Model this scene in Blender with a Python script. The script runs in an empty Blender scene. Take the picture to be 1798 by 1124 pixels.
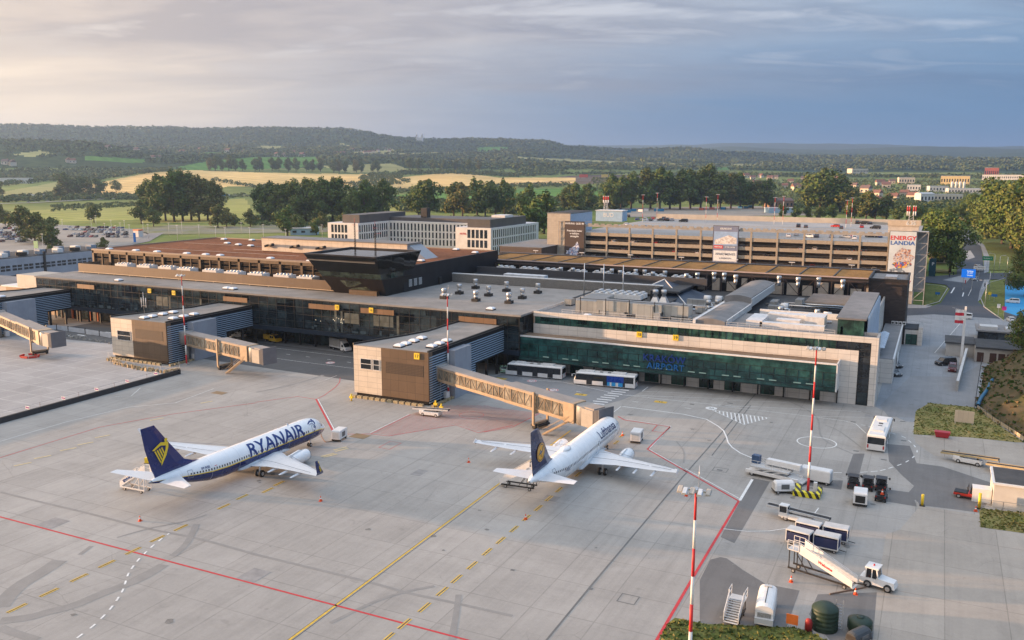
import bpy, bmesh, math, random
import numpy as np
from mathutils import Vector, Matrix, Euler
random.seed(7); RNG=np.random.RandomState(11)
C=bpy.context.scene.collection; SC=bpy.context.scene
PI=math.pi; rad=math.radians
# ---------------------------------------------------------------- camera
PITCH,ROLL,YAW,CAMH,FPX=0.168367,0.0025,-0.449687,47.6456,1547.81
_f=Vector((math.sin(YAW)*math.cos(PITCH),math.cos(YAW)*math.cos(PITCH),-math.sin(PITCH)))
_r0=Vector((math.cos(YAW),-math.sin(YAW),0)); _u0=_r0.cross(_f)
_r=_r0*math.cos(ROLL)+_u0*math.sin(ROLL); _u=-_r0*math.sin(ROLL)+_u0*math.cos(ROLL)
cam=bpy.data.objects.new('camera',bpy.data.cameras.new('camera')); C.objects.link(cam)
cam.matrix_world=Matrix(((_r.x,_u.x,-_f.x,0),(_r.y,_u.y,-_f.y,0),(_r.z,_u.z,-_f.z,CAMH),(0,0,0,1)))
cam.data.sensor_width=36; cam.data.lens=FPX*36/1798; cam.data.shift_y=-0.001
cam.data.clip_start=1; cam.data.clip_end=90000
SC.camera=cam
# ---------------------------------------------------------------- sun, sky, exposure
SUN_EL,SUN_AZ=rad(4.8),rad(16)          # light travels towards +X, a little towards +Y
sd=Vector((-math.cos(SUN_AZ)*math.cos(SUN_EL),-math.sin(SUN_AZ)*math.cos(SUN_EL),math.sin(SUN_EL)))
sun=bpy.data.objects.new('sun',bpy.data.lights.new('sun','SUN')); C.objects.link(sun)
sun.data.energy=5.0; sun.data.angle=rad(0.9); sun.data.color=(1.0,0.60,0.33)
sun.rotation_euler=sd.to_track_quat('Z','Y').to_euler()
SC.view_settings.view_transform='Standard'; SC.view_settings.look='None'; SC.view_settings.gamma=1
SC.view_settings.exposure=1.53
W=bpy.data.worlds.new('World'); SC.world=W; W.use_nodes=True

class NT:
    def __init__(s,t): s.t=t; s.n=t.nodes; s.l=t.links
    def node(s,ty,**k):
        n=s.n.new(ty)
        for a,b in k.items(): setattr(n,a,b)
        return n
    def put(s,sock,v):
        if isinstance(v,(int,float,tuple,list)):
            if isinstance(v,(tuple,list)) and len(v)==3 and sock.type=='RGBA': v=tuple(v)+(1,)
            sock.default_value=v
        else: s.l.new(v,sock)
    def m(s,op,a,b=0,c=None,clamp=False):
        n=s.node('ShaderNodeMath',operation=op,use_clamp=clamp); s.put(n.inputs[0],a); s.put(n.inputs[1],b)
        if c is not None: s.put(n.inputs[2],c)
        return n.outputs[0]
    def vm(s,op,a,b=(0,0,0)):
        n=s.node('ShaderNodeVectorMath',operation=op); s.put(n.inputs[0],a); s.put(n.inputs[1],b)
        return n.outputs['Value'] if op in('DOT_PRODUCT','LENGTH') else n.outputs[0]
    def mix(s,f,a,b,bt='MIX'):
        n=s.node('ShaderNodeMix',data_type='RGBA',blend_type=bt); s.put(n.inputs[0],f); s.put(n.inputs[6],a); s.put(n.inputs[7],b)
        return n.outputs[2]
    def noise(s,vec,scale,detail=3,rough=.5,out=0,dist=0):
        n=s.node('ShaderNodeTexNoise'); 
        if vec is not None: s.put(n.inputs['Vector'],vec)
        n.inputs['Scale'].default_value=scale; n.inputs['Detail'].default_value=detail; n.inputs['Roughness'].default_value=rough; n.inputs['Distortion'].default_value=dist
        return n.outputs[out]
    def ramp(s,f,a,b,lo=0.,hi=1.):
        n=s.node('ShaderNodeMapRange'); s.put(n.inputs[0],f); n.inputs[1].default_value=a;n.inputs[2].default_value=b;n.inputs[3].default_value=lo;n.inputs[4].default_value=hi
        return n.outputs[0]
    def sep(s,v):
        n=s.node('ShaderNodeSeparateXYZ'); s.put(n.inputs[0],v); return n.outputs
    def comb(s,x,y,z):
        n=s.node('ShaderNodeCombineXYZ'); s.put(n.inputs[0],x);s.put(n.inputs[1],y);s.put(n.inputs[2],z); return n.outputs[0]

def make_world():
    t=NT(W.node_tree); t.n.clear()
    sky=t.node('ShaderNodeTexSky',sky_type='NISHITA'); sky.sun_disc=False; sky.sun_elevation=SUN_EL
    sky.sun_rotation=math.atan2(sd.x,sd.y); sky.air_density=1.0; sky.dust_density=2.0; sky.ozone_density=2.5
    d=t.node('ShaderNodeTexCoord').outputs['Generated']
    x,y,z=t.sep(d)
    zc=t.m('MAXIMUM',z,0.0)
    # cloud deck: project the direction on a plane so that clouds stretch out towards the horizon
    inv=t.m('DIVIDE',1.0,t.m('ADD',zc,0.10))
    ca,sa=math.cos(YAW),math.sin(YAW)
    u=t.m('ADD',t.m('MULTIPLY',x,ca),t.m('MULTIPLY',y,-sa)); v=t.m('ADD',t.m('MULTIPLY',x,sa),t.m('MULTIPLY',y,ca))
    p=t.comb(t.m('MULTIPLY',t.m('MULTIPLY',u,inv),0.55),t.m('MULTIPLY',t.m('MULTIPLY',v,inv),1.0),3.1)
    n1=t.noise(p,.85,4,.5,dist=.5); n2=t.noise(p,2.6,5,.55,dist=.6)
    cl=t.m('ADD',t.m('MULTIPLY',n1,.7),t.m('MULTIPLY',n2,.3))
    dens=t.ramp(cl,.38,.60)                     # 0 thin, 1 thick
    warm=t.vm('DOT_PRODUCT',d,(sd.x,sd.y,0.0))   # towards the sun
    w1=t.m('POWER',t.ramp(warm,-.38,.66),1.5)
    base=t.mix(w1,(.11,.25,.46),(1.05,.83,.61))
    thick=t.mix(w1,(.15,.23,.38),(.66,.54,.47)); thin=t.mix(w1,(.36,.48,.64),(1.15,.90,.68))
    cloud=t.mix(dens,thin,thick)
    up=t.ramp(z,.015,.13); col=t.mix(up,base,cloud)
    lowband=t.m('MULTIPLY',t.ramp(t.m('ADD',z,t.ramp(n1,.3,.7,-.05,.05)),.15,.06),t.ramp(w1,.75,.15))
    col=t.mix(t.m('MULTIPLY',lowband,.8),col,(.11,.25,.46))
    wisp=t.m('MULTIPLY',t.ramp(n2,.52,.66),t.ramp(z,.07,.16)); col=t.mix(t.m('MULTIPLY',wisp,.75),col,t.mix(w1,(.62,.70,.82),(1.,.85,.72)))
    zf=t.ramp(z,.26,.75); col=t.vm('MULTIPLY',col,t.comb(t.m('ADD',1,t.m('MULTIPLY',zf,1.35)),t.m('ADD',1,t.m('MULTIPLY',zf,1.5)),t.m('ADD',1,t.m('MULTIPLY',zf,1.6))))
    K=.06
    sk=t.mix(.88,sky.outputs[0],t.vm('SCALE',col,(0,0,0)))
    sc=[n for n in t.n if n.bl_idname=='ShaderNodeVectorMath' and n.operation=='SCALE'][0]; sc.inputs['Scale'].default_value=.385/K
    bg=t.node('ShaderNodeBackground'); bg.inputs[1].default_value=K; t.put(bg.inputs[0],sk)
    o=t.node('ShaderNodeOutputWorld'); t.l.new(bg.outputs[0],o.inputs[0])
make_world()

# ---------------------------------------------------------------- small maths: a photo point on a horizontal plane
def _ray(px,py): 
    v=_r*((px-899)/FPX)-_u*((py-560.19)/FPX)+_f; return v
def at(px,py,z=0.0):
    v=_ray(px,py); k=(z-CAMH)/v.z; return Vector((v.x*k,v.y*k,z))
def prj(x,y,z):
    q=Vector((x,y,z-CAMH)); d=q.dot(_f); return 899+FPX*q.dot(_r)/d, 560.19-FPX*q.dot(_u)/d

# ---------------------------------------------------------------- materials
MT={}
def mat(name,col,rough=.65,metal=0.,var=.12,scale=.8,bump=0.,spec=.4,emit=None,estr=1.,coat=0.,obj=False,alpha=None):
    if name in MT: return MT[name]
    m=bpy.data.materials.new(name); m.use_nodes=True; t=NT(m.node_tree); b=t.n['Principled BSDF']
    b.inputs['Roughness'].default_value=rough; b.inputs['Metallic'].default_value=metal; b.inputs['Specular IOR Level'].default_value=spec
    b.inputs['Coat Weight'].default_value=coat
    P=t.node('ShaderNodeTexCoord').outputs['Object'] if obj else t.node('ShaderNodeNewGeometry').outputs['Position']
    if var>0:
        n=t.noise(P,scale,5,.6); f=t.ramp(n,.3,.7,1-var,1+var)
        c=t.vm('MULTIPLY',tuple(col),t.comb(f,f,f)); t.put(b.inputs['Base Color'],c)
        if rough<.9: t.put(b.inputs['Roughness'],t.ramp(n,.3,.7,max(.02,rough-.08),min(1,rough+.08)))
        if bump>0:
            bp=t.node('ShaderNodeBump'); bp.inputs['Strength'].default_value=bump; bp.inputs['Distance'].default_value=.1; t.put(bp.inputs['Height'],t.noise(P,scale*4,4,.6)); t.l.new(bp.outputs[0],b.inputs['Normal'])
    else: b.inputs['Base Color'].default_value=tuple(col)+(1,)
    if emit: b.inputs['Emission Color'].default_value=tuple(emit)+(1,); b.inputs['Emission Strength'].default_value=estr
    MT[name]=m; return m
def panel(name,col,pu,pz,rough=.5,joint=.5,jw=.06,var=.05,metal=0.,ou=0.,oz=0.,tint=.06,spec=.4,wear=.1):
    """cladding: joints every pu along the wall and every pz up it, each panel a touch different"""
    if name in MT: return MT[name]
    m=bpy.data.materials.new(name); m.use_nodes=True; t=NT(m.node_tree); b=t.n['Principled BSDF']
    g=t.node('ShaderNodeNewGeometry'); x,y,z=t.sep(g.outputs['Position']); nx,ny,nz=t.sep(g.outputs['True Normal'])
    u=t.m('ADD',t.m('MULTIPLY',x,t.m('ABSOLUTE',ny)),t.m('MULTIPLY',y,t.m('ABSOLUTE',nx)))
    def cell(v,p,o):
        q=t.m('DIVIDE',t.m('ADD',v,o),p); fr=t.m('FRACT',q); e=t.m('MINIMUM',fr,t.m('SUBTRACT',1,fr))
        return t.m('FLOOR',q),t.m('LESS_THAN',t.m('MULTIPLY',e,p),jw*.5)
    cu,lu=cell(u,pu,ou); cz,lz=cell(z,pz,oz)
    wn=t.node('ShaderNodeTexWhiteNoise',noise_dimensions='2D'); t.put(wn.inputs['Vector'],t.comb(cu,cz,0))
    f=t.m('ADD',t.ramp(wn.outputs[0],0,1,1-tint,1+tint),t.ramp(t.noise(g.outputs['Position'],.35,5,.65),.3,.7,-wear,wear))
    line=t.m('MAXIMUM',lu,lz); f=t.m('MULTIPLY',f,t.ramp(line,0,1,1,joint))
    t.put(b.inputs['Base Color'],t.vm('MULTIPLY',tuple(col),t.comb(f,f,f)))
    b.inputs['Roughness'].default_value=rough; b.inputs['Metallic'].default_value=metal; b.inputs['Specular IOR Level'].default_value=spec
    MT[name]=m; return m
def glass(name,col,rough=.07,pu=2.4,pz=2.4,var=.5,spec=.6,ou=0,lit=0):
    """window glass seen from outside: dark, glossy, each pane with its own darkness and tilt"""
    if name in MT: return MT[name]
    m=bpy.data.materials.new(name); m.use_nodes=True; t=NT(m.node_tree); b=t.n['Principled BSDF']
    g=t.node('ShaderNodeNewGeometry'); x,y,z=t.sep(g.outputs['Position']); nx,ny,nz=t.sep(g.outputs['True Normal'])
    u=t.m('ADD',t.m('MULTIPLY',x,t.m('ABSOLUTE',ny)),t.m('MULTIPLY',y,t.m('ABSOLUTE',nx)))
    v=t.comb(t.m('FLOOR',t.m('DIVIDE',t.m('ADD',u,ou),pu)),t.m('FLOOR',t.m('DIVIDE',z,pz)),0)
    wn=t.node('ShaderNodeTexWhiteNoise',noise_dimensions='2D'); t.put(wn.inputs['Vector'],v)
    n=t.noise(g.outputs['Position'],.5,4,.7)
    f=t.m('MULTIPLY',t.ramp(wn.outputs[0],0,1,1-var,1+var),t.ramp(n,.35,.65,.5,1.7))
    t.put(b.inputs['Base Color'],t.vm('MULTIPLY',tuple(col),t.comb(f,f,f)))
    b.inputs['Roughness'].default_value=rough; b.inputs['Specular IOR Level'].default_value=spec
    dv=t.vm('SUBTRACT',wn.outputs[1],(.5,.5,.5)); sc=t.node('ShaderNodeVectorMath',operation='SCALE'); t.l.new(dv,sc.inputs[0]); sc.inputs['Scale'].default_value=.02
    nn=t.vm('NORMALIZE',t.vm('ADD',g.outputs['Normal'],sc.outputs[0])); t.l.new(nn,b.inputs['Normal'])
    MT[name]=m; return m

# ---------------------------------------------------------------- mesh builder
class MB:
    def __init__(s): s.v=[]; s.f=[]; s.mi=[]; s.sm=[]
    def add(s,vs,fs,mi=0,smooth=False):
        o=len(s.v); s.v+= [tuple(v) for v in vs]; s.f+=[tuple(o+i for i in f) for f in fs]; s.mi+=[mi]*len(fs); s.sm+=[smooth]*len(fs); return s
    def box(s,x0,x1,y0,y1,z0,z1,mi=0):
        if x0>x1:x0,x1=x1,x0
        if y0>y1:y0,y1=y1,y0
        return s.add([(x0,y0,z0),(x1,y0,z0),(x1,y1,z0),(x0,y1,z0),(x0,y0,z1),(x1,y0,z1),(x1,y1,z1),(x0,y1,z1)],
            [(0,3,2,1),(4,5,6,7),(0,1,5,4),(1,2,6,5),(2,3,7,6),(3,0,4,7)],mi)
    def hexa(s,b,t,mi=0,smooth=False):   # 4 bottom + 4 top points, counter-clockwise from above
        return s.add(list(b)+list(t),[(3,2,1,0),(4,5,6,7),(0,1,5,4),(1,2,6,5),(2,3,7,6),(3,0,4,7)],mi,smooth)
    def prism(s,poly,z0,z1,mi=0,mis=None):
        n=len(poly); a=sum(poly[i][0]*poly[(i+1)%n][1]-poly[(i+1)%n][0]*poly[i][1] for i in range(n))
        if a<0: poly=poly[::-1]
        s.add([(p[0],p[1],z0) for p in poly]+[(p[0],p[1],z1) for p in poly],[tuple(range(n-1,-1,-1)),tuple(range(n,2*n))]+[(i,(i+1)%n,n+(i+1)%n,n+i) for i in range(n)],mi)
        return s
    def bar(s,p0,p1,w,h=None,mi=0,up=(0,0,1)):
        p0,p1=Vector(p0),Vector(p1); h=h or w; d=(p1-p0).normalized(); u=Vector(up)
        if abs(d.dot(u))>.99: u=Vector((1,0,0))
        r=d.cross(u).normalized()*w/2; t=r.cross(d).normalized()*h/2
        return s.add([p0-r-t,p0+r-t,p0+r+t,p0-r+t,p1-r-t,p1+r-t,p1+r+t,p1-r+t],[(0,1,2,3),(7,6,5,4),(0,4,5,1),(1,5,6,2),(2,6,7,3),(3,7,4,0)],mi)
    def tube(s,p0,p1,r0,r1=None,n=12,mi=0,cap=True,smooth=True):
        p0,p1=Vector(p0),Vector(p1); r1=r0 if r1 is None else r1; d=(p1-p0).normalized(); u=Vector((0,0,1)) if abs(d.z)<.95 else Vector((1,0,0))
        a=d.cross(u).normalized(); b=d.cross(a)
        vs=[p+(a*math.cos(2*PI*i/n)+b*math.sin(2*PI*i/n))*r for p,r in((p0,r0),(p1,r1)) for i in range(n)]
        s.add(vs,[(i,(i+1)%n,n+(i+1)%n,n+i) for i in range(n)],mi,smooth)
        if cap: s.add(vs[:n],[tuple(range(n-1,-1,-1))],mi); s.add(vs[n:],[tuple(range(n))],mi)
        return s
    def lathe(s,c,prof,n=16,mi=0,axis='z',smooth=True):   # prof [(r,h)]
        c=Vector(c); vs=[]
        for r,h in prof:
            for i in range(n):
                q=2*PI*i/n; a,b=r*math.cos(q),r*math.sin(q)
                vs.append(c+(Vector((a,b,h)) if axis=='z' else Vector((h,a,b)) if axis=='x' else Vector((b,h,a))))
        k=len(prof); s.add(vs,[(j*n+i,j*n+(i+1)%n,(j+1)*n+(i+1)%n,(j+1)*n+i) for j in range(k-1) for i in range(n)],mi,smooth)
        s.add(vs[:n],[tuple(range(n-1,-1,-1))],mi); s.add(vs[-n:],[tuple(range(n))],mi); return s
    def loft(s,secs,mi=0,smooth=True,cap=True,mif=None):
        n=len(secs[0]); vs=[p for sec in secs for p in sec]; o=len(s.v)
        for j in range(len(secs)-1):
            for i in range(n):
                pass
        fs=[(j*n+i,j*n+(i+1)%n,(j+1)*n+(i+1)%n,(j+1)*n+i) for j in range(len(secs)-1) for i in range(n)]
        s.v+=[tuple(v) for v in vs]; s.f+=[tuple(o+q for q in f) for f in fs]; s.sm+=[smooth]*len(fs)
        s.mi+=[(mif(j,i) if mif else mi) for j in range(len(secs)-1) for i in range(n)]
        if cap: s.add(secs[0],[tuple(range(n-1,-1,-1))],mi); s.add(secs[-1],[tuple(range(n))],mi)
        return s
    def strip(s,pts,w,z=None,mi=0,closed=False):
        P=[Vector((p[0],p[1],p[2] if len(p)>2 and z is None else (z or 0))) for p in pts]; n=len(P); L=[];R=[]
        for i in range(n):
            a=P[i-1] if (i>0 or closed) else P[i]; b=P[(i+1)%n] if (i<n-1 or closed) else P[i]
            d=(b-a); d.z=0
            d=d.normalized() if d.length>1e-6 else Vector((1,0,0)); nn=Vector((-d.y,d.x,0)); L.append(P[i]+nn*w/2); R.append(P[i]-nn*w/2)
        m=n if closed else n-1
        s.add(L+R,[(n+i,n+(i+1)%n,(i+1)%n,i) for i in range(m)],mi); return s
    def quad(s,a,b,c,d,mi=0): return s.add([a,b,c,d],[(0,1,2,3)],mi)
    def build(s,name,mats,parent=None,loc=None,rz=None):
        me=bpy.data.meshes.new(name); me.from_pydata(s.v,[],s.f)
        for m in (mats if isinstance(mats,(list,tuple)) else [mats]): me.materials.append(m)
        me.polygons.foreach_set('material_index',s.mi); me.polygons.foreach_set('use_smooth',s.sm)
        if s.f and len(s.f)<200000:
            bm=bmesh.new(); bm.from_mesh(me)
            if any(s.sm): bmesh.ops.remove_doubles(bm,verts=bm.verts,dist=1e-5)
            bm.to_mesh(me); bm.free()
        me.update(); o=bpy.data.objects.new(name,me); C.objects.link(o)
        if parent: o.parent=parent
        if loc is not None: o.location=loc
        if rz is not None: o.rotation_euler=(0,0,rz)
        return o
def each(mb,name,mats,parent):
    """every box of the builder becomes a part of its own"""
    n=len(mb.v)//8
    for i in range(n): 
        q=MB(); V=mb.v[i*8:i*8+8]; q.add(V,[(0,3,2,1),(4,5,6,7),(0,1,5,4),(1,2,6,5),(2,3,7,6),(3,0,4,7)]); q.build(name,mats,parent)
def tag(o,label,cat,group=None,kind=None):
    if label: o['label']=label
    if cat: o['category']=cat
    if group: o['group']=group
    if kind: o['kind']=kind
    return o
def thing(name,label,cat,loc=(0,0,0),rz=0,group=None):
    o=bpy.data.objects.new(name,None); C.objects.link(o); o.location=loc; o.rotation_euler=(0,0,rz); o.empty_display_size=.5
    return tag(o,label,cat,group)
def struct(name,mb,m): o=mb.build(name,m); o['kind']='structure'; return o
def kids(o): return [c for c in KIDS.get(o.name,())]
def dup(root,loc=None,rz=None,label=None,group=None,name=None,scale=None):
    r=root.copy(); C.objects.link(r)
    if loc is not None: r.location=loc
    if rz is not None: r.rotation_euler=(0,0,rz)
    if scale is not None: r.scale=scale if hasattr(scale,'__len__') else (scale,)*3
    if label: r['label']=label
    if group: r['group']=group
    for ch in list(root.children):
        c=ch.copy(); C.objects.link(c); c.parent=r
        for g in list(ch.children):
            d=g.copy(); C.objects.link(d); d.parent=c
    return r
def text(name,s,size,m,parent,mtx,depth=.03,bold=0.,align='CENTER',sx=1.,spacing=1.,wrap=None,cuts=0):
    """lettering as a mesh; mtx maps the text's x right / y up / z out into the parent's space"""
    cu=bpy.data.curves.new(name,'FONT'); cu.body=s; cu.size=size; cu.align_x=align; cu.align_y='CENTER'; cu.extrude=0 if wrap else depth; cu.offset=bold; cu.space_character=spacing; cu.resolution_u=3
    to=bpy.data.objects.new(name,cu); C.objects.link(to); bpy.context.view_layer.update()
    me=bpy.data.meshes.new_from_object(to.evaluated_get(bpy.context.evaluated_depsgraph_get())); bpy.data.objects.remove(to); bpy.data.curves.remove(cu)
    me.name=name
    if wrap:
        bm=bmesh.new(); bm.from_mesh(me); ys=[v.co.y for v in bm.verts]; a,b=min(ys),max(ys)
        for i in range(1,cuts):
            bmesh.ops.bisect_plane(bm,geom=bm.verts[:]+bm.edges[:]+bm.faces[:],plane_co=(0,a+(b-a)*i/cuts,0),plane_no=(0,1,0))
        for v in bm.verts: v.co=wrap(v.co.x*sx,v.co.y)
        bm.to_mesh(me); bm.free()
    else:
        for v in me.vertices: v.co=mtx@Vector((v.co.x*sx,v.co.y,v.co.z))
    me.materials.clear(); me.materials.append(m)
    o=bpy.data.objects.new(name,me); C.objects.link(o)
    if parent: o.parent=parent
    return o
def frame(o,x,y,z=None):   # matrix from origin and x/y axes
    x=Vector(x).normalized(); y=Vector(y).normalized(); z=x.cross(y)
    return Matrix(((x.x,y.x,z.x,o[0]),(x.y,y.y,z.y,o[1]),(x.z,y.z,z.z,o[2]),(0,0,0,1)))
def sm(*pts,n=6):  # catmull-rom through points
    P=[Vector((p[0],p[1],p[2] if len(p)>2 else 0)) for p in pts]; out=[]
    for i in range(len(P)-1):
        a=P[max(0,i-1)];b=P[i];c=P[i+1];d=P[min(len(P)-1,i+2)]
        for k in range(n):
            t=k/n; out.append(.5*((2*b)+(c-a)*t+(2*a-5*b+4*c-d)*t*t+(3*b-a-3*c+d)*t**3))
    return out+[P[-1]]
# ================================================================ TERRAIN
COLS=[-260,150,300,450,600,700,800,900,950,1000,1100,1200,1290,1400,1500,1600,1700,1800,2080]
ROWT={ # distance: photo row of the ground there
2500:[314,310,301,303,308,309,307,311,312,313,315,317,318,320,320,321,321,322,322],
3300:[249,253,281,277,281,286,289,292,293,294,296,298,300,302,303,303,303,304,304],
4400:[262,264,262,263,264,268,272,272,277,281,284,285,288,290,290,289,290,291,291],
5600:[224,225,227,229,228,243,247,248,250,262,265,264,271,279,277,278,282,281,282],
7000:[262,262,262,262,262,262,262,262,266,272,274,275,277,283,281,282,285,284,284],
8000:[250,250,250,250,250,252,256,258,261,266,268,267,266,269,270,268,271,268,268],
9500:[240,240,240,240,240,244,250,256,259,262,264,262,259,263,261,258,261,262,262],
11000:[250,250,250,250,250,252,256,262,264,268,270,268,266,268,268,264,268,268,268],
12500:[250,250,250,250,250,252,254,255,254,255,256,254,251,252,253,256,258,257,257]}
def _elev(px,row):
    v=_ray(px,row); return v.z/math.hypot(v.x,v.y)
def _azim(px,row=330):
    v=_ray(px,row); return math.atan2(v.x,v.y)
AZ=[_azim(c) for c in COLS]
RS=[0,900,1600]+sorted(ROWT); ZT=np.zeros((len(RS),len(COLS)))
for i,r in enumerate(RS):
    if r in ROWT: ZT[i]=[max(0,CAMH+r*_elev(c,ROWT[r][j])) for j,c in enumerate(COLS)]
def _h2(x,y):   # smooth deterministic bumps
    return math.sin(x*.0031+1.3)*math.cos(y*.0027)+.6*math.sin(x*.0083+y*.0061)+.35*math.sin(x*.019-y*.017)
def hz(x,y):
    r=math.hypot(x,y)
    if r<=900: return 0.
    a=math.atan2(x,y); j=min(max(np.searchsorted(AZ,a)-1,0),len(AZ)-2); u=min(max((a-AZ[j])/(AZ[j+1]-AZ[j]),0),1)
    u=u*u*(3-2*u)
    i=min(max(np.searchsorted(RS,r)-1,0),len(RS)-2); v=min((r-RS[i])/(RS[i+1]-RS[i]),1.)
    v2=v*v*(3-2*v) if i>1 else v
    z=(ZT[i][j]*(1-u)+ZT[i][j+1]*u)*(1-v2)+(ZT[i+1][j]*(1-u)+ZT[i+1][j+1]*u)*v2
    k=min(max((r-1700)/3500,0),1)
    return z+_h2(x,y)*6*k
def ground_at(px,py):   # where the sight line of a photo point meets the terrain
    v=_ray(px,py).normalized(); h=math.hypot(v.x,v.y); r=250.
    while r<20000:
        if CAMH+v.z/h*r<=hz(v.x/h*r,v.y/h*r)+.01: 
            for _ in range(8):
                r-=r*.004
                if CAMH+v.z/h*r>hz(v.x/h*r,v.y/h*r): break
            return Vector((v.x/h*r,v.y/h*r,hz(v.x/h*r,v.y/h*r)))
        r*=1.006
    return None
def inside(x,y,P):
    c=False; j=len(P)-1
    for i in range(len(P)):
        if (P[i][1]>y)!=(P[j][1]>y) and x<(P[j][0]-P[i][0])*(y-P[i][1])/(P[j][1]-P[i][1])+P[i][0]: c=not c
        j=i
    return c
WHEAT,MOWN,GREEN,SOIL,PALE,WOOD=1,2,3,4,5,6
FIELDS=[ # (material, outline in the photo)
(WHEAT,[(120,338),(170,322),(260,304),(330,299),(450,303),(600,306),(700,306),(700,326),(600,330),(470,327),(400,328),(330,342),(255,346),(150,342)]),
(WHEAT,[(610,326),(700,312),(800,302),(875,312),(1010,312),(1010,322),(850,325),(760,332),(620,330)]),
(GREEN,[(300,296),(370,283),(450,276),(560,277),(560,292),(450,298),(330,299)]),
(PALE,[(560,292),(690,287),(720,300),(620,305)]),
(PALE,[(0,338),(110,318),(255,336),(255,345),(0,350)]),
(MOWN,[(0,372),(250,360),(260,385),(0,392)]),
(MOWN,[(250,362),(430,348),(450,380),(430,392),(250,392)]),
(GREEN,[(660,345),(760,338),(1010,330),(1010,352),(900,366),(760,366),(660,358)]),
(GREEN,[(1010,330),(1100,328),(1110,345),(1010,356)]),
(MOWN,[(660,358),(760,354),(760,372),(620,376)]),
(SOIL,[(925,318),(1000,309),(1060,307),(1180,309),(1170,318),(1060,322),(960,326)]),
(PALE,[(905,276),(1000,280),(1180,288),(1180,292),(1000,288),(905,282)]),
(PALE,[(1180,288),(1340,288),(1340,292),(1180,292)]),
(PALE,[(700,270),(770,268),(770,273),(700,275)]),(GREEN,[(150,275),(260,280),(250,287),(150,284)]),
(PALE,[(425,262),(470,257),(505,261),(470,266)]),(GREEN,[(825,264),(880,259),(905,262),(850,268)]),(PALE,[(20,272),(70,266),(100,271),(50,277)]),(PALE,[(610,268),(690,264),(705,270),(640,275)]),(GREEN,[(330,272),(380,268),(420,271),(370,276)]),(SOIL,[(200,268),(240,265),(262,268),(225,272)]),(GREEN,[(1210,296),(1300,292),(1360,295),(1260,299)]),
(PALE,[(600,253),(618,262),(640,268),(628,266),(596,256)]),
]
def ground_mat(name,a,b,scale,rough=1.,rows=None,bump=0):
    m=bpy.data.materials.new(name); m.use_nodes=True; t=NT(m.node_tree); bs=t.n['Principled BSDF']
    P=t.node('ShaderNodeNewGeometry').outputs['Position']
    f=t.ramp(t.noise(P,scale,8,.65),.32,.68); c=t.mix(f,a,b)
    f2=t.ramp(t.noise(P,scale*.12,3,.6),.3,.7,.8,1.2); c=t.vm('MULTIPLY',c,t.comb(f2,f2,f2))
    if rows:
        x,y,z=t.sep(P); u=t.m('ADD',t.m('MULTIPLY',x,rows[0]),t.m('MULTIPLY',y,rows[1])); w=t.m('SINE',u)
        k=t.ramp(w,-1,1,.9,1.08); c=t.vm('MULTIPLY',c,t.comb(k,k,k))
    t.put(bs.inputs['Base Color'],c); bs.inputs['Roughness'].default_value=rough; bs.inputs['Specular IOR Level'].default_value=.1
    return m
TM=[ground_mat('grassland',(.10,.15,.035),(.24,.25,.075),.012),
 ground_mat('ripe wheat',(.62,.41,.15),(.76,.53,.22),.03,rows=(.02,.16)),
 ground_mat('mown meadow',(.25,.27,.07),(.36,.34,.11),.03,rows=(.05,.3)),
 ground_mat('green crop',(.07,.17,.03),(.12,.23,.045),.02,rows=(.1,.15)),
 ground_mat('bare soil',(.10,.075,.055),(.16,.12,.085),.03),
 ground_mat('pale stubble',(.28,.27,.10),(.38,.34,.14),.03),
 ground_mat('woodland floor',(.022,.042,.014),(.06,.085,.03),.03)]
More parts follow.
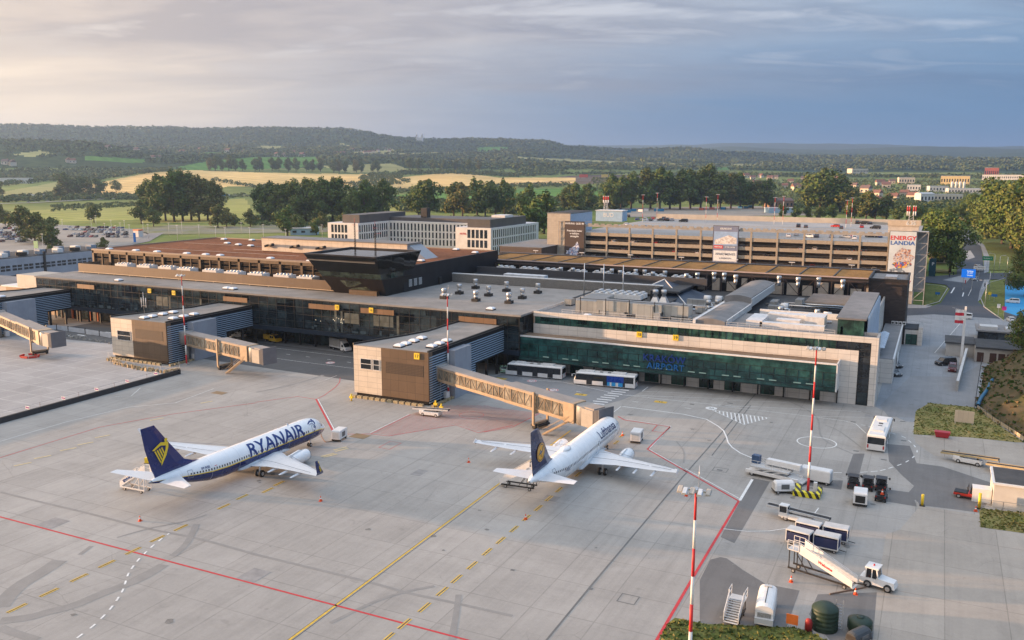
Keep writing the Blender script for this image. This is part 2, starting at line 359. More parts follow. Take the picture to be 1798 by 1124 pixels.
def make_terrain():
    nA=560; a0,a1=_azim(-420),_azim(2300); rs=[240.]
    while rs[-1]<14000: rs.append(rs[-1]*(1.0085 if rs[-1]<3600 else 1.02))
    v=[];f=[];mi=[]
    for r in rs:
        for i in range(nA+1):
            a=a0+(a1-a0)*i/nA; x,y=r*math.sin(a),r*math.cos(a); v.append((x,y,hz(x,y)-.25 if r<900 else hz(x,y)-.25*max(0,1-(r-900)/200)))
    n=nA+1
    for k in range(len(rs)-1):
        rm=(rs[k]+rs[k+1])/2
        for i in range(nA):
            a=a0+(a1-a0)*(i+.5)/nA; x,y=rm*math.sin(a),rm*math.cos(a); z=v[k*n+i][2]; px,py=prj(x,y,z); m=0
            if py<296 or rm>3400: m=WOOD
            for q,P in FIELDS:
                if inside(px,py,P) and rm<5600: m=q; break
            f.append((k*n+i,k*n+i+1,(k+1)*n+i+1,(k+1)*n+i)); mi.append(m)
    # the rest of the ground: near ring and a skirt to the sides and behind, so that the land has no edge
    def ring(a_lo,a_hi,steps,radii):
        o=len(v)
        for r in radii:
            for i in range(steps+1):
                a=a_lo+(a_hi-a_lo)*i/steps; x,y=r*math.sin(a),r*math.cos(a)
                aa=min(max(a,a0),a1) if a_hi-a_lo<7 else a
                z=hz(r*math.sin(a0 if a_lo<a0-1e-6 or a>a1+3 else a1),r*math.cos(a0 if a_lo<a0-1e-6 or a>a1+3 else a1)) if r>900 else 0
                v.append((x,y,z-.25 if r<=900 else z))
        for k in range(len(radii)-1):
            for i in range(steps): f.append((o+k*(steps+1)+i,o+k*(steps+1)+i+1,o+(k+1)*(steps+1)+i+1,o+(k+1)*(steps+1)+i)); mi.append(0)
    ring(a1,a0+2*PI,60,[240,500,900,1600,2500,4400,9500,14300])
    o=len(v); v.append((0,0,-.25)); 
    for i in range(73): a=2*PI*i/72; v.append((241*math.sin(a),241*math.cos(a),-.25))
    for i in range(72): f.append((o,o+2+i,o+1+i)); mi.append(0)
    me=bpy.data.meshes.new('terrain'); me.from_pydata(v,[],f)
    for m in TM: me.materials.append(m)
    me.polygons.foreach_set('material_index',mi); me.polygons.foreach_set('use_smooth',[True]*len(f)); me.update()
    o=bpy.data.objects.new('terrain',me); C.objects.link(o); o['kind']='structure'
make_terrain()
# ---------------------------------------------------------------- the air
def make_haze():
    mb=MB().box(-14600,14600,-14600,14600,-1.5,400)
    m=bpy.data.materials.new('haze'); m.use_nodes=True; t=NT(m.node_tree); t.n.clear()
    o=t.node('ShaderNodeOutputMaterial'); p=t.node('ShaderNodeVolumePrincipled'); p.inputs['Color'].default_value=(.36,.54,.86,1)
    p.inputs['Density'].default_value=HAZE; p.inputs['Anisotropy'].default_value=.45; t.l.new(p.outputs[0],o.inputs['Volume'])
    h=mb.build('haze',m); h['kind']='stuff'; h['label']='pale air haze over the whole plain and hills'; h['category']='haze'
HAZE=8e-5
make_haze()

# ================================================================ APRON AND PAVING
def slabs(name,a,b,px,py,joint,jw,tint=.05,light=False,warm=0,streak=.10,ox=0,oy=0,rough=.8,spec=.25):
    m=bpy.data.materials.new(name); m.use_nodes=True; t=NT(m.node_tree); bs=t.n['Principled BSDF']
    P=t.node('ShaderNodeNewGeometry').outputs['Position']; x,y,z=t.sep(P)
    def cell(v,p,o,w):
        q=t.m('DIVIDE',t.m('ADD',v,o),p); fr=t.m('FRACT',q); e=t.m('MULTIPLY',t.m('MINIMUM',fr,t.m('SUBTRACT',1,fr)),p)
        return t.m('FLOOR',q),t.ramp(e,w*.3,w*.7,1,0)
    cx,lx=cell(x,px,ox,jw); cy,ly=cell(y,py,oy,jw)
    wn=t.node('ShaderNodeTexWhiteNoise',noise_dimensions='2D'); t.put(wn.inputs['Vector'],t.comb(cx,cy,0))
    wl=t.node('ShaderNodeTexWhiteNoise',noise_dimensions='1D'); t.put(wl.inputs['W'],cx)
    f=t.m('ADD',t.ramp(wn.outputs[0],0,1,-tint,tint),t.ramp(wl.outputs[0],0,1,-tint,tint))
    big=t.ramp(t.noise(P,.022,6,.6),.3,.7); c=t.mix(big,a,b)
    mid=t.noise(P,.16,8,.7,dist=.6); fine=t.noise(P,2.2,5,.75)
    st=t.noise(t.vm('MULTIPLY',P,(.9,.035,1)),1.0,5,.65)     # wheel-darkened lanes along Y
    st2=t.noise(t.vm('MULTIPLY',P,(.05,.7,1)),1.0,5,.65)
    f=t.m('ADD',f,t.ramp(mid,.35,.65,-.075,.075)); f=t.m('ADD',f,t.ramp(fine,.3,.7,-.05,.05))
    f=t.m('ADD',f,t.ramp(st,.45,.72,.0,-streak)); f=t.m('ADD',f,t.ramp(st2,.55,.75,.0,-streak*.6))
    stain=t.ramp(t.noise(P,.38,4,.5,dist=1.5),.66,.74,0,-.12); f=t.m('ADD',f,stain)
    # fine cracks
    vo=t.node('ShaderNodeTexVoronoi',feature='DISTANCE_TO_EDGE'); vo.inputs['Scale'].default_value=.11; t.put(vo.inputs['Vector'],t.vm('ADD',P,t.comb(t.noise(P,.25,4,.6),t.noise(P,.31,4,.6),0)))
    ck=t.m('MULTIPLY',t.ramp(vo.outputs[0],.001,.006,1,0),t.ramp(t.noise(P,.05,2),.5,.62)); f=t.m('ADD',f,t.m('MULTIPLY',ck,-.18))
    f=t.m('ADD',f,1.0); k=t.m('MAXIMUM',lx,ly)
    k=t.m('MULTIPLY',k,t.ramp(t.noise(P,.5,3),.3,.7,.4,1.)); f=t.m('MULTIPLY',f,t.ramp(k,0,1,1,joint))
    t.put(bs.inputs['Base Color'],t.vm('MULTIPLY',c,t.comb(f,f,f))); bs.inputs['Roughness'].default_value=rough; bs.inputs['Specular IOR Level'].default_value=spec
    return m
CON=slabs('apron concrete',(.30,.284,.26),(.378,.36,.332),7.5,7.5,.72,.13,tint=.035,streak=.13)
CONN=slabs('new apron concrete',(.31,.30,.29),(.36,.35,.34),5.4,5.4,1.42,.26,tint=.035,streak=.05,ox=1.6,oy=4.2)
CONO=slabs('old apron concrete',(.32,.285,.245),(.39,.35,.30),6.2,9.5,.62,.10,tint=.05,ox=2.5)
ASP=slabs('roadway asphalt',(.085,.088,.092),(.12,.118,.115),900,900,1,.1,tint=.0)
ASPD=slabs('patch asphalt',(.14,.137,.133),(.19,.183,.177),900,900,1,.1,tint=.0,streak=.15)
ASPR=slabs('street asphalt',(.05,.058,.072),(.075,.083,.095),900,900,1,.1,tint=0)
ASPM=slabs('service road asphalt',(.20,.205,.21),(.26,.26,.26),900,900,1,.1,tint=0)
PAV=slabs('block paving',(.22,.235,.25),(.28,.29,.30),3.4,3.4,.80,.12,tint=.05)
GRA=ground_mat('lawn',(.05,.09,.02),(.20,.19,.06),.7)
GRD=ground_mat('dry grass',(.10,.13,.035),(.30,.23,.10),.3)
def px(*pts,z=0.): return [at(a,b,z) for a,b in pts]
def sheet(name,P,z,m,sub=0):
    mb=MB(); n=len(P); a=sum(P[i][0]*P[(i+1)%n][1]-P[(i+1)%n][0]*P[i][1] for i in range(n))
    if a<0: P=P[::-1]
    mb.add([(p[0],p[1],z) for p in P],[tuple(range(n))]); o=struct(name,mb,m)
    bm=bmesh.new(); bm.from_mesh(o.data); bmesh.ops.triangulate(bm,faces=bm.faces[:]); bm.to_mesh(o.data); bm.free()
    return o
q28=lambda *P:[(1250+a/3.281,600+b/3.281) for a,b in P]
q88=lambda *P:[(1250+a/3.281,800+b/3.281) for a,b in P]
sheet('apron',[(-430,10),(70,10),(70,262),(-3,330),(-3,345),(-430,345)],0,CON)
sheet('new_apron',[(-157.6,20),(-159.6,149),(-186,158),(-189,168),(-200,173),(-236,160),(-420,150),(-420,20)],.004,CONN)
sheet('roadway',[(-236,193),(-236,163.5),(-189,168),(-188,157),(-167.8,155),(-167.8,163),(-109,160.2),(-109,193)],.008,ASP)
sheet('service_road',[(-90.5,189),(-90.5,162),(-62,158.8),(-57,172),(-54,189)],.008,ASPM)
sheet('pavement_strip',[(-236,192.5),(-236,188),(-109,184.2),(-90,184.2),(-90,192.5)],.012,ASPM)
sheet('asphalt_patch',px(*q28((1010,590),(1140,600),(1180,700),(1330,720),(1600,810),(1640,860),(1545,985),(1200,942),(1175,912),(1000,893),(1130,872),(1165,832),(1095,770),(1020,690))),.008,ASPD)
sheet('asphalt_patch',px(*q28((1000,850),(1135,868),(1165,905),(1180,950),(1000,920))),.010,ASPD)
sheet('asphalt_patch',px(*q28((490,790),(755,800),(745,853),(480,820))),.008,ASPD)
sheet('asphalt_patch',px(*q88((235,130),(335,150),(130,505),(50,470))),.008,ASPD)
sheet('asphalt_patch',px(*q88((-70,720),(-10,600),(50,585),(85,592),(180,660),(310,740),(505,778),(430,990),(-70,985))),.008,ASPD)
sheet('asphalt_patch',px(*q88((610,800),(950,788),(925,1090),(700,1090),(560,915))),.008,ASPD)
sheet('asphalt_patch',px(*q28((815,645),(880,645),(850,760),(770,770))),.009,ASPD)
sheet('old_apron',px((1556,938),(1580,930),(1616,888),(1721,905),(1723,927),(1850,945),(1850,1200),(1530,1200),(1536,1060)),.005,CONO)
sheet('old_apron',px((1604,765),(1700,768),(1785,779),(1850,801),(1850,830),(1745,815),(1640,800),(1608,778)),.006,CONO)
sheet('forecourt',[(-9,189.4),(-9,262),(-20,262),(-20,345),(8,345),(60,345),(60,262),(31,215),(20,190),(16,181),(-3,180.5)],.012,PAV)
sheet('service_road',px((1545,712),(1600,660),(1680,662),(1722,640),(1712,716),(1631,707),(1608,722),(1606,733),(1560,732)),.016,ASPM)
# grass areas
def grass(name,P,z,m,label,dens=3.,h=.35,seed=1):
    sheet(name+'_bed',P,z,m)
    r=random.Random(seed); mb=MB(); X=[p[0] for p in P]; Y=[p[1] for p in P]; x0,x1,y0,y1=min(X),max(X),min(Y),max(Y)
    for _ in range(int((x1-x0)*(y1-y0)*dens)):
        x,y=r.uniform(x0,x1),r.uniform(y0,y1)
        if not inside(x,y,[(p[0],p[1]) for p in P]): continue
        a=r.uniform(0,PI); l=r.uniform(.12,.3); hh=h*r.uniform(.3,1.); dx,dy=math.cos(a)*l,math.sin(a)*l; ox,oy=r.uniform(-.12,.12),r.uniform(-.12,.12)
        mb.add([(x-dx,y-dy,z),(x+dx,y+dy,z),(x+dx*.6+ox,y+dy*.6+oy,z+hh),(x-dx*.6+ox,y-dy*.6+oy,z+hh*.8)],[(0,1,2,3)],r.choice((0,0,1)))
    o=mb.build(name,[GRA,GRD]); tag(o,label,'grass',kind='stuff'); return o
grass('grass',px((1140,1160),(1172,1095),(1185,1085),(1240,1096),(1320,1099),(1395,1102),(1425,1112),(1450,1124),(1475,1160)),.02,GRA,'rough green grass strip at the lower edge below the parked trailers',8,.3,1)
grass('grass',px((1606,735),(1608,722),(1631,708),(1709,715),(1798,777),(1785,777),(1700,768),(1604,763)),.02,GRD,'patchy dry grass plot beside the service road',4,.22,2)
grass('grass',px((1719,893),(1722,926),(1850,944),(1850,905)),.02,GRD,'rough grass in front of the small white building',7,.25,3)

# ================================================================ PAINT
RED=mat('red paint',(.50,.035,.04),.6,var=.25,scale=3); WHI=mat('white paint',(.70,.70,.68),.6,var=.22,scale=3); YEL=mat('yellow paint',(.62,.40,.05),.6,var=.25,scale=3); BLK=mat('black paint',(.03,.03,.03),.6,var=.2)
WORN=mat('worn red paint',(.46,.13,.12),.7,var=.2,scale=2); TYRE=mat('tyre marks',(.248,.238,.222),.7,var=.12,scale=.6); YOLD=mat('worn yellow paint',(.50,.41,.24),.7,var=.2,scale=2)
def lines(name,m,items,z=.02):
    mb=MB()
    for pts,w in items: mb.strip([at(a,b) for a,b in pts],w,z)
    return struct(name,mb,m)
def dashes(cs,L,w,double=0,z=.022,m=None,d=(0,1)):
    mb=MB()
    for c in cs:
        p=at(*c); v=Vector((d[0],d[1],0)).normalized(); nrm=Vector((-v.y,v.x,0))
        for s in ((-1,1) if double else (0,)): mb.strip([p-v*L/2+nrm*s*double,p+v*L/2+nrm*s*double],w,z)
    return mb
q06=lambda *P:[(a/3.996,600+b/3.996) for a,b in P]; q46=lambda *P:[(450+a/3.996,600+b/3.996) for a,b in P]; q86=lambda *P:[(850+a/3.996,600+b/3.996) for a,b in P]
q08=lambda *P:[(a/3.996,844+b/3.996) for a,b in P]; q48=lambda *P:[(450+a/3.996,844+b/3.996) for a,b in P]; q858=lambda *P:[(850+a/3.996,844+b/3.996) for a,b in P]
lines('red_marking',RED,[
 ([(-90,884),(820,1124),(900,1145)],.28),
 (q06((-200,870),(0,815),(700,600),(1200,510),(1798,430)),.16),(q46((0,425),(290,385),(420,405)),.16),
 (q46((420,405),(552,655)),.34),(q46((420,405),(480,375),(555,320),(585,285),(588,255)),.14),
 (q46((560,650),(800,648),(930,662),(1400,585),(1560,640),(1798,588)),.16),(q46((800,650),(1080,512)),.14),
 (q86((0,635),(200,600),(385,505)),.16),(q46((860,742),(940,700),(1018,712),(935,757),(860,742)),.10),
 (q86((940,525),(985,550),(1305,598),(1145,755),(1380,890),(1420,915)),.26),(q86((1215,585),(1180,628)),.14),(q86((1180,628),(1260,640)),.12),
 ([(1200,825),(1297,880)],.3),([(1297,880),(1225,1000),(1153,1124),(1140,1150)],.34)])
lines('white_marking',WHI,[
 (q46((432,402),(562,645)),.16),(q46((800,640),(1075,508)),.12),(q86((995,545),(1312,592)),.12),(q86((1312,592),(1160,750)),.12),(q86((1160,756),(1385,885)),.12),
 ([(1203,823),(1299,876)],.14),([(1299,879),(1321,842)],.4),
 (q06((0,700),(460,565),(900,460),(1230,430),(1500,330)),.14),(q06((810,385),(920,382),(985,325)),.12),
 (q86((970,455),(1250,490),(1400,510),(1560,545),(1640,592),(1680,625),(1700,668),(1712,708),(1740,742),(1798,782),(1935,840)),.26),
 (q86((270,262),(560,285),(960,372),(1400,420),(1798,460)),.14),(q86((1000,375),(1798,405)),.14),(q86((1110,348),(1600,370)),.14),(q86((1150,318),(1108,350)),.2),(q86((960,455),(905,498)),.14),
 (q28((0,335),(430,350)),.12),(q28((0,365),(860,403)),.12),(q28((0,368),(320,402),(600,435),(770,458)),.12),(q28((770,458),(830,475),(890,530)),.12),(q28((560,430),(930,437)),.08),
 (q88((65,422),(200,437),(330,435),(430,420)),.13),(q88((565,360),(590,335),(615,302)),.13),
 (q46((50,35),(690,112)),.14),(q46((50,105),(300,140),(700,190)),.12),(q46((0,110),(50,105),(120,80)),.12),
 (q46((480,270),(565,238)),.1),([(1250,720),(1352,734),(1306,746),(1250,720)],.14)])
mb=MB(); TR=[at(1250,720),at(1352,734),at(1306,746)]; e1=(TR[1]-TR[0]); 
for k in range(1,15):
    f=k/15; a=TR[0]+e1*f; lim=TR[0].lerp(TR[2],min(1,f/.52)) if f<.52 else TR[2].lerp(TR[1],(f-.52)/.48); mb.strip([a,lim],.26,.0205)
struct('white_marking',mb,WHI)
mb=MB(); c=at(1434,777); mb.strip([(c.x+3.3*math.cos(2*PI*i/40),c.y+3.3*math.sin(2*PI*i/40)) for i in range(40)],.22,.02,closed=True); struct('white_marking',mb,WHI)
mb=MB()
for P in (q08((1180,375),(1125,415),(1070,460),(1018,508),(970,557),(930,608),(898,660),(880,715),(860,772),(825,830),(780,892),(722,955),(650,1022),(560,1090),(470,1150)),):
    Q=[at(*p) for p in P]
    for i in range(len(Q)): 
        d=(Q[min(i+1,len(Q)-1)]-Q[max(i-1,0)]).normalized(); L=.42*(Q[min(i+1,len(Q)-1)]-Q[max(i-1,0)]).length/2; mb.strip([Q[i]-d*L*.55,Q[i]+d*L*.55],.22,.02)
for P in (q28((1040,528),(1105,550),(1140,575),(1168,602),(1182,632),(1160,665),(1125,690),(1080,710),(1030,727),(985,740),(935,748),(875,752)),q28((725,755),(630,752),(560,745),(490,738),(430,722)),q46((85,70),(225,90),(362,107),(510,125),(650,145)),q86((1430,468),(1060,422),(665,352)),q28((880,483),(905,488))):
    Q=[at(*p) for p in P]
    for i in range(len(Q)):
        d=(Q[min(i+1,len(Q)-1)]-Q[max(i-1,0)]).normalized(); mb.strip([Q[i]-d*.65,Q[i]+d*.65],.18,.022)
for i in range(11): p=Vector((-62.8+.62*i*.2,160.5+i*1.9,0)); mb.strip([p,p+Vector((3.2,.3,0))],.55,.021)
for i in range(7): p=Vector((-184+1.3*i*.1,171+i*1.9,0)); mb.strip([p,p+Vector((4.,0,0))],.7,.021)
for i in range(9): p=Vector((-225+1.2*i,167+i*2.2,0)); mb.strip([p,p+Vector((3.,0,0))],.7,.021)
struct('white_marking',mb,WHI)
mb=MB(); Q=dict(a=(-57.2,52),b=(-57.2,147))
a,b=at(508,1124),at(1002,756); d=(b-a)/((b-a).length); mb.strip([a-d*30,b],.30,.02)
struct('yellow_marking',mb,YEL)
mb=MB(); d=Vector((-d.y,d.x,0))*.0; a2,b2=a-(b-a).normalized()*30,at(940,804); n=Vector((-(b-a).y,(b-a).x,0)).normalized()*.24
mb.strip([a2+n,b2+n],.06,.021); mb.strip([a2-n,b2-n],.06,.021); struct('black_marking',mb,BLK)
Yd=q48((920,1105),(1040,1005),(1180,890),(1305,778),(1405,690),(1515,595),(1620,500),(1715,420))+q858((210,340),(298,262),(380,193),(455,125),(525,65))+[(1015,833),(1028,817),(1082,777),(1092,765)]
Yr=q08((120,895),(345,785),(555,682),(750,585),(935,493),(1105,408),(1270,330),(1570,182),(1700,115))+[(490,849),(470,861)]
struct('yellow_marking',dashes(Yd+Yr,2.3,.15,.17,.022),YEL); struct('black_marking',dashes(Yd+Yr,2.4,.08,.0,.0235),BLK)
struct('worn_marking',dashes(q46((500,795),(520,800),(590,750),(600,760))+q06((1100,545),(1450,425),(720,665),(600,715),(300,810),(480,755),(160,860)),2.6,.5,0,.021,d=(.4,1)),YOLD)
# red hatching round the jetway wheels
H=[(p.x,p.y) for p in (at(*q) for q in [(655,761),(722,727),(770,712),(850,712),(946,726),(900,749),(843,759),(800,745),(690,765)])]
mb=MB(); y=min(p[1] for p in H)
while y<max(p[1] for p in H):
    xs=[]
    for i in range(len(H)):
        (xa,ya),(xb,yb)=H[i],H[(i+1)%len(H)]
        if (ya>y)!=(yb>y): xs.append(xa+(xb-xa)*(y-ya)/(yb-ya))
    xs.sort()
    for i in range(0,len(xs)-1,2): mb.strip([(xs[i],y),(xs[i+1],y)],.12,.019)
    y+=.62
struct('worn_marking',mb,WORN)
mb=MB(); c=at(828,729); mb.strip([(c.x+2.4*math.cos(2*PI*i/30),c.y+2.4*math.sin(2*PI*i/30)) for i in range(30)],.12,.02,closed=True); struct('worn_marking',mb,WORN)
# dark repairs, tyre marks, drains, manholes
mb=MB()
zz=.0130
for P,w in [(q08((0,80),(200,130),(600,225),(870,295),(1100,350),(1400,410),(1798,520)),.5),(q48((0,520),(330,600),(780,710),(1050,785),(1350,850),(1798,950)),.5),(q08((0,1030),(90,1065),(260,1119)),1.1),
 (q08((0,890),(60,810),(150,730),(300,640),(420,560)),2.0),(q08((560,520),(640,460)),.6),(q08((0,985),(200,960),(330,925),(520,875),(700,800),(870,735),(1000,680),(1150,590)),1.5),(q08((1210,530),(1310,440),(1380,305)),.9),(q08((820,400),(1050,335),(1280,290),(1450,240)),.35),
 (q48((520,1000),(830,850),(1050,780),(1250,740)),.5),(q48((1370,1119),(1400,950),(1420,800)),.7),(q46((0,355),(150,325),(330,280),(470,235)),.8),(q86((1350,700),(1400,770),(1400,850)),.25),(q28((440,340),(600,430),(640,560),(820,650)),.35),(q28((650,480),(740,520),(860,610)),.3),
 (q46((1440,520),(1560,520),(1700,550),(1798,575)),1.6)]: mb.strip([at(p[0],p[1]) for p in sm(*P,n=5)],w,zz); zz+=.0001

for k_,v_ in enumerate(mb.v): pass
struct('tyre_marks',mb,TYRE)
DRK=mat('drain grating',(.13,.13,.125),.6,var=.2); 
mb=MB()
for P,w in [([(958,1126),(1040,1026),(1195,842),(1300,722),(1330,688)],.22),([(1318,712),(1250,800)],.18)]: mb.strip([at(*p) for p in P],w,.016)
for c,a_,b_ in [((1103,1052),1.0,1.0),((1265,825),1.1,.9),((1037,1034),.5,.5),((900,1001),.5,.4),((1282,708),1.1,.5),((1215,710),.9,.6),((1528,766),1.1,.5)]+[((1250+x/3.281,600+y/3.281),.9,.5) for x,y in((45,740),(1100,460),(1105,570),(1105,295),(1150,363),(815,462),(830,630),(1188,155),(990,680))]:
    p=at(*c)
    if a_==1.0 or a_==1.1 and c[0]==1265: mb.strip([(p.x-a_,p.y-b_),(p.x+a_,p.y-b_),(p.x+a_,p.y+b_),(p.x-a_,p.y+b_)],.16,.017,closed=True)
    else: mb.box(p.x-a_/2,p.x+a_/2,p.y-b_/2,p.y+b_/2,.0,.018)
struct('drain_grating',mb,DRK)
REP=mat('dark repair',(.26,.25,.24),.75,var=.2)
mb=MB()
for c,a_,b_ in [((92,919),3.,1.6),((444,1011),2.6,1.7),((736,830),1.8,1.4),((686,780),1.,.6),((968,875),2.2,1.),((1506,728),.0,.0),((1530,731),2.4,.8),((1287,696),1.6,.8),((1005,790),.0,.0)]:
    if a_: p=at(*c); mb.box(p.x-a_/2,p.x+a_/2,p.y-b_,p.y+b_,.0,.0145)
struct('repair_patch',mb,REP)
rs_=random.Random(44); mb=MB(); zz=.0150
for c,n_,sp in [((458,834),5,2.2),((500,815),3,2),((547,779),3,1.2),((1060,832),5,2.5),((1000,790),3,2.),((1380,865),4,3),((1440,850),4,2),((1525,862),5,2.5),((1510,885),3,1.5),((1430,955),6,4),((1345,1090),4,2),((960,740),3,2),((1290,1095),3,2),((700,930),3,9),((1000,1000),4,14),((300,980),3,12),((1250,760),4,8)]:
    p0=at(*c)
    for k in range(n_):
        x,y=p0.x+rs_.gauss(0,sp),p0.y+rs_.gauss(0,sp*.8); s=rs_.uniform(.12,.5); zz+=.00004
        mb.add([(x+s*math.cos(2*PI*j/9)*rs_.uniform(.6,1.3),y+s*math.sin(2*PI*j/9)*rs_.uniform(.6,1.3),zz) for j in range(9)],[tuple(range(9))])
struct('oil_stain',mb,mat('oil stain',(.17,.16,.145),.5,var=.3,scale=3))
mb=MB()
for c,w,l in [((632,766),1.6,2.),((385,690),1.6,1.6)]: p=at(*c); mb.box(p.x-w,p.x+w,p.y-l*.6,p.y+l*.6,0,.02)
struct('repair_patch',mb,mat('rusty plate',(.22,.15,.08),.7,var=.2))
mb=MB()
for c in ((580,637),(934,669),(972,685),(1249,717)): p=at(*c); mb.lathe((p.x,p.y,.0),[(1.15,.0),(1.15,.022)],20)
struct('white_marking',mb,WHI); mb=MB()
for c in ((580,637),(934,669),(972,685)): p=at(*c); mb.strip([(p.x+.95*math.cos(2*PI*i/24),p.y+.95*math.sin(2*PI*i/24)) for i in range(24)],.22,.026,closed=True)
struct('red_marking',mb,RED)
for c,s in (((580,637),'30'),((934,669),'20'),((972,685),'20'),((1249,717),'20')):
    p=at(*c); o=text('speed_number',s,1.1,BLK,None,frame((p.x,p.y,.028),(1,0,0),(0,1,0)),.001,.02); o['kind']='structure'
for c in ((880,665),(1020,693),(1160,706)):
    p=at(*c); mb=MB(); mb.box(p.x-1.3,p.x+1.3,p.y-.7,p.y+.7,0,.019); struct('yellow_marking',mb,YEL)
    o=text('stand_number',{880:'17',1020:'18',1160:'19'}[c[0]],1.0,BLK,None,frame((p.x,p.y,.024),(1,0,0),(0,1,0)),.001,.02); o['kind']='structure'
# ================================================================ BUILDING MATERIALS
wd=['first','second','third','fourth','fifth','sixth','seventh','eighth','ninth','tenth','eleventh','twelfth','thirteenth','fourteenth','fifteenth','sixteenth','seventeenth','eighteenth']
PW=panel('white cladding',(.62,.58,.53),2.4,1.15,rough=.45,joint=.55,jw=.06,tint=.05)
PC=panel('cream cladding',(.60,.52,.42),2.35,1.15,rough=.5,joint=.6,jw=.06,tint=.05)
PB=panel('brown cladding',(.125,.082,.05),2.0,2.3,rough=.45,joint=.5,jw=.06,tint=.08)
PBV=panel('brown vent cladding',(.085,.055,.036),.35,.32,rough=.6,joint=.4,jw=.12,tint=.05)
PK=panel('black cladding',(.018,.018,.02),2.4,6,rough=.45,joint=.5,jw=.06,tint=.2,spec=.2)
PT=panel('dark tower cladding',(.016,.013,.012),1.6,3,rough=.4,joint=.6,jw=.05,tint=.2,spec=.2)
GR=panel('grey cladding',(.30,.32,.36),3,50,rough=.5,joint=.85,jw=.05,tint=.03)
GG=glass('green facade glass',(.015,.056,.052),.10,2.45,2.7,.3,.5,ou=.3)
GRB=glass('ribbon glass',(.02,.055,.042),.08,2.4,3.,.7,.6)
GD=glass('dark facade glass',(.014,.021,.024),.05,3.1,2.0,.9,.6,ou=1.)
GT=glass('tower glass',(.005,.006,.006),.05,3.,9.,.2,.3)
GW=glass('window glass',(.018,.022,.026),.06,1.7,3.,.6,.6)
FLT=ground_mat('grey roofing',(.215,.205,.19),(.30,.28,.26),.25,rough=.85)
FLD=ground_mat('dark roofing',(.055,.058,.062),(.09,.09,.09),.4,rough=.8)
FLG=ground_mat('mid grey roofing',(.17,.17,.17),(.235,.225,.22),.4,rough=.75)
SED=ground_mat('red sedum',(.13,.045,.024),(.25,.11,.055),.9); SED2=ground_mat('mixed sedum',(.19,.10,.035),(.34,.19,.07),.8)
MTL=mat('galvanised steel',(.55,.55,.55),.38,.85,.15,2.); WMT=mat('white metal',(.66,.65,.63),.45,0,.1,2); DMT=mat('dark metal',(.035,.032,.03),.5,.3,.2,2)
BMT=mat('bronze metal',(.105,.07,.042),.5,.2,.15,2); COP=panel('copper panel',(.20,.115,.06),2.6,9,rough=.45,joint=.5,jw=.06,tint=.12)
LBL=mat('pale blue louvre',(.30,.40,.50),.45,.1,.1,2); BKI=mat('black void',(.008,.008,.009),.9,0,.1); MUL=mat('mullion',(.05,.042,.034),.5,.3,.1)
DMU=mat('dark mullion',(.02,.035,.035),.5,.2,.1); YSG=mat('yellow sign',(.80,.55,.03),.5,0,.05); CNC=mat('concrete',(.38,.36,.33),.85,0,.15,.7); DOM=mat('skylight dome',(.75,.75,.76),.25,0,.08,3)
BRS=mat('garage beige steel',(.345,.285,.21),.6,.0,.12,1.5); ORG=mat('orange paint',(.70,.16,.03),.5,0,.1); STB=mat('blue grey wall',(.20,.25,.31),.6,0,.1)

def skylight(x,y,z,label,w=1.6,group='dome skylights on the roofs'):
    if 'sky' not in MT:
        t=thing('skylight',label,'skylight',(x,y,z),0,group)
        MB().box(-.95,.95,-.95,.95,0,.28).build('kerb',DMT,t)
        MB().loft([[(sx*a,sy*a,h) for sx,sy in((-1,-1),(1,-1),(1,1),(-1,1))] for a,h in((.9,.28),(.85,.5),(.55,.72),(.0001,.78))],smooth=False,cap=False).build('dome',DOM,t)
        MT['sky']=t; return t
    return dup(MT['sky'],(x,y,z),0,label,group)
def roof_vent(x,y,z,label,h=2.6,r=.62,base=True):
    k=('vent',base)
    if k not in MT:
        t=thing('roof_vent',label,'roof vent',(x,y,z),0,'steel roof vents')
        if base: MB().box(-.9,.9,-.9,.9,0,.75).build('plinth',DMT,t)
        b=.75 if base else 0
        MB().lathe((0,0,0),[(.5,b),(.5,1.7)],14).build('duct',MTL,t)
        MB().lathe((0,0,0),[(.5,1.62),(.66,1.7),(.66,2.75),(.6,2.8)],14).build('cowl',MTL,t)
        MT[k]=t; return t
    return dup(MT[k],(x,y,z),0,label)
def bars(mb,x0,x1,y,z0,z1,nx,nz,w=.12,d=.14,mi=0):   # mullion grid on a wall facing -Y
    for i in range(nx+1): x=x0+(x1-x0)*i/nx; mb.box(x-w/2,x+w/2,y-d,y-.003,z0,z1,mi)
    for i in range(nz+1): z=z0+(z1-z0)*i/nz; mb.box(x0,x1,y-d*.8,y-.005,z-w/2,z+w/2,mi)
def barsx(mb,x,y0,y1,z0,z1,ny,nz,w=.12,d=.14,mi=0):
    for i in range(ny+1): y=y0+(y1-y0)*i/ny; mb.box(x+.003,x+d,y-w/2,y+w/2,z0,z1,mi)
    for i in range(nz+1): z=z0+(z1-z0)*i/nz; mb.box(x+.005,x+d*.8,y0,y1,z-w/2,z+w/2,mi)
def railing(mb,P,z,h=1.,step=2.5,r=.05):
    for i in range(len(P)-1):
        a,b=Vector((P[i][0],P[i][1],z)),Vector((P[i+1][0],P[i+1][1],z)); L=(b-a).length; n=max(1,int(L/step))
        for k in range(n+1): p=a.lerp(b,k/n); mb.bar(p,p+Vector((0,0,h)),r)
        for hh in (h,h*.5): mb.bar(a+Vector((0,0,hh)),b+Vector((0,0,hh)),r)

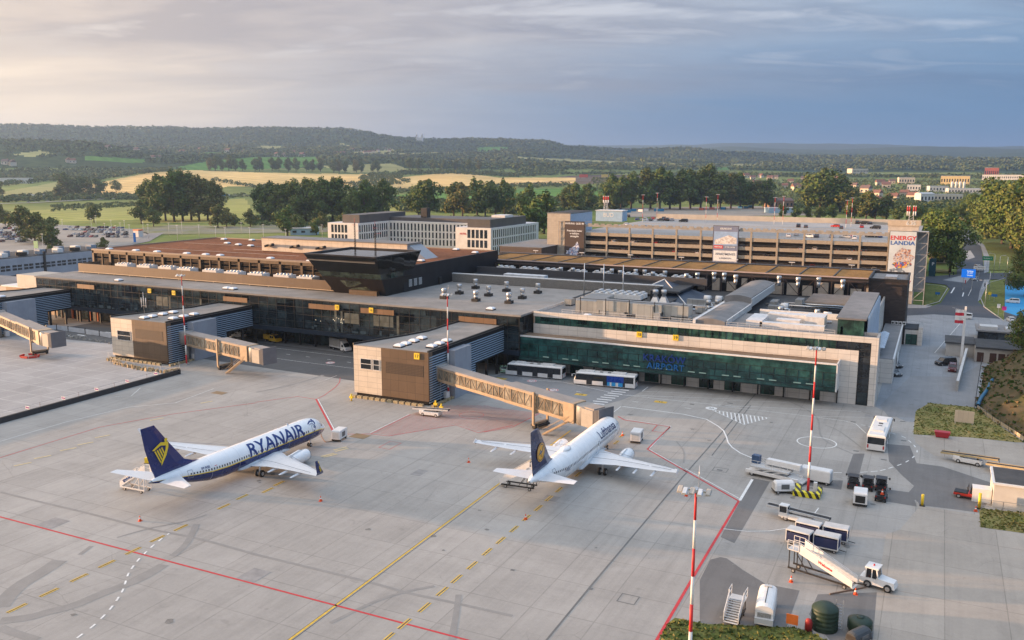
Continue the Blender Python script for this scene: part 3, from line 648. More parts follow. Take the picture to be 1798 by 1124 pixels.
# ================================================================ EAST TERMINAL (white and green)
XL,XR,YF=-85.7,-9.2,189.4
E=thing('terminal_building','white panelled terminal wing with a green glass gallery and ribbon window, rightmost of the terminal','terminal',(0,0,0))
w=MB()
w.box(XL,-16.8,YF,YF+.5,0,9.35); w.box(XL,XR,YF,YF+.5,13.05,14.25); w.box(XL,-17.3,YF,YF+.5,9.35,11.3); w.box(-16.8,-12.8,YF,YF+.5,0,9.35); w.box(-17.3,-12.8,YF,YF+.5,9.35,11.3); w.box(-10.6,XR,YF,YF+.5,0,13.05)
w.box(XR-.5,XR,YF+.5,195.5,0,14.25); w.box(-12.4,XR-.5,195.2,195.5,0,14.25); w.box(XL,XL+.4,YF+.5,212,9,14.25); w.box(-12.4,-12.0,195.5,262,0,13.2)
w.build('wall',PW,E)
MB().box(XL+.4,-17.3,YF+.12,YF+.3,11.3,13.05).build('ribbon_window',GRB,E)
b=MB(); bars(b,XL+.4,-17.3,YF+.12,11.3,13.05,45,1,.07,.1); b.build('ribbon_frame',DMU,E)
MB().box(-17.3,-10.6,YF+.1,YF+.3,11.2,13.05).box(-12.8,-10.6,YF+.1,YF+.3,0,11.2).build('stair_window',GW,E)
b=MB(); bars(b,-12.8,-10.6,YF+.1,0,13.05,1,9,.1,.1); bars(b,-17.3,-10.6,YF+.1,11.2,13.05,3,1,.08,.1); b.build('stair_window_frame',DMT,E)
MB().box(-12.6,-10.8,YF-.06,YF+.09,.05,2.7).build('door',GD,E)
# gallery
y0=184.6
MB().box(-87.2,-16.5,y0,YF-.01,3.3,8.85).build('glass_gallery',GG,E)
b=MB(); bars(b,-87.1,-16.6,y0,4.15,7.2,29,2,.09,.1); b.box(-87.3,-16.4,y0-.14,y0-.0,3.22,3.36); b.build('gallery_mullion',DMU,E)
MB().box(-87.4,-16.3,y0-.15,y0+.25,8.85,9.15).box(-16.5,-16.25,y0,YF-.01,3.25,9.15).build('gallery_trim',WMT,E)
MB().box(-87.2,-16.5,y0+.25,YF-.01,8.85,9.0).build('gallery_roof',ground_mat('brown gravel',(.17,.12,.085),(.26,.19,.13),.6),E)
g=MB()
DW=[(-57.8,-54.6),(-51.6,-48.3),(-45.3,-42.2),(-39.7,-36.3),(-32,-29.1),(-21.3,-19.9),(-84,-80.8),(-76,-72.8),(-68,-64.8)]
for a_,b_ in DW: g.box(a_,b_,YF-.02,YF-.001,.1,2.75)
each(g,'ground_floor_window',GRB,E)
g=MB()
for i in range(14): x=-86+i*5.35; g.box(x-.13,x+.13,YF-.6,YF-.34,0,3.22)
for a_,b_ in DW:
    for k in range(4): x=a_+(b_-a_)*k/3; g.box(x-.05,x+.05,YF-.06,YF-.021,.1,2.75)
each(g,'column',DMT,E)
g=MB(); [g.box(-81+i*2.45,-79.5+i*2.45,y0-.13,y0-.11,4.4,4.62) for i in range(26) if i%3!=1]; each(g,'interior_light',mat('lit blind',(.35,.5,.42),.5),E)
r=MB(); r.box(XL+.4,-12.4,YF+.5,213,13.2,13.6); r.box(-12.4,XR-.5,YF+.5,195.2,13.2,13.6); r.build('roof',FLG,E)
MB().box(XL+.4,-62,213,231,13,13.4).box(-62,-12.4,213,262,11.6,12).build('roof',FLD,E)
r=MB(); r.box(-37,-17,212.6,213.2,11.9,14.9); r.box(-16.95,-16.5,193.2,232,13.6,15.4); r.box(-47.9,-47.3,192,228,13.6,14.7); r.build('parapet',WMT,E)
a=MB()   # barrel-roofed walkway running back across the roof
for y_0,y_1,z_0 in ((192.5,222,14.6),(222,256,16.1)):
    n=7; secs=[[(-47.5+6.6*k/n,yy,z_0+.55*math.sin(PI*k/n)) for k in range(n+1)]+[(-40.9,yy,z_0-1.6),(-47.5,yy,z_0-1.6)] for yy in(y_0,y_1)]
    a.loft([s[::-1] for s in secs],smooth=False)
a.build('walkway_roof',FLG,E)
l=MB()
for k in range(7): l.box(-40.9,-40.65,194,222,13.3+k*.22,13.42+k*.22); l.box(-40.9,-40.65,222,256,13.9+k*.3,14.05+k*.3)
l.build('walkway_louvre',WMT,E)
MB().box(-17.6,-12.45,193.2,232,13.6,17.0).build('penthouse',GRB,E)
MB().hexa([(-17.9,192.6,17.0),(-12,192.6,17.0),(-12,233,17.0),(-17.9,233,17.0)],[(-17.9,192.6,17.35),(-12,192.6,17.35),(-12,233,17.9),(-17.9,233,17.9)]).build('penthouse_roof',FLG,E)
l=MB(); l.box(-11.98,-11.85,196,233,5.7,17.2)
for k in range(22): l.box(-11.84,-11.6,196.5+k*1.65,196.75+k*1.65,8,17.3)
l.build('side_louvre',mat('blue white louvre',(.50,.58,.68),.5),E)
l=MB(); l.box(-28.3,-16.4,224,240,15.4,15.75)
for k in range(40): l.box(-28.3,-16.4,224.1+k*.4,224.25+k*.4,15.76,15.84)
l.build('plant_canopy',FLG,E)
t=MB(); railing(t,[(XL+6,192.6),(-48.2,192.6),(-48.2,222),(-48.2,256)],13.6); railing(t,[(-40.6,192.6),(-18,192.6)],13.6); t.build('railing',WMT,E)
for s,x,m_,z_,sz in (('KRAKÓW',-52.0,mat('navy letters',(.015,.05,.25),.45),6.75,2.05),('AIRPORT',-51.6,mat('sky blue letters',(.015,.13,.36),.35),5.05,1.95)):
    text('lettering',s,sz,m_,E,frame((x,y0-.45,z_),(1,0,0),(0,0,1)),.12,.012,sx=1.02,spacing=1.05)
SGN={}
def gate_sign(x,y,z,num,label):
    t=thing('gate_sign',label,'gate sign',(x,y,z),0,'yellow gate number signs')
    MB().box(-.62,.62,-.30,0,-.62,.62).build('sign_box',YSG,t); text('number',num,.95,BLK,t,frame((0,-.31,0),(1,0,0),(0,0,1)),.01,.01)
gate_sign(-59.3,189.38,10.8,'18','yellow gate sign under the ribbon window, left of the pair on the white wing')
gate_sign(-50.9,189.38,10.8,'19','yellow gate sign under the ribbon window, right of the pair on the white wing')
# roof plant on the east wing
def ducts(name,label,x,y,z,parts,cat='ventilation plant'):
    t=thing(name,label,cat,(x,y,z)); 
    for nm,m_,bx in parts:
        mb=MB(); 
        for q in bx: mb.box(*q)
        mb.build(nm,m_,t)
    return t
DU=panel('sheet metal duct',(.50,.50,.48),1.5,9,rough=.4,joint=.6,jw=.08,tint=.2,metal=.75)
ducts('air_handling_duct','long galvanised air ducts behind the railing on the white wing roof',0,0,0,[
 ('duct',DU,[(-78,-72,197,204,13.6,16.4),(-72,-64,195.5,199,14.6,17),(-64,-56,195,199.5,14.4,16.9),(-56,-50,196,200,14.2,16.9),(-71,-65,195,198,13.6,14.6),(-62,-58,194.6,198,13.6,16.6),(-54,-49.5,196,199,13.6,14.4),(-79,-73,203.9,211,13.7,16.2)]),
 ('duct_elbow',MTL,[(-66,-64.2,194.4,196.6,13.6,14.3),(-57.6,-56,194,197.9,13.6,15.2)]),
 ('support_frame',DMT,[(x,x+.15,194.8,195,13.6,17.6) for x in(-76,-69.6,-63.8,-57.7,-51)]+[(-78,-50,195,195.1,17.2,17.3)])])
ducts('air_handling_duct','white lagged pipework and ducts in the sunken roof bay at the right end',0,0,0,[
 ('duct',mat('white lagging',(.6,.6,.6),.5,0,.15,1),[(-37,-33.5,196,206,13.6,14.9),(-33.5,-25,203,206,13.7,15.6),(-34,-20.5,196,198,13.6,14.6),(-25,-21,200,205.5,13.6,15.9),(-31,-26,199,201.5,13.6,15.)]),
 ('pipe',MTL,[(-33,-20,206.2,206.7,13.8,14.1),(-33,-20,207.,207.4,13.8,14.1)])])
def chiller(x,y,z,n,label,rz=0):
    t=thing('chiller_unit',label,'chiller',(x,y,z),rz,'chiller units on the terminal roofs'); L=n*1.9
    MB().box(0,L,0,2.4,.5,1.7).build('casing',WMT,t); MB().box(0,L,0,.15,0,.5).box(0,L,2.2,2.4,0,.5).build('frame_feet',DMT,t)
    m_=MB()
    for k in range(n): 
        for yy in (.65,1.8): m_.lathe((.95+k*1.9,yy,1.7),[(.5,0),(.55,.35),(.42,.4),(.42,.1)],12)
    m_.build('fan',MTL,t); return t
chiller(-80,213,14.5,7,'long white chiller with two rows of fans beside the louvred screen'); chiller(-80,216.5,14.5,7,'second white fan chiller, behind the front one by the louvred screen')
for i,(x,y) in enumerate([(-64.6,219),(-62.6,219.8)]):
    t=thing('exhaust_cowl','steel exhaust with flared square foot, %s of two beside the dark pyramid roof'%('left','right')[i],'roof vent',(x,y,12),0,'flared steel exhausts')
    MB().loft([[(sx*a,sy*a,h) for sx,sy in((-1,-1),(1,-1),(1,1),(-1,1))] for a,h in((1.2,0),(1.2,1.6),(.55,3.2),(.55,3.4))],smooth=False).build('foot',MTL,t)
    MB().lathe((0,0,0),[(.5,3.3),(.5,3.9),(.75,4.),(.75,5.),(.6,5.1)],14).build('cowl',MTL,t)
ve=[(-33.3,220,'front left of the canopy'),(-24.7,219,'beside the front of the ribbed canopy'),(-18.3,217,'right end by the penthouse'),(-51.5,222,'left of the arched walkway'),(-49.7,224,'close left of the arched walkway, rear one')]
for x,y,s in ve: roof_vent(x,y,12,'steel roof vent on the dark sunken roof, '+s,base=False)
for i,(x,y) in enumerate([(-55,236),(-52,236.6),(-46.5,240),(-34,231),(-22.5,221)]):
    t=thing('fan_hood','white fan hood on the dark roof, number %d from the left'%(i+1),'fan hood',(x,y,12),0,'white fan hoods'); t['label']=['white fan hood on the dark roof, leftmost by the pyramid roof','white fan hood on the dark roof, second from the left by the pyramid roof','white fan hood on the dark roof just left of the arched walkway','white fan hood on the dark roof right of the arched walkway','white fan hood on the dark roof nearest the penthouse'][i]
    MB().box(-.9,.9,-.9,.9,0,1.1).build('housing',WMT,t); MB().lathe((-.9,-.2,1.1),[(1.,0),(1.,1.8)],14,axis='x').build('hood',WMT,t)
rp=random.Random(12)
for i in range(16):
    x,y=[(-83,206),(-60,205),(-57,209),(-53,204),(-50,208),(-70,206),(-66,203),(-78,207),(-61,214),(-56,228),(-52,229),(-38,240),(-32,243),(-26,247),(-20,244),(-36,229)][i]
    zb=13.6 if y<213 else 12
    t=thing('plant_unit','small grey ventilation unit on the white wing roof','ventilation unit',(x,y,zb),rp.choice((0,PI/2,0)),'small ventilation units on the white wing roof'); L_=rp.uniform(1.2,2.6)
    MB().box(-L_,L_,-.9,.9,.25,1.2+rp.random()).build('casing',DU,t); MB().box(-L_+.1,L_-.1,-.7,.7,0,.25).build('feet',DMT,t); MB().tube((L_,0,.8),(L_+1.6,0,.8),.32,n=10).tube((L_+1.6,0,.9),(L_+1.6,0,0),.32,n=10).build('duct',MTL,t)
for i in range(5):
    t=thing('pipe_run','steel pipe run on low feet across the white wing roof','pipe',(-80+i*.0,0,0),0,'pipe runs on the white wing roof'); y=[205.5,210.5,226,238,242][i]; xa,xb=[(0,16),(14,30),(16,30),(40,62),(44,66)][i]; z=14.0 if y<213 else 12.5
    MB().tube((xa,y,z),(xb,y,z),.22,n=8).tube((xa,y+.6,z),(xb,y+.6,z),.16,n=8).build('pipe',MTL,t); q_=MB(); [q_.box(x,x+.15,y-.3,y+.9,z-.5,z-.2) for x in range(int(xa)+1,int(xb),3)]; each(q_,'foot',DMT,t)
# pyramid skylight
t=thing('pyramid_roof','dark blue slate pyramid roof among the rooftop plant','roof lantern',(-66,236,12))
MB().loft([[(-12,-12,0),(9,-12,0),(10,12,0),(-10,12,0)],[(-4,10,4.4),(-3.9,10,4.4),(-3.9,10.1,4.4),(-4,10.1,4.4)]],smooth=False,cap=False).build('slope',mat('blue slate',(.03,.045,.07),.5,0,.15),t)
MB().bar((-12,-12,.1),(-4,10,4.5),.3).bar((9,-12,.1),(-4,10,4.5),.2).build('ridge_cap',WMT,t)
for i in range(3):
    x=[-84.5,-79,-73.6][i]; t=thing('roof_mast','slender grey pole on the roof behind the chillers, '+('left','middle','right')[i]+' of three','pole',(x,219.5,13.4),0,'three slender roof poles')
    MB().tube((0,0,0),(0,0,9.6),.17,.12,8).build('pole',MTL,t); MB().box(-.3,.3,-.3,.3,0,.3).build('foot',DMT,t)
skylight(-72.6,190.8,13.6,'white dome skylight on the front edge of the white wing roof')

# ================================================================ WEST TERMINAL (dark glass)
T=thing('terminal_building','long dark glass terminal with flat grey roof, brown screens and red planted roof','terminal',(0,0,0))
MB().box(-256,-86.9,184.0,185,5.5,13.55).box(-87.4,-86.9,185,192,5.5,13.55).build('glass_facade',GD,T)
b=MB(); bars(b,-256,-87,184,5.5,13.3,56,4,.06,.08); barsx(b,-86.9,184,189,5.5,13.3,2,4,.08,.1); b.build('mullion',MUL,T)
MB().box(-256.4,-86.4,183.7,231,13.56,14.0).build('roof',FLT,T)
MB().box(-256,-86.9,183.86,184.9,4.3,5.45).build('facade_beam',mat('navy beam',(.015,.025,.04),.4),T)
MB().box(-256,-86.9,190.5,191,0,5.5).build('ground_floor_wall',glass('dark undercroft glass',(.010,.018,.016),.15,3,4,.8),T)
b=MB()
for i in range(33): x=-254+i*5.2; b.box(x-.2,x+.2,188,188.4,0,5.4)
each(b,'column',DMT,T)
b=MB()
for x0_,x1_ in((-148.3,-138.6),(-131.7,-121.6),(-103,-92.8),(-237,-229.5),(-178,-169.3)): b.box(x0_,x1_,183.7,183.84,11.3,12.6)
b.build('copper_panel',COP,T)
b=MB(); b.box(-252,-150.5,196.4,196.7,14.45,17.05); b.box(-252.2,-251.9,196.7,205,14.45,17.05); b.build('screen_wall',panel('brown screen',(.13,.085,.052),3.2,9,rough=.55,joint=.75,jw=.05,tint=.04),T)
b=MB(); b.box(-252,-149.5,196.2,196.8,14.3,14.449)
for i in range(14): b.box(-250+i*7,-249.8+i*7,196.5,196.7,14,14.29)
b.build('screen_trim',mat('cream trim',(.55,.42,.28),.5),T)
MB().box(-251.5,-149.2,196.9,206,14.5,15.0).build('upper_roof',FLD,T)
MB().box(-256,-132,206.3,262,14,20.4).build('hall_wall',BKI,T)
b=MB()
for i in range(32): x=-256+i*4.0; b.box(x-.14,x+.14,205.7,206.28,15.3,20.4)
for i in range(11): b.box(-256,-132,205.85,206.25,15.5+i*.42+(.5 if i>5 else 0),15.62+i*.42+(.5 if i>5 else 0))
for i in range(16): x=-256+i*8.0; b.box(x-.4,x+.4,205.5,206.2,15.3,20.9)
b.box(-256.3,-132,205.5,206.3,19.5,20.4); b.build('louvre_lattice',BMT,T)
b=MB(); b.box(-256.5,-131.9,205.4,206,20.41,20.95); b.box(-256.5,-256,206,262.5,20.41,20.95); b.box(-256,-132.2,262,262.5,20.41,20.95); b.build('hall_parapet',mat('taupe trim',(.27,.20,.15),.6),T)
MB().box(-256,-132.4,206,262,20.4,20.62).build('planted_roof',SED,T)
b=MB(); b.box(-245,-180,219,219.15,20.62,20.68); b.box(-250,-205,240,240.15,20.62,20.68); b.box(-215,-190,228,228.2,20.62,20.69); b.box(-168,-167,206,262,20.62,20.75); b.build('roof_path',CNC,T)
MB().box(-132.4,-131.85,204.5,262.5,14,21.0).build('side_wall',PK,T)
b=MB()
for i in range(3):
    for k in range(7): b.box(-131.86,-131.75,207+i*2.6,208.6+i*2.6,15.3+k*.3,15.42+k*.3)
b.build('louvre',WMT,T)
MB().box(-131.84,-131.3,223,224.4,14.0,16.2).build('door',DMT,T)
b=MB(); rq=random.Random(4)
for i in range(26): x=-150+rq.uniform(0,50); b.box(x,x+rq.uniform(.6,2.2),183.975,183.995,5.8,6.2+rq.random()*.9)
for i in range(30): x=-250+rq.uniform(0,75); b.box(x,x+rq.uniform(.6,2.),183.975,183.995,5.8,6.1+rq.random()*.7)
b.build('seating',mat('dim seating',(.06,.085,.095),.4,0,.3,2),T)
b=MB()
for x in (-140.2,-138.3,-121,-199,-187): b.box(x,x+.7,183.97,183.99,5.7,11.2)
for x0_,x1_ in ((-137,-132.5),(-128,-122),(-204,-199.5)): b.box(x0_,x1_,183.972,183.992,8.2,10.9)
b.build('inner_wall',mat('dim inner wall',(.085,.095,.085),.35,0,.25,.8),T)
b=MB()
for i in range(12): x=-147+rq.uniform(0,10); z=8+rq.uniform(0,1.4); b.box(x,x+.16,183.96,183.97,z,z+.16)
b.build('ceiling_lamp',mat('lit lamps',(.5,.45,.35),.5,0,0,emit=(1,.85,.6),estr=.5),T)
# white box on the planted roof
MB().box(-202.6,-145.6,228,236,20.62,24.9).build('plant_room',PC,T); MB().box(-202.9,-145.3,227.7,236.3,24.9,25.15).build('plant_room_roof',FLG,T)
b=MB()
for x in (-199.5,-189,-178.5): b.tube((x,227.9,22.6),(x+3.6,225.8,23.1),.35,.5,10); b.tube((x,227.9,22.6),(x-1.2,227.0,22.3),.4,.4,10)
b.build('exhaust_pipe',DMT,T)
MB().hexa([(-145.6,228,20.62),(-139.5,229,20.62),(-139.5,236,20.62),(-145.6,236,20.62)],[(-145.6,228,24.6),(-145.5,229,24.6),(-145.5,236,24.6),(-145.6,236,24.6)]).build('sloping_end',mat('grey blue roofing',(.28,.29,.31),.5),T)
MB().box(-274,-256.5,190,200,8.8,12.9).build('end_wall',panel('pale louvre',(.46,.43,.38),9,.3,rough=.5,joint=.75,jw=.08,tint=.02),T); MB().box(-283,-256.5,190.4,206,8.4,8.78).build('end_canopy',WMT,T)
MB().box(-283,-256.6,192,206,0,8.4).build('end_base',mat('tan base',(.33,.22,.13),.6),T)
b=MB()
for k in range(9): b.box(-131.8,-66.5,231.3-.12,231.5,14.1+k*.26,14.22+k*.26)
b.build('roof_screen_louvre',mat('grey louvre',(.36,.34,.31),.5),T); MB().box(-131.8,-66.5,231.5,231.9,13.4,16.4).box(-66.9,-66.5,222,231.5,12,16.4).build('roof_screen',DMT,T)
MB().box(-131.8,-66.3,231.2,232.2,16.41,16.62).build('roof_screen_cap',WMT,T)
MB().box(-131.8,-62,232,262,14.6,15.1).build('rear_roof',FLD,T)
MB().box(-131.8,-58,247,247.6,15.1,17.1).build('rear_parapet',mat('charcoal wall',(.06,.06,.065),.6),T)
MB().box(-118.5,-105,239.5,242.4,15.1,16.2).build('roof_glazing',mat('white roof glazing',(.62,.64,.66),.3),T)
gate_sign(-138.9,183.68,12.25,'15','yellow gate sign on the dark glass facade, left of the two by the tower'); gate_sign(-128.3,183.68,12.25,'16','yellow gate sign on the dark glass facade, right of the two by the tower')
gate_sign(-206,183.68,12.4,'12','yellow gate sign on the dark glass facade, far left of all'); gate_sign(-196.4,183.68,12.4,'13','yellow gate sign on the dark glass facade, second from the far left')
for i,x in enumerate((-250,-238.5)):
    t=thing('baggage_gate','orange framed gate in the undercroft, '+('left','right')[i]+' one beyond the raised apron','gate',(x,190.3,0),0,'orange framed gates')
    MB().box(-2,-1.4,-.4,0,0,3).box(1.4,2,-.4,0,0,3).build('post',ORG,t); MB().box(-1.4,1.4,-.15,0,0,2.8).build('door',DMT,t)
for i,(x,y) in enumerate([(-107.3,218.7),(-97,199.2),(-97.4,208),(-97.9,219.1),(-115.8,198.9),(-116.5,208.3),(-117.8,220.1),(-106.2,198.6),(-107.6,208.4)]):
    row={218.7:'back',219.1:'back',220.1:'back',199.2:'front',198.9:'front',198.6:'front',208:'middle',208.3:'middle',208.4:'middle'}[y]; col='left' if x<-112 else 'centre' if x<-102 else 'right'
    roof_vent(x,y,14,'steel vent on a black plinth on the flat grey roof, %s row, %s column'%(row,col))
for x,y,z,l in [(-96.3,187.7,14,'white dome skylight at the front right corner of the flat grey roof'),(-222,186.5,14,'white dome skylight near the left end of the grey roof'),(-180,187.5,14,'white dome skylight below the brown screen, left of the close pair'),(-177.5,187.3,14,'white dome skylight below the brown screen, right of the close pair')]: skylight(x,y,z,l)
r_=random.Random(5); nm=['far left','left','left of centre','centre','right of centre','right','far right','back left','back centre','back right']
for i,(x,y) in enumerate([(-250,207.2),(-237.6,207.2),(-228,207.2),(-215,207.2),(-207,207.2),(-201,207.2),(-181,207.2),(-166,207.2),(-158,212)]):
    skylight(x,y,20.62,'vent box on the front edge of the red roof, %s from the left'%wd[i])
for x,y,l in [(-246,256,'white skylight near the back left corner of the red roof'),(-232,243,'white skylight in the middle left of the red roof'),(-224,240,'white skylight just right of the middle left one on the red roof'),(-217,238.5,'white skylight nearest the cream plant room on the red roof'),(-234,258,'white skylight at the back edge of the red roof'),(-137,222,'white skylight on the red roof just right of the tower'),(-136.5,214,'white skylight on the red roof against the tower'),(-135,252,'white skylight near the rear right end of the red roof'),(-146,259,'white skylight pair member by the rear parapet, right of the cream plant room')]: skylight(x,y,20.62,l)
u_=r_
for i in range(9):
    t=thing('air_conditioning_unit','white cooling unit in the row behind the brown screen, %s from the left'%['first','second','third','fourth','fifth','sixth','seventh','eighth','ninth'][i],'cooling unit',(-240+i*9.4+r_.uniform(-.5,.5),200.+r_.uniform(-.5,.8),15.0),0,'cooling units behind the brown screen')
    MB().box(0,5.6,0,3.4,.4,2.1).build('casing',WMT,t); m_=MB(); [m_.lathe((.9+k*1.25,yy,2.1),[(.45,0),(.45,.3),(.3,.32)],8) for k in range(4) for yy in(.9,2.5)]; m_.build('fan',MTL,t); MB().box(.2,5.4,.2,3.2,0,.4).build('feet',DMT,t)
# ================================================================ TOWER
TW=thing('control_tower','black inverted pyramid tower with two aerials rising from the terminal roof','tower',(-141,201,14))
lo=[(-8,-5),(9,-5),(9,4),(-8,4)]; hi=[(-14.6,-9.8),(9.6,-10.6),(9.6,12),(-14.6,12)]
def lerp4(t): return [(-141+0+ (a[0]*(1-t)+b[0]*t)+141,(a[1]*(1-t)+b[1]*t)) for a,b in zip(lo,hi)]
def ringz(t): return [(p[0],p[1],11*t) for p in lerp4(t)]
MB().loft([ringz(0),ringz(.42)],smooth=False).build('base',PT,TW)
sc=lambda R,k:[((p[0]+2.3)*k-2.3,(p[1]-.5)*k+.5,p[2]) for p in R]
MB().loft([sc(ringz(.42),.985),sc(ringz(.56),.985)],smooth=False).build('cab_window',glass('cab glass',(.018,.028,.022),.08,3,9,.9,.6),TW)
MB().loft([ringz(.56),ringz(.965)],smooth=False).build('shell',GT,TW)
R0,R1=ringz(.965),ringz(1.); m_=MB(); inn=lambda R,d:[(R[0][0]+d,R[0][1]+d,R[0][2]),(R[1][0]-d,R[1][1]+d,R[1][2]),(R[2][0]-d,R[2][1]-d,R[2][2]),(R[3][0]+d,R[3][1]-d,R[3][2])]
I=inn(R1,.7); m_.loft([R0,R1,I,[(p[0],p[1],9.2) for p in I]],smooth=False,cap=False); m_.build('parapet',mat('tower trim',(.035,.033,.034),.35),TW)
MB().prism([(p[0],p[1]) for p in inn(R1,.72)],9.1,9.4).build('deck',mat('tower deck',(.13,.14,.14),.7,0,.12,.5),TW)
mtw=MB(); 
def fpt(u,t): # point on front face
    a,b=ringz(t)[0],ringz(t)[1]; return Vector(a).lerp(Vector(b),u)+Vector((0,-.06,0))
mtw.quad(fpt(.35,.08),fpt(.76,.08),fpt(.62,.34),fpt(.28,.34)); mtw.build('lower_window',glass('tower window',(.05,.06,.045),.15,2,2,.5),TW)
MB().box(-2,7,-6.6,-4.9,0,1.3).build('entry_block',BMT,TW)
for i,(x,y,h) in enumerate([(-5.5,1.6,9.5),(2.4,0,9.0)]):
    t=thing('aerial_mast','lattice aerial on the tower deck, '+('left','right')[i]+' one','aerial',(-141+x,201+y,23.35),0,'aerials on the tower')
    m_=MB()
    for a in range(3): q=2*PI*a/3; m_.tube((.25*math.cos(q),.25*math.sin(q),0),(.16*math.cos(q),.16*math.sin(q),h),.06,.05,5)
    for k in range(14): z=h*k/14; m_.tube((.25,0,z),(-.12,.2,z+h/14),.035,.035,4); m_.tube((-.12,.2,z),(-.12,-.2,z+h/14),.035,.035,4); m_.tube((-.12,-.2,z),(.25,0,z+h/14),.035,.035,4)
    m_.build('lattice',DMT,t); MB().tube((0,0,h),(0,0,h+1.3),.05,.03,6).bar((-.7,0,h-.6),(.7,0,h-.6),.07).bar((0,0,h*.75),(2.0,0,h*.78),.05).build('antenna',RED,t)
    MB().lathe((-.8,-.3,0),[(.55,0),(.55,1.),(.3,1.2)],12).build('drum',WMT,t)
skylight(-138.6,207.5,23.4,'white dome skylight on the tower deck, left one'); skylight(-134.2,205,23.4,'white dome skylight on the tower deck, right one')

# ================================================================ LONG PLANTED CANOPY BEHIND
K=thing('roof_canopy','long black framed canopy with brown planted bays between terminal and car park','canopy',(0,0,0))
b=MB()
for i in range(13): x=-138+i*9.35; b.box(x+.25,x+9.1,262.3,283,17.7,17.95)
b.build('planted_bay',SED2,K)
b=MB(); b.box(-138,-16.4,261.8,262.3,16.4,18.02); b.box(-138,-16.4,283,283.4,17.4,18.1)
for i in range(14): x=-138+i*9.35; b.box(x-.2,x+.2,262.3,283,17.3,18.15)
b.build('beam',DMT,K)
MB().box(-142,-15,283.4,285.2,16.6,18.25).build('fascia',mat('charcoal fascia',(.045,.042,.045),.5,0,.1),K); MB().box(-140,-16.6,261.6,261.85,17.8,18.1).build('edge_strip',mat('pinkish trim',(.45,.36,.34),.5),K)
b=MB()
for i in range(28):
    x=-136+i*4.4; b.box(x-.15,x+.15,260,260.3,12,17.4)
    b.bar((x,260.1,12.5),(x+4.4,260.1,17.2),.16) if i%2 else b.bar((x,260.1,17.2),(x+4.4,260.1,12.5),.16)
b.box(-138,-16.4,259.9,260.3,16.9,17.3); b.build('truss',mat('dark brown steel',(.06,.042,.035),.5,.2,.15),K)
MB().box(-131,-17,261.9,262.2,11,17).build('void_shade_sheet',BKI,K)  # near-black sheet painting the shade of the void behind the truss
b=MB(); rr=random.Random(3)
for i in range(11): x=-64+i*4.3; b.box(x,x+rr.uniform(1.5,3.4),261,261.8,12.2,rr.uniform(14.8,16.4))
each(b,'plant_casing',mat('cream casing',(.42,.37,.31),.5,0,.15),K)
for i in range(7): b=thing('roof_tie','thin white lighting arm on the planted canopy, %s from the left'%['first','second','third','fourth','fifth','sixth','seventh'][i],'light arm',(-128+i*17.5,284.4,18.25),0,'lighting arms on the canopy'); MB().bar((0,0,0),(.0,0,.9),.09).build('arm',WMT,b); MB().box(-.9,.9,-.25,.25,.9,1.1).build('lamp',WMT,b)
rr=random.Random(8); P=[(-104,250),(-100,250),(-91.5,253),(-88.5,253),(-84.8,250),(-81.6,255),(-78.8,255),(-75,251),(-72.5,255),(-65,251),(-62,252),(-58,255.5),(-55,255.5),(-51,252),(-39.5,255),(-34.2,254),(-29,256),(-22.5,254)]
wd_=['first','second','third','fourth','fifth','sixth','seventh','eighth','ninth','tenth','eleventh','twelfth','thirteenth','fourteenth','fifteenth','sixteenth','seventeenth','eighteenth']
for i,(x,y) in enumerate(P): 
    t=roof_vent(x,y,15.1 if x<-62 else 15.4,'steel vent before the planted canopy, %s from the left'%wd[i],base=False); 
for i in range(8): chiller(-127+i*8.2,251.5,15.1,3,'white fan unit below the planted canopy, %s from the left'%wd[i])
# black box at the right end
t=thing('plant_tower','windowless black brick block at the right end of the terminal','building',(-11.5,263,0)); MB().box(-5,4.9,0,20,0,17.2).build('wall',panel('black brick',(.040,.030,.026),1.2,.3,rough=.7,joint=.8,jw=.05,tint=.25),t)
m_=MB(); m_.box(-5.1,5,-.1,.4,17.2,18); m_.box(-5.1,5,19.6,20.1,17.2,18); m_.box(-5.1,-4.6,.4,19.6,17.2,18); m_.box(4.5,5,.4,19.6,17.2,18); m_.build('parapet',DMT,t); MB().box(-4.6,4.5,.4,19.6,17.2,17.4).build('roof',FLG,t); MB().box(-1,2,3,9,17.4,18.3).build('roof_plant',MTL,t)
for i in range(4):
    a=thing('condenser_unit','small white condenser at the foot of the black block, %s from the left'%wd[i],'condenser',(-9.9+i*.95,261.6,5.6),0,'condensers by the black block'); MB().box(0,.8,0,.5,.1,.95).build('casing',WMT,a); MB().lathe((.35,-.02,.52),[(.3,0),(.3,.03)],12,axis='y').build('fan',DMT,a)
A=thing('annex_building','low annex with flat grey roof and white walls at the right side of the terminal','building',(0,0,0))
MB().box(-11.5,-7.0,212.2,262.9,0,5.5).build('wall',PW,A); MB().box(-11.5,-7.2,212.4,262.8,5.5,5.62).build('roof',FLG,A); MB().box(-7.2,-6.85,212.1,262.9,5.4,5.8).build('parapet',WMT,A); MB().box(-6.84,-6.7,228,236,1,3.).build('door',WMT,A)
for i in range(8):
    a=thing('parasol','white square parasol on the annex terrace, %s from the front'%wd[i],'parasol',(-11.4+.35*math.sin(i),200+i*2.6 if i<5 else 200+i*2.6,11.6),0,'parasols on the side terrace')
    MB().tube((0,0,0),(0,0,2.4),.05,.05,6).build('pole',WMT,a); MB().loft([[(sx*q,sy*q,h) for sx,sy in((-1,-1),(1,-1),(1,1),(-1,1))] for q,h in((1.1,2.2),(.02,2.8))],smooth=False).build('shade',mat('parasol cloth',(.45,.50,.56),.8),a); a.location=(-10.2,214.5+i*2.7,5.6)
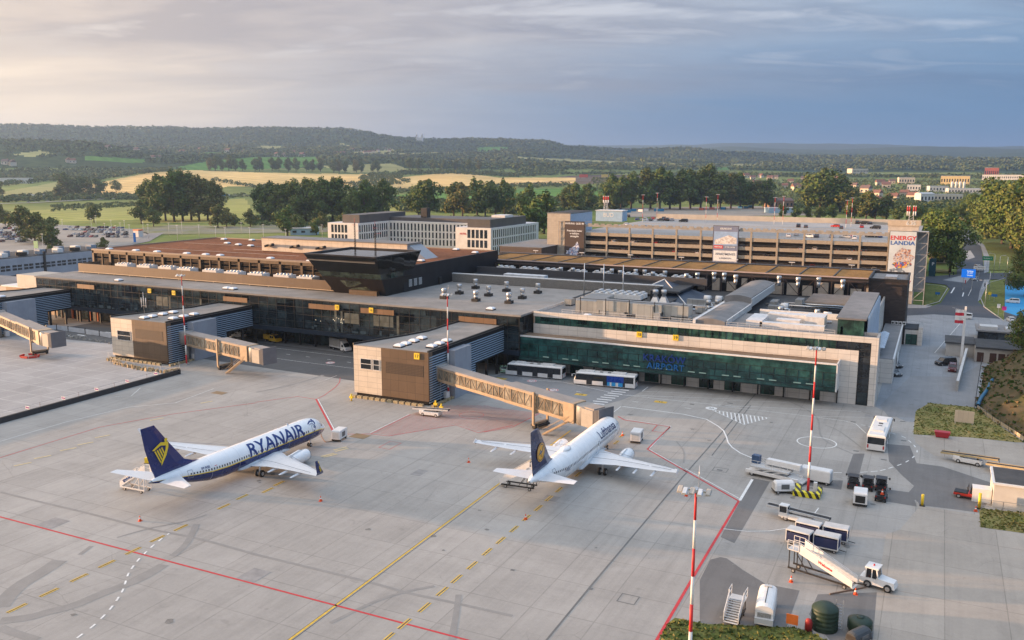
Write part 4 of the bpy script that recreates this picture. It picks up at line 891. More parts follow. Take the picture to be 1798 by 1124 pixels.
A=thing('gatehouse','small entrance pavilion with dark roof and teal glass beside the annex','building',(-6.4,263.5,0))
MB().box(0,4.2,0,9,0,4.2).build('wall',PW,A); MB().box(.3,3.2,-.06,-.002,.1,3).build('glass_door',GRB,A); MB().box(-.1,3.4,-.1,9.1,4.2,4.5).build('roof',FLD,A); MB().box(3.41,4.5,-.4,9.2,0,5).build('end_wall',PW,A)

# ================================================================ PIERS
def pier(xl,xr,yf,xs,zt,label,win,shx,sy0,sy1,num,bend=True):
    t=thing('boarding_pier',label,'pier',(0,0,0)); ye=184.0; xb=xl+6.4; xk=xr-12.2
    MB().prism([(xl,yf),(xs,yf),(xs,yf+14),(xk,yf+20),(xl+4.6,yf+13.5)],.9,zt).build('white_wall',PC,t)
    MB().box(xs,xr,yf-.05,yf+1.5,.9,zt+.1).build('brown_wall',PB,t)
    MB().box(xs+1.1,xr-1.2,yf-.09,yf-.055,5.9,8.3).build('vent_panel',PBV,t)
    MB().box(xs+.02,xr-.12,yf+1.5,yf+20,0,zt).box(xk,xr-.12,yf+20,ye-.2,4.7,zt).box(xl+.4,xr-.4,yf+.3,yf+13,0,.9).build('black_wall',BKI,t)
    l=MB(); n=int((zt-.8)/.52)
    for k in range(n): z=.5+k*.52; l.box(xr-.12,xr+.05,yf+.3,(yf+20) if z<4.9 else ye-.3,z,z+.2)
    l.build('louvre',LBL,t)
    MB().prism([(xl+.02,yf+.02),(xr+.04,yf+.02),(xr+.04,ye-.3),(xk+.02,ye-.3),(xk+.02,yf+20),(xl+4.62,yf+13.5)],zt,zt+.16).build('roof',FLT,t)
    p=MB(); p.box(xr-.25,xr+.1,yf-.06,ye-.3,zt+.1,zt+.5); p.bar((xl,yf,zt+.3),(xl+4.6,yf+13.5,zt+.3),.3,.45); p.bar((xl+4.6,yf+13.5,zt+.3),(xk,yf+20,zt+.3),.3,.45); p.bar((xk,yf+20,zt+.3),(xk,ye-.3,zt+.3),.3,.45); p.build('parapet',DMT,t)
    p=MB(); [p.box(a,b_,yf-.06,yf-.002,c,d) for a,b_,c,d in win]; p.build('window',GW,t)
    p=MB(); 
    for a,b_,c,d in win: bars(p,a,b_,yf-.06,c,d,1,2 if b_-a<3 else 2,.1,.06)
    p.build('window_frame',WMT,t)
    MB().box(shx[0],shx[1],sy0,sy1,0,zt-.7).build('lift_shaft',GR,t)
    p=MB(); 
    for k in range(4): p.box(xk-.0,xk+.5,yf+18+k*5.2,yf+18.5+k*5.2,0,4.7); p.box(xr-.8,xr-.3,yf+21+k*5.2,yf+21.5+k*5.2,0,4.7)
    each(p,'column',DMT,t)
    p=MB()
    n=int((xr-xl)/1.5)
    for i in range(n): x=xl+i*1.5; p.box(x,x+1.1,yf-1.3,yf-.7,0,.55)
    for i in range(12): p.box(xr+1.0,xr+1.6,yf-.8+i*1.5,yf+.3+i*1.5,0,.5)
    p.build('guard_kerb',mat('striped kerb',(.36,.29,.17),.7,0,.5,6),t)
    return t
pier(-109.2,-90.8,149.4,-102.2,11.0,'cream and brown ended boarding pier whose long jetway reaches the Lufthansa airliner',[(-107.4,-104.7,6.2,8.4),(-104.2,-102.7,6.2,8.45)],(-92.6,-89.0),156.9,164.2,'17')
pier(-186.8,-167.7,153.6,-179.3,10.4,'middle boarding pier with cream and brown end wall, left of the pier nearest the camera',[(-184.6,-180,5.0,7.4)],(-170,-165.8),160.5,168.3,'14')
pier(-260.5,-240.4,155.5,-252.4,10.4,'leftmost boarding pier, mostly outside the left edge of the photo',[(-258.,-253.5,5.0,7.4)],(-242.6,-238.4),161.5,170.5,'11')
gate_sign(-93.4,149.34,10.2,'17','yellow gate sign high on the brown pier end wall')
for i,(x,y) in enumerate([(-99.1,151.5),(-99.1,154),(-99.2,157.3),(-99.4,160.8),(-92.8,154.1),(-92.9,157.3),(-93.1,160.7)]):
    skylight(x,y,11.16,'white skylight on the pier by the Lufthansa jet, %s row, %s from front'%('left' if i<4 else 'right',wd[i if i<4 else i-4]))
for i,(x,y) in enumerate([(-177,155.5),(-177,158),(-177.1,161.5),(-177.2,165),(-169.8,158),(-169.9,161.5),(-170,165)]):
    skylight(x,y,10.56,'white dome skylight on the middle pier roof, %s row, %s from the front'%('left' if i<4 else 'right',wd[i if i<4 else i-4]))
for i,(x,y) in enumerate([(-243.5,160),(-243.5,163.5)]): skylight(x,y,10.56,'white dome skylight on the leftmost pier, '+('nearer','farther')[i]+' one')
t=thing('pier_aerial','slim triple aerial on the middle pier roof','aerial',(-182,160,10.5)); MB().tube((0,0,0),(0,0,6.),.06,.05,6).bar((-.8,0,2.4),(.8,0,2.4),.06).build('mast',MTL,t); MB().tube((-.8,0,2),(-.8,0,4.5),.09).tube((.8,0,2),(.8,0,4.5),.09).tube((0,0,2.4),(0,0,4.8),.09).build('antenna',WMT,t)

# ================================================================ CAR PARK
G=thing('parking_garage','long multi storey car park with beige frame and three hanging banners','car park',(0,0,0))
gx0,gx1,gy=-133.4,-15.9,346.0; zs=[21.0,17.55,14.25,10.9,7.5,4.1]
s=MB()
for z in zs: s.box(-141,-7,gy+.6,430,z-.35,z)
s.build('floor_slab',CNC,G)
s=MB()
for z in zs: 
    for i in range(12): x=gx0+.2+i*9.78; s.box(x,x+9.3,gy+.18,gy+.42,z-.65,z+.7)
s.build('spandrel',BRS,G)
s=MB()
for i in range(13): x=gx0+i*9.79; s.box(x-.35,x+.35,gy,gy+.6,0,25.2)
each(s,'column',BRS,G)
s=MB()
for z in zs:
    for i in range(60): x=gx0+1+i*1.95; s.box(x,x+.06,gy+.2,gy+.26,z+.62,z+1.5)
    s.box(gx0,gx1,gy+.2,gy+.26,z+1.45,z+1.5)
s.build('guard_rail',mat('dull rail',(.25,.24,.23),.5,.4,.1),G)
s=MB()
for i in range(41): x=gx0+1.4+i*2.86; s.box(x,x+1.9,gy-.15,gy+.17,24.9,25.5)
s.box(gx0,gx1,gy-.02,gy+.16,24.9,25.9) if 0 else None
s.box(gx0,gx1,gy-.1,gy+.5,24.1,24.95); s.box(gx0,gx1,gy+.2,gy+.3,26.1,26.2)
s.build('parapet',mat('weathered concrete',(.33,.30,.26),.8,0,.2,.6),G); MB().box(-141,-8,474.6,475,21.02,23.6).build('parapet',mat('pale parapet',(.46,.41,.34),.8,0,.1,.3),G)
MB().box(-140,-8,355,355.3,0,20.6).build('added_backing',mat('brightened backing',(.34,.28,.22),.9),G)  # added backing close behind the openings, its colour raised to lighten them
MB().box(-141,-7,346.7,475,20.66,21.02).build('roof_deck',ground_mat('car park deck',(.29,.28,.265),(.35,.335,.32),.12,rough=.8),G)
MB().box(-150.6,-140.1,346.4,372,0,29.1).build('stair_tower',panel('beige sandstone',(.44,.38,.30),1.2,.8,rough=.6,joint=.75,jw=.05,tint=.04),G); MB().box(-140.1,-139.9,346.5,372,21.1,29).build('tower_side',mat('pale blue wall',(.34,.42,.52),.6),G); MB().box(-150.7,-140,346.4,372.1,29.1,29.5).build('tower_roof',FLG,G); MB().box(-150,-140.7,347,371.5,29.5,29.6).build('tower_roof_cover',FLD,G)
MB().box(-165,-146,330,372,0,15.8).build('lower_block',panel('brown boarding',(.10,.072,.055),30,.5,rough=.6,joint=.6,jw=.08,tint=.05),G); MB().box(-166,-145.5,330,372,15.8,16).build('lower_roof',FLG,G)
LH=at(1046,388,21.02); LX,LY_=LH.x,LH.y; MB().box(LX,LX+14.5,LY_,LY_+8,21.02,26.4).build('lift_house',mat('sky blue wall',(.33,.47,.62),.6,0,.12,.6),G); MB().box(LX-.3,LX+14.8,LY_-.3,LY_+8.3,26.4,26.7).build('lift_house_roof',WMT,G)
text('lettering','BUD',2.9,WHI,G,frame((LX+7,LY_-.05,24.2),(1,0,0),(0,0,1)),.03,.02)
MB().box(-16.8,-6.6,352,359,21.02,27.6).build('lift_house',mat('cream lift house',(.55,.49,.42),.6,0,.1,.6),G); MB().box(-17,-6.4,351.6,352,27.6,29.6).build('roof_sign',mat('orange sign board',(.52,.42,.31),.6),G); text('lettering','6.35',1.9,WHI,G,frame((-9.3,351.55,28.6),(1,0,0),(0,0,1)),.03,.03)
s=MB() # steel lattices at the ends
for xa,xb in ((-145.2,-141.4),(-7.0,-3.2)):
    for x in(xa,xb): s.box(x-.12,x+.12,gy-.1,gy+.1,0,26.1); s.box(x-.12,x+.12,gy+4,gy+4.2,0,26.1)
    for k in range(6):
        z=1.5+k*4.1; s.box(xa,xb,gy-.08,gy+.08,z-.08,z+.08); s.bar((xa,gy,z),(xb,gy,z+4.1) ,.16)
    s.box(xa,xb,gy-.1,gy+4.2,25.9,26.1)
s.build('steel_lattice',mat('pale steel',(.42,.40,.37),.5,.3,.1),G)
MB().box(-7.0,-3.4,gy+4.2,gy+4.4,4,26).box(-8.6,-6.6,gy+.1,gy+6,0,26).build('end_wall',mat('mesh grey',(.30,.29,.28),.7),G)
def banner(x0,x1,z0,z1,name,label,bg):
    t=thing(name,label,'banner',(x0,gy-.55,z0)); MB().box(0,x1-x0,0,.15,0,z1-z0).build('sheet',bg,t); MB().box(-.15,0,0,.3,0,z1-z0).box(x1-x0,x1-x0+.15,0,.3,0,z1-z0).box(-.15,x1-x0+.15,0,.3,z1-z0,z1-z0+.15).build('banner_frame',DMT,t); return t
def art(name,cols,seed,scale):
    m=bpy.data.materials.new(name); m.use_nodes=True; t=NT(m.node_tree); b_=t.n['Principled BSDF']; P=t.node('ShaderNodeTexCoord').outputs['Object']
    v=t.node('ShaderNodeTexVoronoi'); v.inputs['Scale'].default_value=scale; t.put(v.inputs['Vector'],t.vm('ADD',P,(seed,seed,seed))); r=t.node('ShaderNodeValToRGB'); r.color_ramp.interpolation='CONSTANT'
    t.l.new(t.sep(v.outputs['Color'])[0],r.inputs[0]); n=len(cols); e=r.color_ramp.elements; e[0].color=cols[0]+(1,); e[0].position=0; e[1].color=cols[1]+(1,); e[1].position=1/n
    for i in range(2,n): q=e.new(i/n); q.color=cols[i]+(1,)
    t.l.new(r.outputs[0],b_.inputs['Base Color']); b_.inputs['Roughness'].default_value=.7; return m
def blob(mb,cx,cz,rx,rz,y=-.02,n=14,seed=0,jag=.25):
    r=random.Random(seed); P=[(cx+rx*math.cos(2*PI*i/n)*(1+r.uniform(-jag,jag)),y,cz+rz*math.sin(2*PI*i/n)*(1+r.uniform(-jag,jag))) for i in range(n)]; mb.add(P,[tuple(range(n))])
t=banner(-15.7,-7.0,4.7,26,'advertising_banner','tall pale banner headed ENERGY LANDIA at the right end of the car park',mat('pale banner',(.58,.62,.62),.7,0,.08,.3))
F=lambda x,z:frame((x,-.03,z),(1,0,0),(0,0,1))
text('lettering','ENERGY',2.05,mat('banner red',(.62,.04,.03),.6),t,F(4.4,18.9),.01,.05,sx=1.12); text('lettering','LANDIA',1.95,mat('banner blue',(.04,.12,.38),.6),t,F(4.3,17.1),.01,.04,sx=1.15)
m_=MB(); blob(m_,5,12.3,3.,3.1,seed=2); m_.build('picture',art('ride picture a',[(.5,.22,.12),(.35,.30,.30),(.6,.45,.35),(.25,.12,.1),(.45,.45,.5),(.65,.5,.4)],3,2.4),t)
m_=MB(); blob(m_,4.4,9.3,3.2,1.3,y=-.03,seed=5); m_.build('picture',art('ride picture b',[(.75,.45,.05),(.08,.12,.45),(.6,.1,.05),(.4,.4,.42),(.1,.1,.12)],9,2.),t)
m_=MB(); blob(m_,3.4,6.8,2.6,1.9,y=-.025,seed=9,jag=.45); m_.build('picture',art('ride picture c',[(.2,.24,.28),(.45,.5,.52),(.12,.13,.15),(.6,.62,.62)],1,1.6),t)
text('lettering','THE BIGGEST',.95,BLK,t,F(4.2,4.6),.01,.02); text('lettering','CITY',1.3,RED,t,F(6.6,3.2),.01,.03); text('lettering','LAND',1.3,BLK,t,F(5.5,1.2),.01,.04)
t=banner(-142,-133.4,8,26,'advertising_banner','dark brown banner with white lettering at the left end of the car park',mat('brown banner',(.075,.052,.042),.7,0,.08,.3))
F=lambda x,z:frame((x,-.03,z),(1,0,0),(0,0,1)); text('lettering','SAMSUNG  QLED 8K',.95,WHI,t,F(4.3,17.2),.01,.03)
for k,s_ in enumerate(('Prawdziwy kolor','w każdym','szczególe')): text('lettering',s_,1.0,WHI,t,F(4.3,14.2-k*1.15),.01,.03)
m_=MB(); blob(m_,3.8,5.6,2.6,2.0,seed=4,jag=.5); blob(m_,5.6,7.4,.8,1.9,y=-.03,seed=6,jag=.4); blob(m_,2.4,5.2,2.0,1.2,y=-.04,seed=7,jag=.4); m_.build('picture',art('collage picture',[(.55,.6,.7),(.3,.35,.5),(.6,.4,.4),(.7,.7,.75),(.2,.25,.4)],2,1.6),t)
t=banner(-79.3,-69.7,8,26,'advertising_banner','tall banner for APARTMENTS with a white building picture, middle of the car park',mat('slate banner',(.20,.22,.30),.7))
F=lambda x,z:frame((x,-.08,z),(1,0,0),(0,0,1))
MB().box(.3,9.3,-.03,-.002,10.6,15.9).build('picture_sky',mat('picture sky',(.30,.42,.60),.7),t); m_=MB(); m_.add([(.6,-.05,10.9),(9.1,-.05,11.2),(9.1,-.05,13.4),(6,-.05,14.6),(2.4,-.05,13.2),(.6,-.05,12.6)],[tuple(range(6))]); m_.build('picture_building',art('white building picture',[(.7,.62,.55),(.6,.55,.5),(.75,.7,.65),(.5,.42,.38)],5,1.6),t)
MB().box(.3,3.9,-.05,-.031,9.3,10.5).build('red_panel',mat('banner red',(.62,.04,.03),.6),t); MB().box(.3,9.3,-.03,-.002,4.4,8.5).build('white_panel',WHI,t)
text('lettering','FOR SALE',.7,WHI,t,F(2.1,9.9),.01,.03); text('lettering','+48 12 00 00 00',.55,WHI,t,F(6.6,9.9),.01,.02) if 0 else text('lettering','IN THE CENTRE',.55,WHI,t,F(6.6,9.9),.01,.02); text('lettering','APARTMENTS',1.25,mat('grey letters',(.18,.18,.2),.6),t,F(4.8,7.1),.01,.01); text('lettering','in KRAKOW',.85,mat('grey letters',(.18,.18,.2),.6),t,F(4.8,5.5),.01,.01); text('lettering','KRAKOW',1.0,WHI,t,F(4.8,17),.01,.03)
# striped aerial clusters on the car park
for i,(x,y,z) in enumerate([(LX+4,LY_+4,26.7),(-9.5,356,27.6)]):
    t=thing('aerial_cluster','striped aerial cluster on the car park roof, '+('left one by the lift house','right one above the sign')[i],'aerial cluster',(x,y,z),0,'striped aerial clusters')
    m_=MB(); [m_.bar((sx*.9,sy*.9,0),(sx*.6,sy*.6,4.2),.14) for sx in(-1,1) for sy in(-1,1)]; [m_.bar((-.9,-.9,k),(.8,-.8,k+1),.08) for k in range(4)]; m_.build('mast',WMT,t)
    m_=MB(); n_=MB()
    for k in range(6): a=k*PI/3; p=(1.4*math.cos(a),1.4*math.sin(a)); m_.tube((p[0],p[1],3.6),(p[0],p[1],5.2),.2,n=8); n_.tube((p[0],p[1],5.2),(p[0],p[1],6.9),.22,n=8); m_.tube((p[0],p[1],6.9),(p[0],p[1],7.2),.2,n=8)
    (n_ if i else m_).build('aerial',WHI if not i else RED,t); (m_ if i else n_).build('aerial_tip',RED if not i else WHI,t)
# ================================================================ OFFICE BLOCK
O=thing('office_building','white office block with tall narrow windows and black roof storey','office',(0,0,0)); fy=402.0
MB().box(-309,-288.3,fy,fy+62,0,17.9).box(-288.3,-226,fy+30,fy+62,0,17.9).box(-226,-205.4,fy-1.5,fy+58,0,17.9).build('wall',panel('white render',(.66,.62,.60),40,40,rough=.6,joint=.9,jw=.02,tint=.01),O)
MB().box(-301,-289.5,fy+3,fy+50,17.9,22.4).box(-289.4,-226,fy+33,fy+60,17.9,20.0).box(-220,-206.8,fy+.5,fy+44,17.9,22.2).build('roof_storey',panel('charcoal storey',(.085,.075,.072),2,9,rough=.5,joint=.8,jw=.05,tint=.06),O)
MB().box(-270,-266,fy+36,fy+40,20,25.4).build('stair_head',DMT,O); MB().box(-216,-208,fy+20,fy+30,22.2,23.4).build('roof_plant',WMT,O)
win=[]; 
for i in range(5):
    for z0_,z1_ in((12.6,16.9),(7.8,11.6)): win.append(('y',-306.6+i*2.3,-305+i*2.3,fy,z0_,z1_)); win.append(('y',-219+i*2.45,-217.3+i*2.45,fy-1.5,z0_,z1_))
for i in range(26):
    for z0_,z1_ in((12.9,16.8),(8.9,12.1),(4.9,8.1)):
        win.append(('y',-287.2+i*2.35,-286.2+i*2.35,fy+30,z0_,z1_))
for i in range(13):
    for z0_,z1_ in((12.9,16.8),(8.9,12.1)): win.append(('x',fy+1+i*2.2,fy+2.1+i*2.2,-288.3,z0_,z1_))
for i in range(24):
    for z0_,z1_ in((12.9,16.8),(8.9,12.1),(4.9,8.1)): win.append(('x',fy+1+i*2.25,fy+2+i*2.25,-205.4,z0_,z1_))
rest=MB()
for k,(ax,a,b_,c,z0_,z1_) in enumerate(win):
    q=(a,b_,c-.04,c+.0-.004,z0_,z1_) if ax=='y' else (c+.004,c+.04,a,b_,z0_,z1_)
    if k<98: MB().box(*q).build('window',GW,O)
    else: rest.box(*q)
o=rest.build('window_rows',GW,O); o['kind']='stuff'
text('lettering','Hilton Garden Inn'[:0]+'HOTEL',1.3,mat('banner red',(.62,.04,.03),.6),O,frame((-221.5,fy-1.56,14.6),(1,0,0),(0,0,1)),.03,.02)
# ================================================================ WHITE HANGAR, LEFT
Hh=thing('hangar_building','long pale blue hangar with rows of small windows at the left edge','hangar',(0,0,0))
MB().box(-372,-345,215,290,0,10.6).build('wall',GR,Hh); MB().box(-371,-345.5,215,290,10.6,10.8).build('roof',FLD,Hh)
for i in range(14):
    for k in range(2):
        for z in (6.0,7.3): 
            y=217+i*5.2+k*2.3; MB().box(-344.99,-344.94,y,y+1.9,z-.45,z+.45).build('window',GW,Hh)
for i in range(5): y=216+i*5.2; MB().box(-344.99,-344.94,y,y+3.5,2.2,3.6).build('window',GW,Hh)
each(MB().box(-344.9,-344.5,252,253,0,12.4),'column',DMT,Hh)
for i in range(16):
    t=thing('roof_unit','boxy grey plant unit on the hangar roof, %s from the front'%wd[i],'roof unit',(-349+ (i%2)*-5,218+i*4.3,10.8),0,'plant units on the hangar roof'); MB().box(-2,1.6,0,2.8,.2,1.7+.3*(i%3)).build('casing',(DMT,WMT,STB)[i%3],t); MB().box(-1.6,1.2,.3,2.4,0,.2).build('feet',DMT,t)
MB
t=thing('glass_link','long brown screened building behind the hangar windows','building',(0,0,0)); MB().box(-345,-283.2,196,214,0,7.4).build('wall',mat('pale end wall',(.40,.35,.30),.6),t); MB().box(-345.2,-283,195.8,214.2,7.4,7.7).build('roof',FLG,t)
t['label']='low pale linking building between hangar and dark glass terminal'
# ================================================================ AIRLINERS  (local axes: +Y towards the nose, origin on the ground under the nose tip, station s runs aft)
PWH=mat('aircraft white',(.78,.78,.775),.26,0,.025,.45,coat=.3); PWG=mat('wing grey white',(.66,.67,.68),.35,0,.05,1.5); NVY=mat('navy livery',(.006,.018,.12),.25,0,.05,.5,coat=.4); LNV=mat('dark blue livery',(.006,.016,.075),.25,0,.05,.5,coat=.4)
YLL=mat('yellow livery',(.80,.56,.03),.3,0,.03,.5); AWN=mat('cabin window',(.03,.035,.05),.15,0,0); ENG=mat('engine metal',(.35,.35,.36),.3,.9,.1,3); FAN=mat('fan dark',(.02,.02,.022),.4,.5,.1); TYR=mat('rubber',(.022,.022,.022),.8,0,.1); OYE=mat('crane yellow',(.80,.38,.01),.35,0,.03); GAP=mat('panel gap',(.25,.26,.28),.5,0,0)
ANG=[90,75,60,45,30,15,0,-10,-18,-24,-35,-50,-65,-80,-90]; ANG=ANG+[-180-a for a in ANG[1:-1]][::-1][::-1]
def fus_angles():
    a=[90,75,60,45,30,15,8,1,-4,-14,-30,-50,-65,-80,-90]; return a+[-180-x for x in a[::-1][1:-1]]
FA=fus_angles()
def airliner(label,L,secs,kind):
    t=thing('airliner',label,'airliner')
    def SEC(s):
        k=min(max(np.searchsorted([q[0] for q in secs],s)-1,0),len(secs)-2); a,b=secs[k],secs[k+1]; u=(s-a[0])/(b[0]-a[0]); u=min(max(u,0),1)
        return [a[i]*(1-u)+b[i]*u for i in range(4)]   # s, half width, z top, z bottom
    def pt(s,ang,off=0.):
        _,w,zt,zb=SEC(s); zc=zb+(zt-zb)*.5; a=rad(ang); return Vector(((w+off)*math.cos(a),-s,zc+((zt-zb)/2+off)*math.sin(a)))
    ss=[q[0] for q in secs]; dense=[]
    for a,b in zip(ss[:-1],ss[1:]):
        n=max(1,int((b-a)/1.6)); dense+=[a+(b-a)*k/n for k in range(n)]
    dense.append(ss[-1]); rings=[[pt(s,a) for a in FA] for s in dense]; n=len(FA)
    def mif(j,i):
        if kind!='harp': return 0
        a=(FA[i]+FA[(i+1)%n])/2 if i<n-1 else (FA[i]+(90-360))/2
        if a<-90: a=-180-a
        return 1 if a<-4 else 2 if a<1 else 0
    f=MB().loft([r[::-1] for r in rings],mif=lambda j,i: mif(j,(n-1-i-1)%n),smooth=True)
    f.build('fuselage',[PWH,NVY,YLL],t)
    return t,pt,SEC
def airfoil(y,s0,c,z,th,inc=0):  # section at span y
    P=[(0,0),(.06,.42),(.25,.62),(.55,.42),(1,.02),(.55,-.28),(.25,-.38),(.06,-.28)]
    return [Vector((y,-(s0+c*u),z+c*th*v)) for u,v in P]
def wing(t,name,stations,m,side):
    secs=[airfoil(side*y,s0,c,z,th) for y,s0,c,z,th in stations]
    if side>0: secs=secs
    else: secs=[s[::-1] for s in secs]
    return MB().loft(secs,smooth=False).build(name,m,t)
def fin(t,stations,m,name='tail_fin'):
    secs=[[Vector((0,-s0,z)),Vector((w,-(s0+c*.3),z)),Vector((w*.8,-(s0+c*.6),z)),Vector((0.02,-(s0+c),z)),Vector((-w*.8,-(s0+c*.6),z)),Vector((-w,-(s0+c*.3),z))] for z,s0,c,w in stations]
    return MB().loft([s[::-1] for s in secs],smooth=False).build(name,m,t)
def engine(t,x,s0,L,z,r,m_,pylon_top,lip=ENG):
    e=thing('engine_tmp','x','x'); bpy.data.objects.remove(e)
    nac=MB().lathe((x,-s0-L,z),[(r*.62,0),(r*.80,.6),(r*.97,L*.45),(r*1.0,L*.7),(r*.93,L*.93),(r*.90,L-.12)],22,axis='y').build('engine',m_,t)
    MB().lathe((x,-s0-L,z),[(r*.90,L-.12),(r*.91,L),(r*.80,L+.02),(r*.76,L-.25)],22,axis='y').build('inlet_lip',lip,nac)
    MB().lathe((x,-s0-.3,z),[(r*.8,0),(r*.79,.02)],22,axis='y').build('fan',FAN,nac)
    MB().lathe((x,-s0-L-.9,z),[(r*.3,0),(r*.5,.4),(r*.62,.95)],18,axis='y').build('exhaust',ENG,nac)
    MB().hexa([(x-.18,-s0-L-.6,z+r*.5),(x+.18,-s0-L-.6,z+r*.5),(x+.16,-s0-.9,z+r*.9),(x-.16,-s0-.9,z+r*.9)],[(x-.15,-s0-L-.8,pylon_top),(x+.15,-s0-L-.8,pylon_top),(x+.12,-s0-1.9,z+r+.25),(x-.12,-s0-1.9,z+r+.25)]).build('pylon',m_,nac)
def wheels(t,name,x,s,r,w,gap,ztop,m=WMT):
    g=MB().tube((x,-s,r),(x,-s+.15,ztop),.13,.15,10).tube((x-gap,-s,r),(x+gap,-s,r),.1).bar((x,-s+.9,ztop),(x,-s,r+.4),.1).build(name,m,t)
    for sx in(-1,1):
        MB().lathe((x+sx*gap-w/2,-s,r),[(r*.6,0),(r*.93,.02),(r,w*.3),(r,w*.7),(r*.93,w-.02),(r*.6,w)],20,axis='x').build('tyre',TYR,g)
        MB().lathe((x+sx*gap-w/2-.01,-s,r),[(r*.56,0),(r*.56,w+.02)],14,axis='x').build('hub',MTL,g)
def windows(t,pt,s0,s1,step,ang,w,h,skip=(),n_=90):
    base=None; s=s0; k=0
    while s<s1:
        if not any(a<s<b for a,b in skip):
            for sd in (ang,180-ang):
                mb=MB(); a,b=pt(s-w/2,sd+h,.012),pt(s+w/2,sd+h,.012); c,d=pt(s+w/2,sd-h,.012),pt(s-w/2,sd-h,.012)
                mb.quad(a,b,c,d) if sd==ang else mb.quad(b,a,d,c)
                k+=1
                if k<=98: mb.build('window',AWN,t)
                else:
                    if base is None: base=MB()
                    base.quad(a,b,c,d) if sd==ang else base.quad(b,a,d,c)
        s+=step
    if base: o=base.build('window_rows',AWN,t); o['kind']='stuff'
def panel_on(t,pt,name,m,s0,s1,a0,a1,off=.01,n=4,outline=0):
    mb=MB()
    for sd in(0,1):
        for i in range(n):
            q0,q1=a0+(a1-a0)*i/n,a0+(a1-a0)*(i+1)/n
            A=[pt(s0,q0,off),pt(s1,q0,off),pt(s1,q1,off),pt(s0,q1,off)]
            if sd: A=[Vector((-p.x,p.y,p.z)) for p in A][::-1]
            mb.add(A[::-1],[(0,1,2,3)])
    return mb.build(name,m,t)
def door_outline(t,pt,s0,s1,a0,a1):
    for sd in(1,-1):
        mb=MB(); P=[(s0,a0+(a1-a0)*k/5) for k in range(6)]+[(s1,a1+(a0-a1)*k/5) for k in range(6)]; P.append(P[0])
        for (sa,aa),(sb,ab) in zip(P[:-1],P[1:]):
            p,q=pt(sa,aa,.01),pt(sb,ab,.01)
            if sd<0: p.x*=-1;q.x*=-1
            mb.bar(p,q,.04)
        mb.build('cabin_door',GAP,t)
# ---- twin jet with the harp
secs=[(0.,.04,2.72,2.64),(.35,.50,3.12,2.15),(.9,.86,3.50,1.80),(1.6,1.18,3.92,1.55),(2.3,1.42,4.55,1.40),(3.0,1.60,4.90,1.33),(4.2,1.80,5.18,1.28),(5.5,1.88,5.27,1.27),(13,1.88,5.27,1.27),(25,1.88,5.27,1.27),(28,1.80,5.27,1.62),(31,1.52,5.24,2.35),(34,1.08,5.18,3.25),(36.3,.62,5.08,3.95),(37.6,.32,4.95,4.3),(38.0,.12,4.78,4.5)]
B,pt,SEC=airliner('white and navy airliner lettered RYANAIR, parked with its tail towards the left',38,secs,'harp')
B.location=(-95.7,121.5,0); B.rotation_euler=(0,0,-.0093)
for s in(1,-1):
    wing(B,'wing',[(1.2,12.6,8.0,1.75,.13),(5.0,15.2,5.0,2.15,.12),(11,18.4,3.1,2.85,.11),(17.1,21.7,1.7,3.6,.10)],PWG,s)
    wl=MB().loft([[Vector((s*(17.1+dx),-(a+u*c),z)) + Vector((s*v*.05,0,0)) for u,v in((0,0),(.4,1),(1,0),(.4,-1))][::s] for dx,a,c,z in((0,21.7,1.7,3.6),(.35,22.3,1.35,4.1),(.6,23.2,.95,5.2),(.82,24.0,.5,6.25))],smooth=False).build('winglet',NVY if s>0 else PWH,B)
    wing(B,'tailplane',[(.6,33.4,3.6,4.35,.09),(7.15,37.4,1.3,5.15,.08)],PWG,s)
    engine(B,s*4.83,10.6,4.0,1.32,1.02,PWH,2.25)
    for y,s_ in((6.6,20.3),(9.6,21.2),(12.6,22.2)): MB().loft([[Vector((s*y+a*.16,-(s_-1.6+q),(2.15 if y<7 else 2.5 if y<10 else 2.85)-.12+b*h*.22)) for a,b in((1,0),(0,1),(-1,0),(0,-1))][::1] for q,h in((0,.2),(1.,1),(2.4,.9),(3.2,.1))],smooth=False).build('flap_fairing',PWG,B)
    p=MB()
    for (y0_,s0_,z0_),(y1_,s1_,z1_) in [((1.9,18.6,2.32),(5.2,19.1,2.62)),((5.2,19.1,2.62),(11,20.9,3.08)),((11.2,21.0,3.1),(15.4,22.6,3.62)),((1.9,13.6,2.45),(16.6,22.0,3.72))]: p.bar((s*y0_,-s0_,z0_+.02),(s*y1_,-s1_,z1_+.02),.04)
    p.build('flap_line',GAP,B)
fin(B,[(4.9,27.6,9.6,.12),(5.6,30.4,7.0,.30),(6.2,31.8,5.9,.28),(9.4,34.4,4.2,.2),(12.5,36.75,2.35,.12)],NVY)
MB().loft([[Vector((a*1.9,-s_,1.75+b*h)) for a,b in((1,.2),(.6,1),(-.6,1),(-1,.2),(-.7,-.6),(.7,-.6))] for s_,h in((11,.2),(13.5,.8),(19,.85),(22.5,.2))],smooth=True).build('belly_fairing',PWG,B)
windows(B,pt,6.4,32.2,.51,9,.24,5.0,skip=((7.6,19.9),))
k=[s for s in np.arange(7.8,20,.51)]
for s_ in k:
    for sdd in (9,171):
        a,b,c,d=pt(s_-.12,sdd+5,.014),pt(s_+.12,sdd+5,.014),pt(s_+.12,sdd-5,.014),pt(s_-.12,sdd-5,.014)
        (MB().quad(a,b,c,d) if sdd==9 else MB().quad(b,a,d,c)).build('window',mat('window edge',(.10,.11,.16),.3,0,0),B)
door_outline(B,pt,4.4,5.3,32,-18); door_outline(B,pt,31.6,32.4,34,-16)
